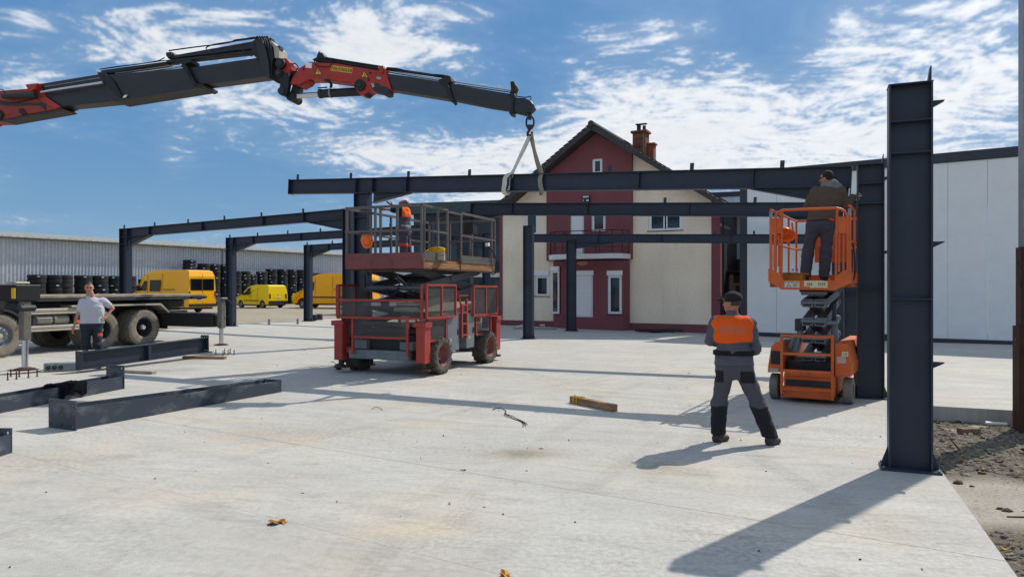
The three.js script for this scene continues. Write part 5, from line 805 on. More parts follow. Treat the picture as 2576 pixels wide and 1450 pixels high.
  for (const [pts, r] of [[[[1880, 240], [1860, 220], [1900, 195], [2100, 160], [2290, 135]], .012], [[[1880, 245], [1900, 262], [2000, 250], [2180, 235], [2250, 285], [2270, 275]], .012], [[[1540, 240], [1800, 205], [2000, 182], [2250, 130], [2330, 125]], .014], [[[2090, 165], [2100, 152], [2300, 128]], .011], [[[0, 578], [95, 577], [120, 610]], .011], [[[0, 650], [150, 690], [400, 650]], .014], [[[2200, 240], [2220, 270], [2260, 290]], .010], [[[940, 400], [1030, 385], [1450, 325], [1500, 300]], .011]]) part(boom, 'hose', tube(pts.map(([x, y]) => [...A(x, y), .2 + r * 2]), r, 30), M.hose);
  // head of the arm
  ex('boom_head', A, [[2255, 170], [2300, 135], [2365, 115], [2400, 165], [2430, 200], [2450, 300], [2435, 380], [2440, 455], [2420, 480], [2390, 470], [2370, 400], [2330, 330], [2265, 270]], -.25, .25, M.black, .02);
  for (const [dx, zz] of [[0, .255], [38, .285]]) ex('head_plate', A, [[2300 + dx, 150], [2330 + dx, 150], [2365 + dx, 260], [2385 + dx, 360], [2418 + dx * .4, 470], [2385 + dx * .4, 470], [2350 + dx, 360], [2325 + dx, 260]], zz, zz + .025, M.boom, .006);
  ex('head_box', A, [[2400, 150], [2420, 150], [2490, 215], [2490, 300], [2450, 300], [2440, 210]], -.15, .2, M.alu, .01); for (const [x, y] of [[2358, 125], [2402, 140], [2480, 208]]) { const [s, h] = A(x, y); part(boom, 'fitting', bx(s, h, .12, .09, .07, .14), M.black); } for (let i = 0; i < 5; i++) { const a = 2310 + i * 22; part(boom, 'hose', tube([[...A(a, 150), .29], [...A(a + 14, 128), .31], [...A(a + 34, 160 + i * 6), .3], [...A(a + 40, 205 + i * 8), .29]], .012, 18), M.hose); } part(boom, 'head_pin', cyl([...A(2408, 452), -.29], [...A(2408, 452), .30], .04, .04, 14), M.darkGrey);
  // knuckle and jib
  ex('knuckle', C, [[238, 262], [270, 250], [320, 248], [362, 300], [358, 345], [335, 400], [290, 400], [232, 330]], -.16, .16, M.craneRed, .02); for (const [x, y, r] of [[280, 305, .105], [268, 388, .085]]) { part(boom, 'pin_boss', cyl([...C(x, y), -.23], [...C(x, y), .24], r, r, 22), M.black); part(boom, 'pin', cyl([...C(x, y), -.26], [...C(x, y), .262], r * .55, r * .55, 16), M.darkGrey); }
  ex('link', C, [[225, 395], [350, 380], [352, 470], [335, 560], [312, 578], [272, 572], [256, 545], [275, 490], [262, 430]], .08, .21, M.black, .012); part(boom, 'link_pin', cyl([...C(289, 541), -.22], [...C(289, 541), .235], .075, .075, 18), M.darkGrey); ex('link', C, [[336, 352], [395, 345], [412, 380], [400, 480], [376, 600], [350, 612], [318, 595], [322, 570], [355, 480]], -.21, .075, M.black, .012); part(boom, 'link_pin', cyl([...C(346, 578), -.25], [...C(346, 578), .12], .09, .09, 18), M.black);
  part(boom, 'hose', tube([[...C(360, 300), .1], [...C(385, 290), .12], [...C(420, 330), .14], [...C(400, 350), .12]], .013, 18), M.hose); part(boom, 'hose', tube([[...C(350, 300), .16], [...C(372, 296), .17], [...C(386, 330), .17]], .012, 14), M.hose);
  ex('jib_arm', C, [[350, 475], [372, 420], [412, 368], [430, 335], [525, 282], [745, 292], [1100, 352], [1130, 355], [1160, 345], [1178, 330], [1205, 420], [1238, 522], [1110, 520], [1050, 530], [1000, 565], [965, 568], [938, 540], [884, 466], [630, 432], [520, 432], [470, 458], [425, 482]], -.17, .17, M.craneRed, .025); ex('jib_web', C, [[400, 482], [470, 440], [525, 440], [500, 470], [440, 500]], -.1, .1, M.craneRedOld, .006);
  part(boom, 'pin_boss', cyl([...C(967, 490), -.2], [...C(967, 490), .215], .115, .115, 24), M.black); part(boom, 'pin', cyl([...C(967, 490), .2], [...C(967, 490), .235], .04, .04, 14), M.darkGrey); ex('arm_lug', C, [[945, 540], [1000, 575], [1020, 560], [1040, 530], [1000, 545]], -.12, .12, M.black, .006); for (const [x, y] of [[475, 349], [1052, 380], [1039, 441]]) part(boom, 'bolt_head', cyl([...C(x, y), .165], [...C(x, y), .186], .022, .022, 10), M.black);
  rod('jib_rod', C, [345, 563], [590, 547], .055, .0, M.chrome, 18); rod('jib_cylinder', C, [578, 542], [950, 522], .088, .0, M.black, 20); rod('cylinder_ring', C, [578, 542], [600, 541], .096, .0, M.darkGrey, 20); rod('cylinder_ring', C, [670, 537], [684, 536], .096, .0, M.galv, 20); rod('oil_line', C, [580, 500], [660, 495], .014, .08, M.hose, 8); part(boom, 'hose', tube([[...C(655, 438), .14], [...C(690, 450), .16], [...C(712, 478), .16], [...C(700, 500), .12]], .03, 20), M.hose);
  ex('lower_pulley_bracket', C, [[1050, 490], [1080, 468], [1130, 470], [1140, 492], [1190, 500], [1218, 520], [1212, 560], [1180, 568], [1130, 545], [1080, 535]], -.12, .18, M.darkGrey, .015); ex('bracket_patch', C, [[1062, 475], [1085, 470], [1095, 500], [1075, 512]], .18, .195, M.alu, .004); rod('pulley', C, [1185, 535], [1186, 535.5], .09, .1, M.midGrey); ex('small_plate', C, [[1110, 412], [1150, 418], [1148, 440], [1108, 434]], .171, .182, M.alu, .003);
  ex('hose_tray', C, [[540, 258], [575, 240], [600, 180], [612, 200], [625, 195], [655, 238], [1115, 318], [1125, 350], [740, 285], [600, 278]], -.09, .14, M.black, .012); part(boom, 'hose', tube([[[560, 280], .16], [[590, 262], .18], [[700, 255], .17], [[740, 290], .17]].map(([p, z]) => [...C(...p), z]), .010, 20), M.hose); part(boom, 'hose', tube([[575, 265], [580, 310], [620, 325], [700, 325], [735, 290]].map((p) => [...C(...p), .195]), .008, 24), M.hose); part(boom, 'hose', tube([[660, 245], [800, 268], [950, 292], [1140, 322]].map((p) => [...C(...p), .16]), .015, 24), M.hose);
  ex('jib_lug', C, [[1130, 352], [1128, 322], [1168, 318], [1178, 345], [1160, 390], [1140, 380]], -.1, .2, M.craneRed, .01);
  ex('jib_extension', C, [[1178, 378], [1400, 408], [1690, 455], [1745, 500], [1770, 608], [1600, 580], [1240, 522], [1210, 430]], -.15, .15, M.boom, .025, 'first black jib extension'); ex('jib_extension', C, [[1735, 462], [2290, 575], [2300, 700], [2050, 660], [1768, 604]], -.125, .125, M.boom, .02, 'second black jib extension');
  rod('chrome_rod', C, [1178, 347], [1690, 432], .026, .03, M.chrome); rod('jib_cylinder', C, [1180, 328], [1730, 408], .028, .06, M.black); rod('chrome_rod', C, [1755, 432], [2275, 512], .018, .0, M.chrome); rod('jib_cylinder', C, [1760, 470], [2280, 560], .028, .0, M.boom); rod('oil_line', C, [1790, 466], [2260, 536], .01, .06, M.hose, 8); for (const [a, b] of [[1190, 325], [1600, 385]]) part(boom, 'hose', tube([[...C(a, b), .1], [...C(a + 80, b + 8), .11], [...C(a + 140, b + 22), .1]], .012, 14), M.hose);
  ex('collar', C, [[1685, 425], [1720, 400], [1752, 412], [1758, 450], [1730, 470], [1760, 560], [1775, 612], [1758, 630], [1742, 600], [1700, 500], [1650, 455], [1650, 440]], -.18, .19, M.black, .01); ex('collar', C, [[2268, 455], [2300, 448], [2320, 490], [2300, 545], [2310, 580], [2295, 640], [2298, 700], [2290, 740], [2255, 725], [2280, 690], [2285, 590], [2262, 565], [2275, 520]], -.15, .16, M.black, .01); for (let i = 0; i < 3; i++) part(boom, 'hose', tube([[...C(2300, 500 + i * 14), .16], [...C(2330, 505 + i * 14), .18], [...C(2320, 535 + i * 8), .18], [...C(2290, 545 + i * 6), .16]], .009, 14), M.hose);
  ex('boom_tip', C, [[2288, 585], [2390, 590], [2440, 612], [2465, 640], [2462, 690], [2440, 712], [2380, 728], [2290, 705]], -.11, .11, M.boom, .02); part(boom, 'tip_ring', cyl([...C(2452, 665), -.13], [...C(2452, 665), .13], .05, .05, 20), M.darkGrey); part(boom, 'hose', tube([[...C(2310, 570), .06], [...C(2400, 582), .08], [...C(2440, 575), .08], [...C(2442, 605), .08]], .011, 20), M.hose); for (const [x, y] of [[2375, 610], [2410, 630], [2435, 655], [2390, 720]]) part(boom, 'tip_pin', cyl([...C(x, y), -.12], [...C(x, y), .122], .022, .022, 10), M.darkGrey);
  // chain, swivel and hook
  const hk = (x, y, z = 0) => V3(...C(x, y), z);
  part(boom, 'shackle', [bar(hk(2418, 705), hk(2422, 770), .03, .06), bar(hk(2440, 705), hk(2434, 770), .03, .06)], M.darkGrey);
  const ringLink = (cx, cy, rx, ry, z, flat) => tube([...Array(16).keys()].map((i) => { const a = i / 16 * 6.283; const [s, h] = C(cx, cy); return [s + (flat ? 0 : Math.cos(a) * rx), h + Math.sin(a) * ry, (flat ? Math.cos(a) * rx : 0)]; }), .02, 40, 8, true);
  part(boom, 'chain_link', ringLink(2430, 792, .075, .125, 0), M.darkGrey); part(boom, 'swivel', [cyl(hk(2428, 815), hk(2428, 850), .05, .055, 12)], M.darkGrey);
  part(boom, 'hook', tube([[2430, 850], [2418, 870], [2408, 893], [2414, 912], [2432, 914], [2444, 898], [2447, 876]].map((p) => hk(...p)), .026, 40, 10), M.rust);
  // print on the jib
  const plateG = print(512, 128, (c, w, h) => { c.fillStyle = '#cda335'; c.fillRect(0, 0, w, h); c.fillStyle = '#1c1712'; c.font = 'bold 100px sans-serif'; c.textAlign = 'center'; c.textBaseline = 'middle'; c.save(); c.translate(w / 2, h / 2 + 4); c.scale(.94, 1); c.fillText('PALFINGER', 0, 0); c.restore(); });
  { const a = C(712, 336), b = C(898, 362), w = Math.hypot(b[0] - a[0], b[1] - a[1]), g = sign(w, w * .235); g.rotateZ(Math.atan2(b[1] - a[1], b[0] - a[0])); g.translate((a[0] + b[0]) / 2, (a[1] + b[1]) / 2, .1735); part(boom, 'name_plate', g, plateG, true); }
  const tri = (T, cx, cy, kind) => { const m = std({ color: lin('#d8b544'), roughness: .6 }), [s, h] = T(cx, cy), r = .085; part(boom, 'warning_triangle', poly([[s - r, h - r * .8], [s + r, h - r * .95], [s - .01, h + r]], .171, .175), M.black); part(boom, 'triangle_field', poly([[s - r * .78, h - r * .68], [s + r * .78, h - r * .8], [s - .01, h + r * .72]], .1755, .178), m); part(boom, 'triangle_symbol', kind ? [bar([s - .005, h + .02, .1795], [s + .012, h - .045, .1795], .002, .022), bar([s - .03, h - .045, .1795], [s + .03, h - .05, .1795], .002, .014)] : [bar([s + .01, h + .03, .1795], [s - .012, h - .01, .1795], .002, .014), bar([s - .012, h - .005, .1795], [s + .012, h - .012, .1795], .002, .012), bar([s + .01, h - .01, .1795], [s - .004, h - .055, .1795], .002, .014)], M.black); };
  tri(C, 603, 366, 0); tri(C, 1005, 392, 1); ex('white_plate', C, [[492, 292], [546, 296], [544, 340], [490, 334]], .171, .176, M.paper, .001);
  // slings from the hook to the rafter (things of their own)
  const strap = (pts, w, name, label, m) => { // flat webbing through points [x,y,z] in the boom plane
    const c = new THREE.CatmullRomCurve3(pts.map((p) => V3(p[0], p[1], p[2])), false, 'centripetal'), n = 40, pos = [], idx = [], wv = V3(0, 0, 1);
    for (let i = 0; i <= n; i++) { const q = c.getPoint(i / n), tg = c.getTangent(i / n), ang = .35 + .35 * Math.sin(i / n * 9), side = V3(Math.cos(ang), 0, Math.sin(ang)).cross(V3(0, 0, 0)).add(V3(Math.cos(ang) * Math.abs(tg.y), -Math.cos(ang) * tg.x * Math.sign(tg.y || 1), Math.sin(ang))).normalize(), nn = side.clone().cross(tg).normalize(); for (const [a, b] of [[-.5, -.5], [.5, -.5], [.5, .5], [-.5, .5]]) { const v = q.clone().addScaledVector(side, a * w).addScaledVector(nn, b * .008); pos.push(v.x, v.y, v.z); } }
    for (let i = 0; i < n; i++) for (let k = 0; k < 4; k++) { const a = i * 4 + k, b = i * 4 + (k + 1) % 4; idx.push(a, b, a + 4, b, b + 4, a + 4); } idx.push(0, 2, 1, 0, 3, 2, n * 4, n * 4 + 1, n * 4 + 2, n * 4, n * 4 + 2, n * 4 + 3);
    const g = new THREE.BufferGeometry(); g.setAttribute('position', new THREE.Float32BufferAttribute(pos, 3)); g.setIndex(idx); const ng = g.toNonIndexed(); ng.computeVertexNormals(); const o = shade(new THREE.Mesh(boxUV(ng), m)); o.name = numbered(name); o.position.set(bx0, 0, -bd0); o.rotation.y = bang; tag(o, label, 'sling', 'lifting slings on the hanging rafter'); scene.add(o); return o; };
  const top = [...C(2428, 906), 0], sv = (x, y, z) => [...C(x, y), z];
  const dz = -.02;
  strap([[top[0], top[1] + .02, -.02], [...sv(2395, 990, .0)], [...sv(2330, 1130, .03)], [...sv(2278, 1235, .06)], [...sv(2250, 1262, .16)], [...sv(2226, 1290, .17)], [...sv(2220, 1340, .17)], [...sv(2212, 1408, .17)], [...sv(2222, 1422, .06)], [...sv(2228, 1418, -.1)], [...sv(2240, 1300, -.13)], [...sv(2262, 1255, -.08)], [...sv(2290, 1200, -.02)], [...sv(2426, 915, .03)]], .085, 'lifting_sling', 'white webbing sling looped under the hanging rafter', M.sling);
  strap([[top[0] + .02, top[1] + .03, .02], [...sv(2447, 960, .02)], [...sv(2475, 1060, .03)], [...sv(2515, 1180, .06)], [...sv(2540, 1245, .14)], [...sv(2528, 1300, .17)], [...sv(2532, 1360, .17)], [...sv(2545, 1412, .17)], [...sv(2530, 1424, .05)], [...sv(2520, 1418, -.1)], [...sv(2520, 1300, -.13)], [...sv(2510, 1230, -.06)], [...sv(2480, 1110, -.01)], [...sv(2440, 900, -.02)]], .085, 'lifting_sling', 'brown worn webbing sling on the hanging rafter, twisted below the hook', M.slingDirty);
}
// ------------------------------------------------------------ people: distance fields meshed by surface nets
function nets(f, lo, hi, cell) {
  const nx = Math.ceil((hi[0] - lo[0]) / cell) + 1, ny = Math.ceil((hi[1] - lo[1]) / cell) + 1, nz = Math.ceil((hi[2] - lo[2]) / cell) + 1, D = new Float32Array(nx * ny * nz);
  for (let k = 0, q = 0; k < nz; k++) for (let j = 0; j < ny; j++) for (let i = 0; i < nx; i++, q++) D[q] = f(lo[0] + i * cell, lo[1] + j * cell, lo[2] + k * cell);
  const id = new Int32Array(nx * ny * nz).fill(-1), pos = [], idx = [], off = [0, 1, nx, nx + 1, nx * ny, nx * ny + 1, nx * ny + nx, nx * ny + nx + 1], E = [[0, 1], [0, 2], [0, 4], [1, 3], [1, 5], [2, 3], [2, 6], [3, 7], [4, 5], [4, 6], [5, 7], [6, 7]];
  for (let k = 0; k + 1 < nz; k++) for (let j = 0; j + 1 < ny; j++) for (let i = 0; i + 1 < nx; i++) {
    const b = i + nx * (j + ny * k); let m = 0; for (let c = 0; c < 8; c++) if (D[b + off[c]] < 0) m |= 1 << c; if (m === 0 || m === 255) continue;
    let x = 0, y = 0, z = 0, n = 0; for (const [a, c] of E) { const da = D[b + off[a]], dc = D[b + off[c]]; if ((da < 0) === (dc < 0)) continue; const t = da / (da - dc); x += (a & 1) + t * ((c & 1) - (a & 1)); y += (a >> 1 & 1) + t * ((c >> 1 & 1) - (a >> 1 & 1)); z += (a >> 2) + t * ((c >> 2) - (a >> 2)); n++; }
    id[b] = pos.length / 3; pos.push(lo[0] + (i + x / n) * cell, lo[1] + (j + y / n) * cell, lo[2] + (k + z / n) * cell);
  }
  for (let k = 1; k + 1 < nz; k++) for (let j = 1; j + 1 < ny; j++) for (let i = 1; i + 1 < nx; i++) {
    const b = i + nx * (j + ny * k), s = D[b] < 0; const quad = (a, c, d, e, flip) => { const A = id[a], B = id[c], C = id[d], G = id[e]; if (A < 0 || B < 0 || C < 0 || G < 0) return; if (flip) idx.push(A, C, B, A, G, C); else idx.push(A, B, C, A, C, G); };
    if (s !== (D[b + 1] < 0)) quad(b - nx - nx * ny, b - nx * ny, b, b - nx, !s); if (s !== (D[b + nx] < 0)) quad(b - 1 - nx * ny, b - 1, b, b - nx * ny, !s); if (s !== (D[b + nx * ny] < 0)) quad(b - 1 - nx, b - nx, b, b - 1, !s);
  }
  const g = new THREE.BufferGeometry(); g.setAttribute('position', new THREE.Float32BufferAttribute(pos, 3)); g.setIndex(idx); g.computeVertexNormals(); return g;
}
const smin = (a, b, k) => { const h = Math.max(k - Math.abs(a - b), 0) / k; return Math.min(a, b) - h * h * k * .25; };
// bones: [a, b, ra, rb] capsules; blobs: [centre, radii]
function field(bones, blobs = [], k = .03) {
  const Bn = bones.map(([a, b, ra, rb]) => { const d = [b[0] - a[0], b[1] - a[1], b[2] - a[2]]; return [a[0], a[1], a[2], d[0], d[1], d[2], 1 / Math.max(1e-9, d[0] * d[0] + d[1] * d[1] + d[2] * d[2]), ra, rb - ra]; });
  return (x, y, z) => {
    let s = 1e3; for (const q of Bn) { const px = x - q[0], py = y - q[1], pz = z - q[2]; let t = (px * q[3] + py * q[4] + pz * q[5]) * q[6]; t = t < 0 ? 0 : t > 1 ? 1 : t; const ex = px - q[3] * t, ey = py - q[4] * t, ez = pz - q[5] * t; s = smin(s, Math.sqrt(ex * ex + ey * ey + ez * ez) - q[7] - q[8] * t, k); }
    for (const [c, r] of blobs) { const a = (x - c[0]) / r[0], b = (y - c[1]) / r[1], e = (z - c[2]) / r[2], l = Math.sqrt(a * a + b * b + e * e); s = smin(s, (l - 1) * Math.min(r[0], r[1], r[2]), k); }
    return s;
  };
}
const boundsOf = (bones, blobs = [], pad = .05) => { const lo = [1e9, 1e9, 1e9], hi = [-1e9, -1e9, -1e9]; for (const [a, b, ra, rb] of bones) for (const [p, r] of [[a, ra], [b, rb]]) for (let i = 0; i < 3; i++) { lo[i] = Math.min(lo[i], p[i] - r - pad); hi[i] = Math.max(hi[i], p[i] + r + pad); } for (const [c, r] of blobs) for (let i = 0; i < 3; i++) { lo[i] = Math.min(lo[i], c[i] - r[i] - pad); hi[i] = Math.max(hi[i], c[i] + r[i] + pad); } return [lo, hi]; };
const pn = new ImprovedNoise();
function colored(g, col) { const p = g.attributes.position, c = new Float32Array(p.count * 3), o = new THREE.Color(); for (let i = 0; i < p.count; i++) { const h = col(p.getX(i), p.getY(i), p.getZ(i)); o.set(h); c[3 * i] = o.r; c[3 * i + 1] = o.g; c[3 * i + 2] = o.b; } g.setAttribute('color', new THREE.BufferAttribute(c, 3)); return g; }
const skinM = std({ color: 0xffffff, vertexColors: true, roughness: .6 }), clothM = std({ color: 0xffffff, vertexColors: true, roughness: .95, bumpMap: bumpFine, bumpScale: .0015 }), leatherM = std({ color: 0xffffff, vertexColors: true, roughness: .7 });
function finish(g) { const q = g.toNonIndexed(); q.setAttribute('uv', new THREE.BufferAttribute(new Float32Array(q.attributes.position.count * 2), 2)); return q; }
function headGeo(skin, hairy, top = true) { // facing +z, centre of the skull at the origin, chin at -0.125
  const f0 = field([[[0, -.05, .02], [0, -.09, .055], .05, .03], [[0, -.09, -.01], [0, -.16, -.02], .055, .058]], [[[0, .02, -.015], [.074, .095, .094]], [[0, -.02, .02], [.066, .085, .07]]], .03);
  const fx = field([[[0, .005, .085], [0, -.028, .108], .010, .014]], [[[.078, -.015, -.01], [.012, .032, .02]], [[-.078, -.015, -.01], [.012, .032, .02]], [[.03, .03, .075], [.03, .010, .016]], [[-.03, .03, .075], [.03, .010, .016]], [[0, -.066, .080], [.024, .009, .016]]], .012);
  const f = (x, y, z) => { let s = smin(f0(x, y, z), fx(x, y, z), .014); for (const e of [-1, 1]) { const a = (x - e * .030) / .018, b = (y - .008) / .011, c = (z - .095) / .018; s = Math.max(s, -(Math.sqrt(a * a + b * b + c * c) - 1) * .011); } return s; };
  const g = nets(f, [-.11, -.2, -.13], [.11, .14, .15], .0065);
  return colored(g, (x, y, z) => { if (top && (y > .05 + Math.max(0, z) * .42 || (z < -.02 && y > -.035 && Math.abs(x) < .09 && !(Math.abs(x) > .066 && z > -.035)))) return hairy; if (z > .055 && Math.abs(y - .008) < .010 && Math.abs(Math.abs(x) - .03) < .016) return '#2d211c'; if (z > .05 && Math.abs(y + .066) < .007 && Math.abs(x) < .024) return '#8a4a42'; if (z > .05 && Math.abs(y - .031) < .006 && Math.abs(Math.abs(x) - .03) < .022) return hairy; return skin; });
}
function handGeo(skin, curl = .5, thumbSide = 1) { // wrist at origin, fingers to -y, palm to +z
  const bones = [[[0, 0, 0], [0, -.05, 0], .027, .030], [[-.022, -.05, 0], [.022, -.05, 0], .02, .02], [[-.028, -.085, 0], [.028, -.085, 0], .016, .016]]; const L = [.062, .075, .08, .07];
  for (let i = 0; i < 4; i++) { const x = (-.031 + i * .0205) * thumbSide * -1, l = L[i]; let p = [x, -.092, 0], a = 0; for (let s = 0; s < 3; s++) { a += curl * (s ? 1 : .7); const q = [p[0], p[1] - Math.cos(a) * l * [.45, .32, .25][s], p[2] + Math.sin(a) * l * [.45, .32, .25][s]]; bones.push([p, q, .0105 - s * .001, .0095 - s * .001]); p = q; } }
  const tx = thumbSide; bones.push([[tx * .022, -.03, .008], [tx * .052, -.062, .022], .014, .0115], [[tx * .052, -.062, .022], [tx * .058, -.092, .034], .0115, .0095]);
  return colored(nets(field(bones, [], .010), ...boundsOf(bones, [], .012), .0055), () => skin);
}
const alignTo = (g, pos, dir, palm) => { const y = v3(dir).normalize().multiplyScalar(-1), z0 = v3(palm), x = y.clone().cross(z0).normalize(), z = x.clone().cross(y); g.applyMatrix4(M4().makeBasis(x, y, z).setPosition(v3(pos))); return g; };
/* spec: joints in the figure's own metres, x right and z towards the camera */
function person(s) {
  const J = s.J, mid = (a, b, t = .5) => [lerp(a[0], b[0], t), lerp(a[1], b[1], t), lerp(a[2], b[2], t)], t = thing('person', s.label, 'person', s.pos, s.turn ?? 0);
  const chest = mid(J.shL, J.shR), pelvis = mid(J.hipL, J.hipR), dn = (a, b, k) => mid(a, b, k), fw = s.face; // fw: unit [x,z] the chest faces
  const perp = (() => { const d = [J.shR[0] - J.shL[0], J.shR[1] - J.shL[1], J.shR[2] - J.shL[2]], l = Math.hypot(...d); return d.map((q) => q / l); })(), ph = (() => { const d = [J.hipR[0] - J.hipL[0], J.hipR[1] - J.hipL[1], J.hipR[2] - J.hipL[2]], l = Math.hypot(...d); return d.map((q) => q / l); })();
  const pair = (c, p, w, r) => [[c[0] - p[0] * w, c[1] - p[1] * w, c[2] - p[2] * w], [c[0] + p[0] * w, c[1] + p[1] * w, c[2] + p[2] * w], r, r];
  const W = s.build ?? 1, ribs = mid(chest, pelvis, .28), waist = mid(chest, pelvis, .68);
  const torso = (g) => [pair(mid(chest, pelvis, .06), perp, .115 * W, .075 + g), pair(ribs, perp, .085 * W, .105 + g), pair(waist, mid(perp, ph), .075 * W, .098 + g), pair(mid(chest, pelvis, .93), ph, .075 * W, .105 + g), [mid(chest, pelvis, .05), ribs, .1 + g, .11 + g], [ribs, waist, .11 + g, .1 + g]];
  const arms = (g) => ['L', 'R'].flatMap((k) => [[J['sh' + k], J['el' + k], .050 + g, .040 + g], [J['el' + k], J['wr' + k], .040 + g, .028 + g]]);
  const legs = (g) => ['L', 'R'].flatMap((k) => [[J['hip' + k], J['kn' + k], .082 + g, .054 + g], [J['kn' + k], J['an' + k], .054 + g, .040 + g]]);
  const hip = [pair(mid(chest, pelvis, .96), ph, .07 * W, .105), pair(pelvis, ph, .06, .1)];
  // body: one surface, hands and head joined in
  const neck = [[mid(chest, J.head, .05), mid(chest, J.head, .62), .062, .055]];
  const bodyB = [...torso(-.012), ...arms(-.006), ...legs(-.01), ...hip.map((b) => [b[0], b[1], b[2] - .012, b[3] - .012]), ...neck, ...['L', 'R'].map((k) => [J['an' + k], J['to' + k], .04, .03])];
  const parts = [finish(colored(nets(field(bodyB, [], .035), ...boundsOf(bodyB), .018), () => s.skin))];
  { const g = headGeo(s.skin, s.hair ?? '#3a2c22'); g.rotateX(s.headPitch ?? 0); g.rotateZ(s.headRoll ?? 0); g.rotateY(s.headYaw); g.translate(...J.head); parts.push(finish(g)); }
  for (const k of ['L', 'R']) { const dir = s['hand' + k]?.dir ?? [J['wr' + k][0] - J['el' + k][0], J['wr' + k][1] - J['el' + k][1], J['wr' + k][2] - J['el' + k][2]]; const g = handGeo(s.glove ?? s.skin, s['hand' + k]?.curl ?? .45, s['hand' + k]?.thumb ?? 1); alignTo(g, J['wr' + k], dir, s['hand' + k]?.palm ?? [0, 0, -1]); parts.push(finish(g)); }
  { const o = shade(new THREE.Mesh(mergeGeometries(parts), skinM)); o.name = 'body'; t.add(o); }
  const fold = (amp, fy = 1) => (x, y, z) => amp * (pn.noise(x * 9 + 3 + y * 3, y * 15 * fy, z * 9) + .5 * pn.noise(x * 24, y * 34 * fy + x * 12, z * 24));
  const garment = (name, bones, blobs, col, { amp = .006, k = .03, cut, cell = .011, m = clothM, lab } = {}) => { const f = field(bones, blobs, k), fd = fold(amp), ff = (x, y, z) => { let q = f(x, y, z); if (q < .05) q += fd(x, y, z); return cut ? Math.max(q, cut(x, y, z)) : q; }; const [lo, hi] = boundsOf(bones, blobs, .04); const o = shade(new THREE.Mesh(finish(colored(nets(ff, lo, hi, cell), typeof col === 'function' ? col : () => col)), m)); o.name = name; if (lab) o.userData.label = lab; t.add(o); return o; };
  return { t, J, garment, torso, arms, legs, hip, chest, pelvis, mid, pair, perp, ph, waist, ribs };
}
const px2 = (ox, oy, sc) => (x, y, z = 0) => [(x - ox) * sc, (oy - y) * sc, z];
const shoe = (p, an, to, col, name = 'shoe', hi = .1) => p.garment(name, [[[an[0], .05, an[2]], [to[0], .034, to[2]], .052, .038], [[an[0], .055, an[2]], [an[0], hi, an[2]], .05, .052], [[lerp(an[0], to[0], -.25), .036, lerp(an[2], to[2], -.25)], [an[0], .045, an[2]], .04, .045]], [], col, { amp: .002, k: .03, m: leatherM, cell: .009, cut: (x, y) => .004 - y });
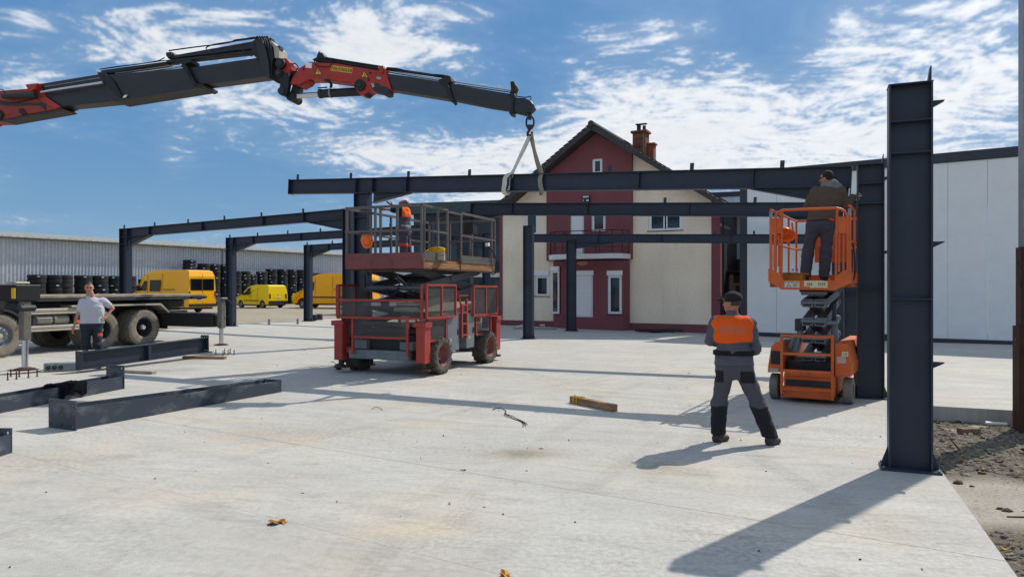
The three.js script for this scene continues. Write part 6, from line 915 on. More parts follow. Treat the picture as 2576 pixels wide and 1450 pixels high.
// ---- worker with the orange yoke, back to us
{
  const g0 = gnd(1844, 1113), q = px2(310, 1285, .001428), G = '#55545c', K = '#1b1b20';
  const J = { head: q(303, 190, -.02), shL: q(172, 345), shR: q(442, 352), elL: q(140, 490, -.03), wrL: q(245, 545, -.24), elR: q(480, 555, -.04), wrR: q(395, 590, -.25), hipL: q(255, 700), hipR: q(382, 700), knL: q(208, 985, -.03), knR: q(500, 990, -.03), anL: q(196, 1225), anR: q(586, 1230), toL: q(258, 1262, -.09), toR: q(640, 1262, -.08) };
  const p = person({ label: 'worker in grey overalls with orange yoke and black cap, seen from behind', pos: g0, turn: -Math.atan2(g0.x, -g0.z) * .95, J, skin: '#a9745c', face: [0, -1], headYaw: Math.PI + .95, headPitch: .0, handL: { palm: [0, 0, 1] }, handR: { palm: [0, 0, 1] }, build: 1.0 });
  const yk = (x, y) => { const X = x / .001428 + 310, Y = 1285 - y / .001428; return [X, Y]; };
  p.garment('jacket', [...p.torso(.026), ...p.arms(.015), p.pair(p.mid(p.chest, p.pelvis, .88), p.ph, .08, .122), [J.head.map((v, i) => v - [0, .115, -.01][i]), p.mid(p.chest, J.head, .1), .068, .075]], [], G, { amp: .011, k: .035, cut: (x, y, z) => Math.max(.865 - y, y - 1.475) });
  p.garment('orange_yoke', [...p.torso(.033)], [[p.mid(p.chest, J.shL, .86), [.082, .078, .09]], [p.mid(p.chest, J.shR, .86), [.082, .078, .09]]], (x, y, z) => { const [X, Y] = yk(x, y); const e = 12 * pn.noise(x * 60, y * 90, 3); if (z > 0 && X > 205 + e && X < 398 + e && Y > 372 + e * .6 && Y < 424 - e * .5) return pn.noise(x * 90, y * 30, 8) > -.12 ? '#c4684a' : '#dd5c1c'; return '#e8590f'; }, { amp: .005, k: .035, cut: (x, y, z) => { const [X, Y] = yk(x, y); return Math.max((Y - 500 + 8 * Math.sin(X * .02)) * .001428, (288 - Y) * .001428, Math.abs(X - 303) * .001428 - .228 + Math.max(0, Y - 400) * .00018 + Math.max(0, 345 - Y) * .0011); } });
  p.garment('trousers', [...p.legs(.024), ...p.hip.map((b) => [b[0], b[1], b[2] + .018, b[3] + .018]), [J.knL, J.anL, .078, .075], [J.knR, J.anR, .078, .075]], [], (x, y, z) => { const [X, Y] = yk(x, y); if (y < .41 + .01 * Math.sin(x * 40)) return K; if (z > -.03 && Y > 715 && Y < 812 && ((X > 158 && X < 240) || (X > 362 && X < 470))) return K; if (X < 155 && Y > 870 && Y < 935) return '#a01848'; return '#4f4c55'; }, { amp: .010, k: .045, cut: (x, y) => Math.max(.085 - y, y - .91) });
  p.garment('belt', [p.pair([p.waist[0], 1.005, p.waist[2]], p.ph, .088, .1365)], [], '#121215', { amp: .0, cell: .009, cut: (x, y) => Math.abs(y - 1.005) - .028 });
  shoe(p, J.anL, J.toL, '#3b342e'); shoe(p, J.anR, J.toR, '#3b342e');
  { const h = J.head, yw = Math.PI + .95, b = (x, y, z) => [h[0] + Math.cos(yw) * x + Math.sin(yw) * z, h[1] + y, h[2] - Math.sin(yw) * x + Math.cos(yw) * z]; p.garment('cap', [[b(-.05, .035, .115), b(.05, .035, .115), .012, .012], [b(-.045, .03, .165), b(.045, .03, .165), .010, .010], [b(0, .036, .09), b(0, .03, .18), .012, .010]], [[b(0, .044, -.012), [.102, .082, .102]]], '#17181c', { amp: .002, k: .02, cell: .008, cut: (x, y, z) => h[1] + .008 - y }); }
}
// ---- worker on the orange platform
{
  const OP = vplane(OL.x, OL.d, OL.ang), q = px2(345, 1290, .00147), base = (() => { const c = at(2057, 700, 11.25); c.y = gh(OL.x, OL.d) + 1.802; return c; })();
  const J = { head: q(432, 165, -.03), shL: q(315, 305), shR: q(575, 310), elL: q(250, 450, -.06), wrL: q(330, 470, -.25), elR: q(625, 455, -.06), wrR: q(690, 370, -.20), hipL: q(300, 680), hipR: q(445, 680), knL: q(250, 950, -.04), knR: q(428, 950, -.04), anL: q(220, 1215), anR: q(408, 1215), toL: q(185, 1262, -.14), toR: q(450, 1265, -.12) };
  const p = person({ label: 'worker in brown hooded jacket and sunglasses standing on the orange lift', pos: base, turn: -Math.atan2(base.x, -base.z), J, skin: '#b07a62', face: [0, -1], headYaw: -Math.PI / 2 - .45, hair: '#241a16', glove: '#a9a49c', handR: { dir: [.75, .35, -.3], palm: [0, -.4, -1], curl: .35 }, build: 1.12 });
  p.garment('jacket', [...p.torso(.034), ...p.arms(.026), p.pair(p.mid(p.chest, p.pelvis, .9), p.ph, .085, .135)], [], '#574b3c', { amp: .012, k: .04, cut: (x, y) => .99 - y });
  p.garment('hood', [[q(400, 250, .02), q(500, 225, .05), .045, .05], [q(500, 225, .05), q(560, 262, .03), .055, .04], [q(450, 265, .06), q(530, 270, .06), .04, .04]], [], '#77757a', { amp: .006, k: .03 });
  p.garment('trousers', [...p.legs(.026), ...p.hip.map((b) => [b[0], b[1], b[2] + .024, b[3] + .024]), [J.knL, J.anL, .082, .072], [J.knR, J.anR, .082, .072]], [], (x, y, z) => (Math.abs(y - .77) < .035 && x > .24) ? '#b5441c' : '#45454f', { amp: .010, k: .045, cut: (x, y) => Math.max(.085 - y, y - 1.02) });
  p.garment('tool_pouch', [[q(465, 612, .12), q(500, 625, .10), .02, .018]], [], '#d0521c', { amp: .002, cell: .008 });
  shoe(p, J.anL, J.toL, '#201f22'); shoe(p, J.anR, J.toR, '#201f22');
  { const h = J.head, yw = -Math.PI / 2 - .45, b = (x, y, z) => [h[0] + Math.cos(yw) * x + Math.sin(yw) * z, h[1] + y, h[2] - Math.sin(yw) * x + Math.cos(yw) * z]; p.garment('hair', [], [[b(0, .036, -.022), [.083, .092, .098]]], '#2a1f1a', { amp: .003, k: .02, cell: .008, cut: (x, y, z) => { const dx = x - h[0], dz = z - h[2], fz = Math.sin(yw) * dx + Math.cos(yw) * dz; return Math.max(.0 - (y - h[1]) - .05 + Math.max(0, fz) * 1.5, fz - .072 - (y - h[1]) * .2); } }); p.garment('sunglasses', [[b(-.062, .012, .078), b(.062, .012, .078), .013, .013], [b(.07, .014, .07), b(.078, .014, -.01), .006, .005], [b(-.07, .014, .07), b(-.078, .014, -.01), .006, .005]], [[b(.03, .006, .092), [.024, .016, .016]], [b(-.03, .006, .092), [.024, .016, .016]]], '#0d0d10', { amp: 0, k: .01, cell: .006, m: std({ color: 0xffffff, vertexColors: true, roughness: .15 }) }); }
}
// ---- worker on the red platform, arms up under the rafter
{
  const base = at(1018, 640, 15.6); base.y = gh(-2, 15.5) + 2.12 + .172; const q = px2(760, 1262, .001300);
  const J = { head: q(742, 292, -.02), shL: q(690, 395, .1), shR: q(772, 385, -.1), elL: q(560, 400, .14), wrL: q(420, 385, .04), elR: q(640, 330, -.14), wrR: q(560, 300, -.1), hipL: q(728, 760, .09), hipR: q(768, 760, -.09), knL: q(735, 980, .10), knR: q(800, 985, -.08), anL: q(735, 1200, .1), anR: q(830, 1200, -.08), toL: q(700, 1235, .16), toR: q(770, 1240, -.1) };
  const p = person({ label: 'worker in grey overalls and orange vest reaching up from the red lift', pos: base, turn: -Math.atan2(base.x, -base.z), J, skin: '#a55d44', face: [-1, 0], headYaw: -Math.PI / 2, headPitch: -.6, hair: '#4a2c20', handL: { palm: [0, 1, 0], curl: .3 }, handR: { palm: [0, 1, 0], curl: .3 } });
  p.garment('shirt', [...p.torso(.018), [J.shL, J.elL, .07, .06], [J.shR, J.elR, .07, .06]], [], '#15161a', { amp: .006, k: .035, cut: (x, y, z) => .6 - y });
  p.garment('orange_vest', [...p.torso(.032)], [], '#e8640f', { amp: .007, k: .035, cut: (x, y, z) => Math.max(.97 - y, -.065 - x) });
  p.garment('overalls', [...p.torso(.030), ...p.legs(.026), ...p.hip.map((b) => [b[0], b[1], b[2] + .022, b[3] + .022]), [J.knL, J.anL, .078, .072], [J.knR, J.anR, .078, .072]], [], (x, y, z) => Math.abs(y - .37) < .028 ? '#cf4a14' : Math.abs(y - .785) < .02 && x > -.08 ? '#8c8a90' : '#47465a', { amp: .011, k: .04, cut: (x, y) => Math.max(.075 - y, y - .975) });
  shoe(p, J.anL, J.toL, '#7d3a22'); shoe(p, J.anR, J.toR, '#7d3a22');
}
// ---- man in the white T-shirt beside the truck
{
  const g0 = gnd(227, 926), q = px2(395, 1589, .001265), red = '#a8343a';
  const J = { head: q(372, 215, .02), shL: q(272, 452), shR: q(584, 442), elL: q(212, 665, .0), wrL: q(150, 870, .06), elR: q(722, 575, -.06), wrR: q(622, 725, .06), hipL: q(325, 850), hipR: q(490, 850), knL: q(322, 1200, .04), knR: q(498, 1200, .03), anL: q(318, 1500), anR: q(505, 1500), toL: q(300, 1555, .16), toR: q(525, 1555, .15) };
  const p = person({ label: 'man in white T-shirt and dark work trousers with hand on hip beside the truck', pos: g0, turn: -Math.atan2(g0.x, -g0.z), J, skin: '#b98168', face: [0, 1], headYaw: .0, headPitch: .22, hair: '#3b2e28', handL: { palm: [1, 0, 0], curl: .5, thumb: -1 }, handR: { dir: [-.7, -.5, .3], palm: [-.5, 0, -1], curl: .5 }, build: 1.12 });
  p.garment('t_shirt', [...p.torso(.010), p.pair(p.mid(p.chest, p.pelvis, .36), p.perp, .10, .125), [p.mid(p.chest, p.pelvis, .1), [J.head[0], 1.54, J.head[2] - .03], .10, .058], p.pair(p.mid(p.chest, p.pelvis, .55), p.perp, .10, .13), p.pair(p.mid(p.chest, p.pelvis, .85), p.perp, .095, .132), p.pair(p.pelvis, p.ph, .095, .13), ...['L', 'R'].map((k) => [J['sh' + k], p.mid(J['sh' + k], J['el' + k], .58), .066, .066])], [], '#bebbc2', { amp: .010, k: .05, cut: (x, y) => Math.max(.965 - y, y - 1.555) });
  p.garment('trousers', [...p.legs(.026), ...p.hip.map((b) => [b[0], b[1], b[2] + .022, b[3] + .022]), [J.knL, p.mid(J.knL, J.anL, .7), .085, .085], [J.knR, p.mid(J.knR, J.anR, .7), .085, .085]], [], (x, y, z) => (x > .13 && Math.abs(y - .72) < .03 && z > 0) ? '#e8601a' : '#2c2f3a', { amp: .010, k: .045, cut: (x, y) => Math.max(.41 - y, y - 1.02) });
  shoe(p, J.anL, J.toL, red, 'boot', .40); shoe(p, J.anR, J.toR, red, 'boot', .40);
  p.garment('keys', [[q(575, 745, .14), q(560, 800, .15), .014, .010]], [], '#b9b9bd', { amp: .002, cell: .006 });
}
// ------------------------------------------------------------ steel lying on the slab
function lyingBeam(a, b, opt, label) { // from a to b on the ground, web flat, flanges upright
  const { w0 = .27, w1 = .18, depth = .34, raise = 0, plate0 = null, plate1 = null, upright = false } = opt, d = b.clone().sub(a); d.y = 0; const L = d.length(), turn = Math.atan2(-d.z, d.x), ga = gh(a.x, -a.z) + raise, gb = gh(b.x, -b.z) + (opt.raise1 ?? raise);
  const t = thing('steel_beam', label, 'beam', V3(a.x, ga, a.z), turn, 'steel beams lying on the slab'); t.rotation.order = 'YZX'; t.rotation.z = Math.atan2(gb - ga, L);
  if (upright) { const s = iSec(L, depth, w0); s.translate(0, depth / 2 + .001, 0); part(t, 'section', s, M.steel); for (const q of opt.stiff ?? []) for (const z of [-1, 1]) part(t, 'stiffener', bb(q - .04, q + .04, .016, depth - .013, z * .0055, z * (w0 / 2 - .002)), M.steel); }
  else { const n = 'flange', fl = (z) => poly([[0, .002], [L, .002], [L, w1], [0, w0]], z - .007, z + .007); part(t, n, fl(depth / 2), M.dustySteel); part(t, n, fl(-depth / 2), M.dustySteel); part(t, 'web', bb(.001, L - .001, w1 * .5 - .005, w1 * .5 + .005, -depth / 2 + .0075, depth / 2 - .0075), M.dustySteel); for (const q of opt.stiff ?? []) part(t, 'stiffener', bb(q - .005, q + .005, w1 * .5 + .006, lerp(w0, w1, q / L) - .01, -depth / 2 + .008, depth / 2 - .008), M.dustySteel); for (const q of opt.stiff ?? []) part(t, 'stiffener', bb(q - .005, q + .005, .006, w1 * .5 - .006, -depth / 2 + .008, depth / 2 - .008), M.dustySteel); }
  const plate = (x, h, w, holes) => { const hs = holes.map(([z, y]) => [...Array(10).keys()].map((i) => [z + Math.cos(i / 10 * 6.283) * .014, y + Math.sin(i / 10 * 6.283) * .014])); const g = poly([[-w / 2, .001], [w / 2, .001], [w / 2, h], [-w / 2, h]], -.009, .009, 0, hs); g.rotateY(-Math.PI / 2); g.translate(x, 0, 0); part(t, 'end_plate', g, opt.plateM ?? M.dustySteel); };
  if (plate0) plate(-.0095, ...plate0); if (plate1) plate(L + .0095, ...plate1); return t;
}
const holes6 = (w, h) => [[-w / 2 + .05, h - .05], [0, h - .05], [w / 2 - .05, h - .05], [-w / 2 + .05, .05], [0, .05], [w / 2 - .05, .05]], holes4 = (w, h) => [[-w / 2 + .04, h - .05], [w / 2 - .04, h - .05], [-w / 2 + .04, .05], [w / 2 - .04, .05]];
{
  lyingBeam(gnd(158, 1078), gnd(684, 984), { w0: .27, w1: .19, depth: .36, stiff: [1.9], plate0: [.36, .52, [...holes6(.52, .36), [0, .19]]], plate1: [.2, .37, holes4(.37, .2)] }, 'dusty steel beam on its side with drilled end plate, nearest the slab joint');
  lyingBeam(gnd(288, 977).lerp(gnd(-60, 1045), 2.1), gnd(288, 977), { w0: .22, w1: .22, depth: .30, stiff: [], plate1: [.40, .34, holes6(.34, .40)] }, 'dusty steel beam on its side with a black jacket on it');
  { const a = gnd(200, 937), b = gnd(514, 898); lyingBeam(a, b, { upright: true, w0: .19, depth: .36, raise: .06, raise1: .13, stiff: [lerp(0, a.distanceTo(b), .49)], plate0: [.38, .2, holes4(.2, .38)], plate1: [.42, .24, holes6(.24, .42)], plateM: M.steel }, 'clean dark steel beam standing upright on timber bearers'); }
  lyingBeam(gnd(-12, 1139).lerp(gnd(-170, 1190), 3), gnd(-12, 1139), { w0: .2, w1: .2, depth: .3, plate1: [.26, .32, holes4(.32, .26)] }, 'steel beam end with drilled plate alone by the slab joint');
}
const turnOf = (a, b) => Math.atan2(-(b.z - a.z), b.x - a.x);
function timber(ax, ay, bx2, by, w, h, m, label, up = 0, extra = 0) { const a = gnd(ax, ay, up), b = gnd(bx2, by, up), L = a.distanceTo(b) + extra; const o = solo('timber_block', label, 'timber', cb(0, L, 0, h, -w, 0, .006), m, a, turnOf(a, b), 'timber blocks on the slab'); return o; }
{
  const A = gnd(1432, 1012), B = gnd(1540, 1036), L = A.distanceTo(B), t = thing('strapped_timber', 'short squared timber with a yellow strap lying near the slab centre', 'timber', A, turnOf(A, B)); part(t, 'block', cb(0, L, .002, .1, -.10, 0, .006), M.wood); const x = .19; part(t, 'strap', tube([[x, .0, .012], [x + .01, .11, .01], [x + .03, .113, -.05], [x + .04, .1, -.112]], .010, 20), M.strapYellow); part(t, 'strap_tail', tube([[x + .01, .115, .005], [x - .03, .13, .02], [x - .05, .06, .04], [x - .03, .015, .05]], .009, 20), M.strapYellow);
  timber(457, 902, 563, 903, .14, .06, M.wood, 'long timber bearer under the far end of the upright beam'); timber(468, 889, 532, 889, .13, .06, M.woodGrey, 'short grey timber bearer behind the long one under the upright beam', .06);
  timber(306, 937, 357, 940, .12, .055, M.woodGrey, 'grey timber bearer under the near end of the upright beam', 0, .25);
}
// black jacket dropped on a beam
{
  const base = gnd(130, 1005), top = gh(base.x, -base.z) + .225, n = 26, m = 22, pos = [], idx = []; const c = at(120, 985, -base.z + .25);
  for (let j = 0; j <= m; j++) for (let i = 0; i <= n; i++) { const a = i / n - .5, b = j / m - .5; const X = a * (.56 + .3 * pn.noise(2, b * 3.3, 5)) + .09 * pn.noise(a * 5, b * 5, 3), Zz = b * .85, over = Math.max(0, Zz - .165), back = Math.max(0, -Zz - .15); let y = .236 + .03 * Math.abs(pn.noise(a * 7, b * 7, 1)) + .05 * Math.max(0, pn.noise(a * 4 + 3, b * 4, 6)) - (over > 0 ? Math.min(over * 1.3, .10 + .22 * Math.max(-.3, pn.noise(a * 5 + 1, 2.5, 4)) + .05) : 0) - Math.min(back * 1.2, .1); const edge = Math.max(Math.abs(a), Math.abs(b)) > .42 ? .04 * pn.noise(a * 16, b * 16, 2) : 0; pos.push(X + edge, Math.max(.012, y), Math.min(Zz, .165) + Math.min(over, .06) * .35 + .03 * pn.noise(a * 11, b * 3, 7) * (over > 0 ? 1 : 0)); }
  for (let j = 0; j < m; j++) for (let i = 0; i < n; i++) { const a = j * (n + 1) + i; idx.push(a, a + n + 1, a + 1, a + 1, a + n + 1, a + n + 2); }
  const g = new THREE.BufferGeometry(); g.setAttribute('position', new THREE.Float32BufferAttribute(pos, 3)); g.setIndex(idx); g.computeVertexNormals(); const q = g.toNonIndexed(); q.setAttribute('uv', new THREE.BufferAttribute(new Float32Array(q.attributes.position.count * 2), 2));
  const o = shade(new THREE.Mesh(q, M.blackCloth)); o.name = 'dropped_jacket'; const p = gnd(-60, 1045).lerp(gnd(288, 977), .57); o.position.set(p.x, gh(p.x, -p.z), p.z); o.rotation.y = turnOf(gnd(-60, 1045), gnd(288, 977)); tag(o, 'crumpled black jacket thrown over a steel beam', 'jacket'); scene.add(o);
}
// power distribution box with sockets and cable
{
  const a = gnd(108, 936), b = gnd(150, 934), t = thing('power_box', 'grey power box with three round sockets on the slab by the outrigger', 'power box', a, turnOf(a, b)); part(t, 'case', cb(0, .66, .002, .17, -.22, 0, .012), M.galv); for (let i = 0; i < 3; i++) { const s = part(t, 'socket', cyl([.08 + i * .11, .085, -.002], [.08 + i * .11, .085, .025], .045, .045, 14), M.black); part(s, 'socket_lid', cyl([.08 + i * .11, .085, .025], [.08 + i * .11, .085, .03], .032, .032, 12), M.darkGrey); }
  const cable = (pts, name, label, r = .012) => solo(name, label, 'cable', tube(pts.map(([x, y]) => { const p = gnd(x, y); p.y += r; return p; }), r, 80, 6), M.hose, null, 0);
  cable([[160, 928], [175, 925], [188, 930], [178, 921], [190, 917], [182, 926], [168, 920], [150, 914]], 'power_cable', 'tangled black cable behind the grey power box'); cable([[0, 943], [40, 941], [70, 938], [95, 934], [108, 930]], 'power_cable', 'black cable running from the slab edge to the grey power box', .009);
}
// anchor bolts cast into the slab
{ let i = 0; const bolt = (x, y, h, lab, grp) => { const p = gnd(x, y); const o = thing('anchor_bolt', lab, 'bolt', p, 0, grp); part(o, 'shank', cyl([0, -.02, 0], [0, h, 0], .012, .012, 8), M.rust); part(o, 'nut', cyl([0, .0, 0], [0, .02, 0], .022, .022, 6), M.bolt); };
  for (const [x, y] of [[18, 956], [40, 954], [47, 948], [70, 950], [92, 947], [26, 947]]) bolt(x, y, .15, 'upright anchor bolt in the group beside the grey power box', 'anchor bolts by the power box');
  for (const [x, y] of [[542, 891], [560, 894], [564, 889], [573, 892], [578, 888], [588, 892]]) bolt(x, y, .13, 'upright anchor bolt in the group beside the rear outrigger foot', 'anchor bolts by the rear outrigger');
  for (const [x, y, s] of [[676, 817, 'before the small yellow van'], [748, 815, 'beside the column of the third left frame']]) { const p = gnd(x, y); solo('pipe_stub', 'short grey pipe stub standing in the slab ' + s, 'pipe stub', cyl([0, -.02, 0], [0, .24, 0], .05, .05, 10), M.galv, p); } }
// corrugated drain pipe piece at the left column
{ const p = onEarth(gnd(787, 806)), prof = []; for (let i = 0; i < 14; i++) prof.push([i % 2 ? .17 : .2, i * .035]); prof.push([.15, .455], [.15, 0], [.17, 0]); solo('drain_pipe', 'black ribbed drain pipe piece standing at the foot of a left column', 'pipe', lathe(prof, 20), M.black, p); const q = onEarth(gnd(801, 804)); solo('drain_pipe', 'second black ribbed drain pipe piece with pale rim beside the left column', 'pipe', lathe(prof, 20), M.darkGrey, q); }
// helmets, bottles, straps, loose bits on the lifts
function helmet(name, label, pos, rot, m = M.helmet) { const t = thing(name, label, 'helmet', pos); t.rotation.set(...rot); part(t, 'shell', xf(lathe([[.001, .135], [.05, .13], [.09, .105], [.115, .06], [.122, .0], [.118, .0], [.11, .058], [.085, .1], [.045, .124], [.001, .129]], 24), [0, 0, 0], [0, 0, 0], [.92, 1, 1.1]), m); part(t, 'brim', xf(lathe([[.11, -.002], [.145, -.010], [.147, -.005], [.118, .006], [.11, .002]], 24), [0, 0, .012], [0, 0, 0], [.92, 1, 1.14]), m); part(t, 'ridge', xf(bx(0, .125, 0, .03, .02, .15), [0, 0, 0]), m); return t; }
{
  const h = at(923, 606, 14.35); helmet('safety_helmet', 'orange safety helmet hanging on the front rail of the red lift', h, [.9, .4, .5]);
  const h2p = at(1973, 590, 11.45); helmet('safety_helmet', 'orange safety helmet hanging inside the orange lift rail', h2p, [.3, 1.2, -1.2]); { const p = at(1980, 583, 11.35); }
  const g = gnd(851, 929); const t = thing('black_bucket', 'small round black object lying on the slab beside the red lift', 'bucket', g); part(t, 'bowl', lathe([[0, .002], [.05, .004], [.075, .05], [.07, .10], [.04, .13], [0, .135]], 18), M.black); part(t, 'handle', tube([[-.06, .11, 0], [-.1, .16, .02], [-.16, .17, .04]], .007, 12), M.black);
  for (const [x, s] of [[1995, 0], [2006, 1]]) { const b = at(x, 0, 11.9 + s * .05); b.y = gh(OL.x, OL.d) + 1.802; const t2 = thing('water_bottle', 'clear water bottle with blue cap on the orange lift deck', 'bottle', b, 0, 'water bottles on the orange lift'); part(t2, 'body', lathe([[0, 0], [.034, .002], [.036, .02], [.034, .1], [.036, .16], [.03, .19], [.014, .215], [.014, .225], [0, .225]], 18), M.bottle); part(t2, 'cap', cyl([0, .2255, 0], [0, .245, 0], .016, .016, 12), M.capBlue); }
  { const b = at(1985, 0, 11.2); b.y = gh(OL.x, OL.d) + 1.803; const tr = thing('tool_tray', 'yellow orange plastic tool tray on the orange lift deck', 'tray', b, OL.ang); part(tr, 'tray', [bb(-.2, .22, .0, .012, -.13, .13), bb(-.2, .22, .012, .15, .118, .13), bb(-.2, .22, .012, .15, -.13, -.118), bb(-.2, -.188, .012, .15, -.118, .118), bb(.208, .22, .012, .15, -.118, .118)], std({ color: lin('#d98a1e'), roughness: .5, map: wearB })); part(tr, 'lid', cb(-.22, .26, .152, .166, -.14, .15, .004), std({ color: lin('#d9861c'), roughness: .5, map: wearB })).rotation.z = -.06; }
  { const b = at(1093, 636, 14.5); b.y = gh(-2, 15) + 2.12 + .172; const t3 = thing('yellow_strap', 'heap of yellow ratchet strap on the red lift platform', 'strap', b); for (let i = 0; i < 5; i++) part(t3, 'coil', tube([...Array(10).keys()].map((k) => { const a = k / 10 * 6.283 + i; return [Math.cos(a) * (.2 - i * .02) + i * .02, .16 + .02 * i + .02 * Math.sin(a * 2 + i), Math.sin(a) * .09]; }), .016, 40, 6, true), M.strapYellow); part(t3, 'box', cb(-.2, .2, 0, .15, -.1, .1, .01), M.woodGrey); }
}
// wire offcuts and leaves on the slab
{
  const wire = (pts, label, r = .006) => solo('wire_offcut', label, 'wire', tube(pts.map(([x, y], i) => { const p = gnd(x, y); p.y += r + (i % 3 === 1 ? .02 : 0); return p; }), r, 60, 6), M.hose);
  wire([[1238, 1031], [1255, 1030], [1272, 1034], [1270, 1040], [1285, 1050], [1305, 1056], [1318, 1062], [1326, 1072]], 'thin black bent wire offcut lying on the open slab'); wire([[1272, 1034], [1273, 1046], [1290, 1053], [1312, 1062], [1320, 1074]], 'second thin black wire strand tangled with the bent offcut'); wire([[934, 1029], [945, 1027], [962, 1031]], 'short thin wire curl on the slab before the red lift', .004);
  const leaf = (x, y, s, label, m, curl) => { const p = gnd(x, y), n = 18, pos = [0, .003, 0], idx = [], lob = []; for (let i = 0; i < n; i++) { const a = i / n * 6.283, r = s * (.55 + .45 * Math.abs(Math.sin(a * 2.5)) + .12 * h2(i, Math.round(x))); pos.push(Math.cos(a) * r * 1.5, s * curl * .28 * (1 + Math.sin(a * 3 + x)) + .001, Math.sin(a) * r); idx.push(0, 1 + (i + 1) % n, 1 + i); } const g = new THREE.BufferGeometry(); g.setAttribute('position', new THREE.Float32BufferAttribute(pos, 3)); g.setIndex(idx); const q = g.toNonIndexed(); q.computeVertexNormals(); q.setAttribute('uv', new THREE.BufferAttribute(new Float32Array(q.attributes.position.count * 2), 2)); const o = shade(new THREE.Mesh(q, m)); o.name = numbered('dry_leaf'); p.y = gh(p.x, -p.z); o.position.copy(p); o.rotation.y = x; tag(o, label, 'leaf', 'dry leaves on the slab'); scene.add(o); };
  leaf(692, 1316, .05, 'largest curled brown leaf lying alone on the slab', M.leaf2, .9); leaf(712, 1313, .035, 'small ochre leaf touching the largest curled leaf', M.leaf, .8); leaf(1271, 1446, .04, 'curled ochre leaf at the slab front', M.leaf, .9); leaf(1165, 1182, .024, 'small leaf lying on the slab joint', M.leaf2, .6); leaf(1360, 1128, .022, 'small leaf by the brown slab stain', M.leaf2, .6); leaf(1732, 938, .03, 'small orange leaf on the slab beside a rafter shadow', M.leaf, .6); leaf(760, 1240, .014, 'tiny dark leaf scrap on the slab', M.leaf2, .5); leaf(1217, 1275, .012, 'tiny grey leaf crumb beside the tyre marks', M.leaf2, .5); leaf(1735, 1020, .016, 'tiny leaf beside the strapped timber', M.leaf2, .5);
}
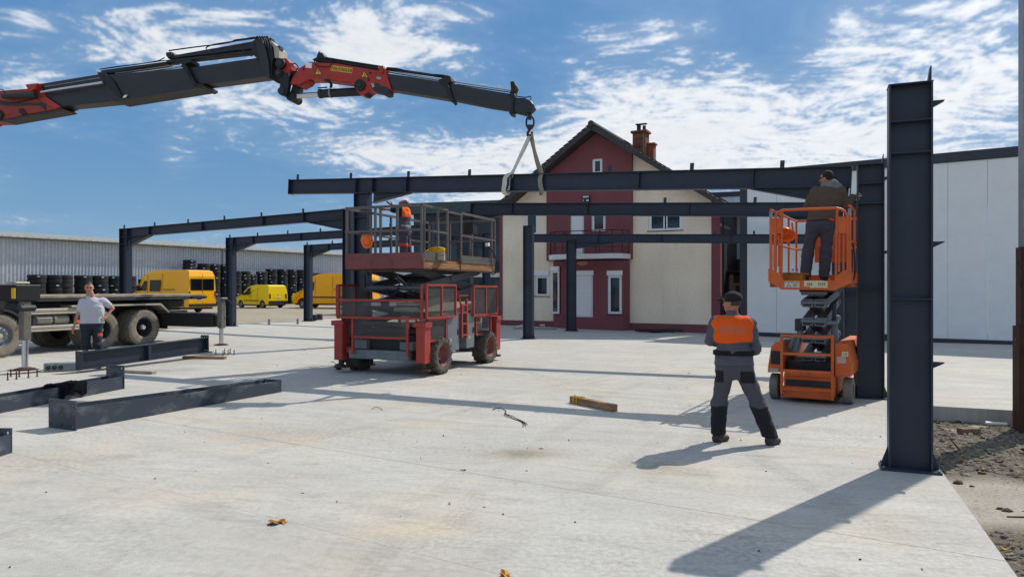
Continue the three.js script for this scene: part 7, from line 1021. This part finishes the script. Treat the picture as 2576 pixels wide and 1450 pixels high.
// rubble strip: brick, leaves, stick, bottle
{
  const put = (x, y) => { const p = gnd(x, y); let d = -p.z; for (let i = 0; i < 20; i++) { const X = (x - CX) / F * d, [u, v] = uvOf(X, d); d = F * (CH - earth(u, v)) / (y - CY); } const X = (x - CX) / F * d, [u, v] = uvOf(X, d); return V3(X, earth(u, v), -d); };
  solo('loose_brick', 'pale brown brick lying on the rubble', 'brick', cb(-.13, .13, -.01, .085, -.06, .06, .006), std({ color: lin('#9c8467'), roughness: .95, map: wearB }), put(2437, 1092), .1);
  solo('plastic_pipe', 'short white plastic pipe piece at the slab step', 'pipe', cyl([-.13, .035, 0], [.13, .03, .04], .025, .025, 12), M.pvc, put(2504, 1062), -.1);
  solo('stick', 'thin dark stick standing askew in the rubble', 'stick', cyl([0, 0, 0], [-.18, .16, .1], .010, .007, 6), M.woodDark, put(2416, 1133)); solo('rusty_rod', 'thin rusty rod lying on the pale sand strip', 'rod', cyl([0, .01, 0], [.5, .015, .05], .006, .006, 6), M.rust, put(2534, 1302));
  const cl = [[2355, 1125, .022], [2362, 1145, .02], [2365, 1157, .02], [2372, 1172, .03], [2419, 1163, .032], [2423, 1140, .022], [2475, 1177, .024], [2530, 1385, .035], [2548, 1376, .028], [2375, 1190, .02]];
  cl.forEach(([x, y, s], i) => { const p = put(x, y); const n = 12, pos = [0, .012, 0], idx = []; for (let k = 0; k < n; k++) { const a = k / n * 6.283, r = s * .75 * (.6 + .4 * Math.abs(Math.sin(a * 2.5 + i))); pos.push(Math.cos(a) * r * 1.5, .012 + s * .35 * (1 + Math.sin(a * 2 + i)), Math.sin(a) * r); idx.push(0, 1 + (k + 1) % n, 1 + k); } const g = new THREE.BufferGeometry(); g.setAttribute('position', new THREE.Float32BufferAttribute(pos, 3)); g.setIndex(idx); const q = g.toNonIndexed(); q.computeVertexNormals(); q.setAttribute('uv', new THREE.BufferAttribute(new Float32Array(q.attributes.position.count * 2), 2)); const o = shade(new THREE.Mesh(q, i % 3 ? M.leaf : M.leaf2)); o.name = numbered('rubble_leaf'); o.position.copy(p); tag(o, 'yellow-brown dry leaf caught in the rubble beside the slab', 'leaf', 'dry leaves on the rubble'); scene.add(o); });
  for (const [x, y, s, l] of [[2410, 1217, .035, 'dark stone lump on the pale sand beside the slab edge'], [2445, 1225, .018, 'small dark stone beside the stone lump on pale sand'], [2535, 1287, .03, 'dark stone beside the rusty rod'], [2516, 1282, .022, 'grey stone between the slab edge and the rusty rod']]) { const g = new THREE.IcosahedronGeometry(s, 1); const p = g.attributes.position; for (let i = 0; i < p.count; i++) { const k = .8 + .4 * Math.abs(h2(Math.round(p.getX(i) * 900), Math.round(p.getY(i) * 900 + p.getZ(i) * 700))); p.setXYZ(i, p.getX(i) * k * 1.4, p.getY(i) * k * .8, p.getZ(i) * k); } g.computeVertexNormals(); const q = put(x, y); q.y += s * .3; solo('loose_stone', l, 'stone', clean(g), M.woodDark, q); }
  // post at the slab step
  const c = put(2590, 1085), t = thing('edge_post', 'tall steel post with rusty lower sleeve at the edge of the rubble', 'post', V3(c.x, c.y - .05, c.z), UA);
  part(t, 'post', cb(-.10, .12, 0, 7, -.12, .12, .004), M.galv); part(t, 'sleeve', cb(-.125, .145, 0, 2.55, -.145, .145, .006), M.rust); part(t, 'lower_sleeve', cb(-.155, .175, 0, 1.48, -.175, .175, .006), M.rust); part(t, 'tie_wire', tube([[-.13, 2.25, .15], [-.17, 2.35, .16], [-.15, 2.1, .17], [-.13, 2.0, .15]], .006, 20), M.hose); part(t, 'bolt', cyl([-.17, 1.3, .05], [-.15, 1.3, .05], .018, .018, 6), M.bolt);
}
// offcuts and gutter pieces before the house
{
  const lay = (pts, r, m, label) => solo('gutter_piece', label, 'gutter', pipe(pts.map(([x, y, h = .05]) => { const p = gnd(x, y); p.y = gh(p.x, -p.z) + h; return p; }), r, 8), m, null, 0, 'gutter pieces before the house');
  lay([[1268, 812, .35], [1278, 816, .12], [1370, 821, .06]], .035, M.pvc, 'long white gutter pipe bent up at one end before the house'); lay([[1300, 824], [1385, 812, .2]], .03, M.pvc, 'white gutter pipe crossing the bent one before the house'); lay([[1290, 828], [1400, 829]], .03, M.galv, 'grey gutter pipe on the ground before the house');
  const p = gnd(1660, 836); p.y = gh(p.x, -p.z) + .03; const ring = []; for (let i = 0; i < 60; i++) { const a = i / 60 * 6.283 * 4; ring.push([Math.cos(a) * (.8 + .2 * Math.sin(i * .7)), .02 + .05 * (i / 60) + .02 * Math.sin(i), Math.sin(a) * (.4 + .08 * Math.sin(i * 1.3))]); } solo('hose_coil', 'loose coil of black hose on the ground before the house wall', 'hose', tube(ring, .022, 240, 6), M.hose, p);
}
renderer.render(scene, camera);
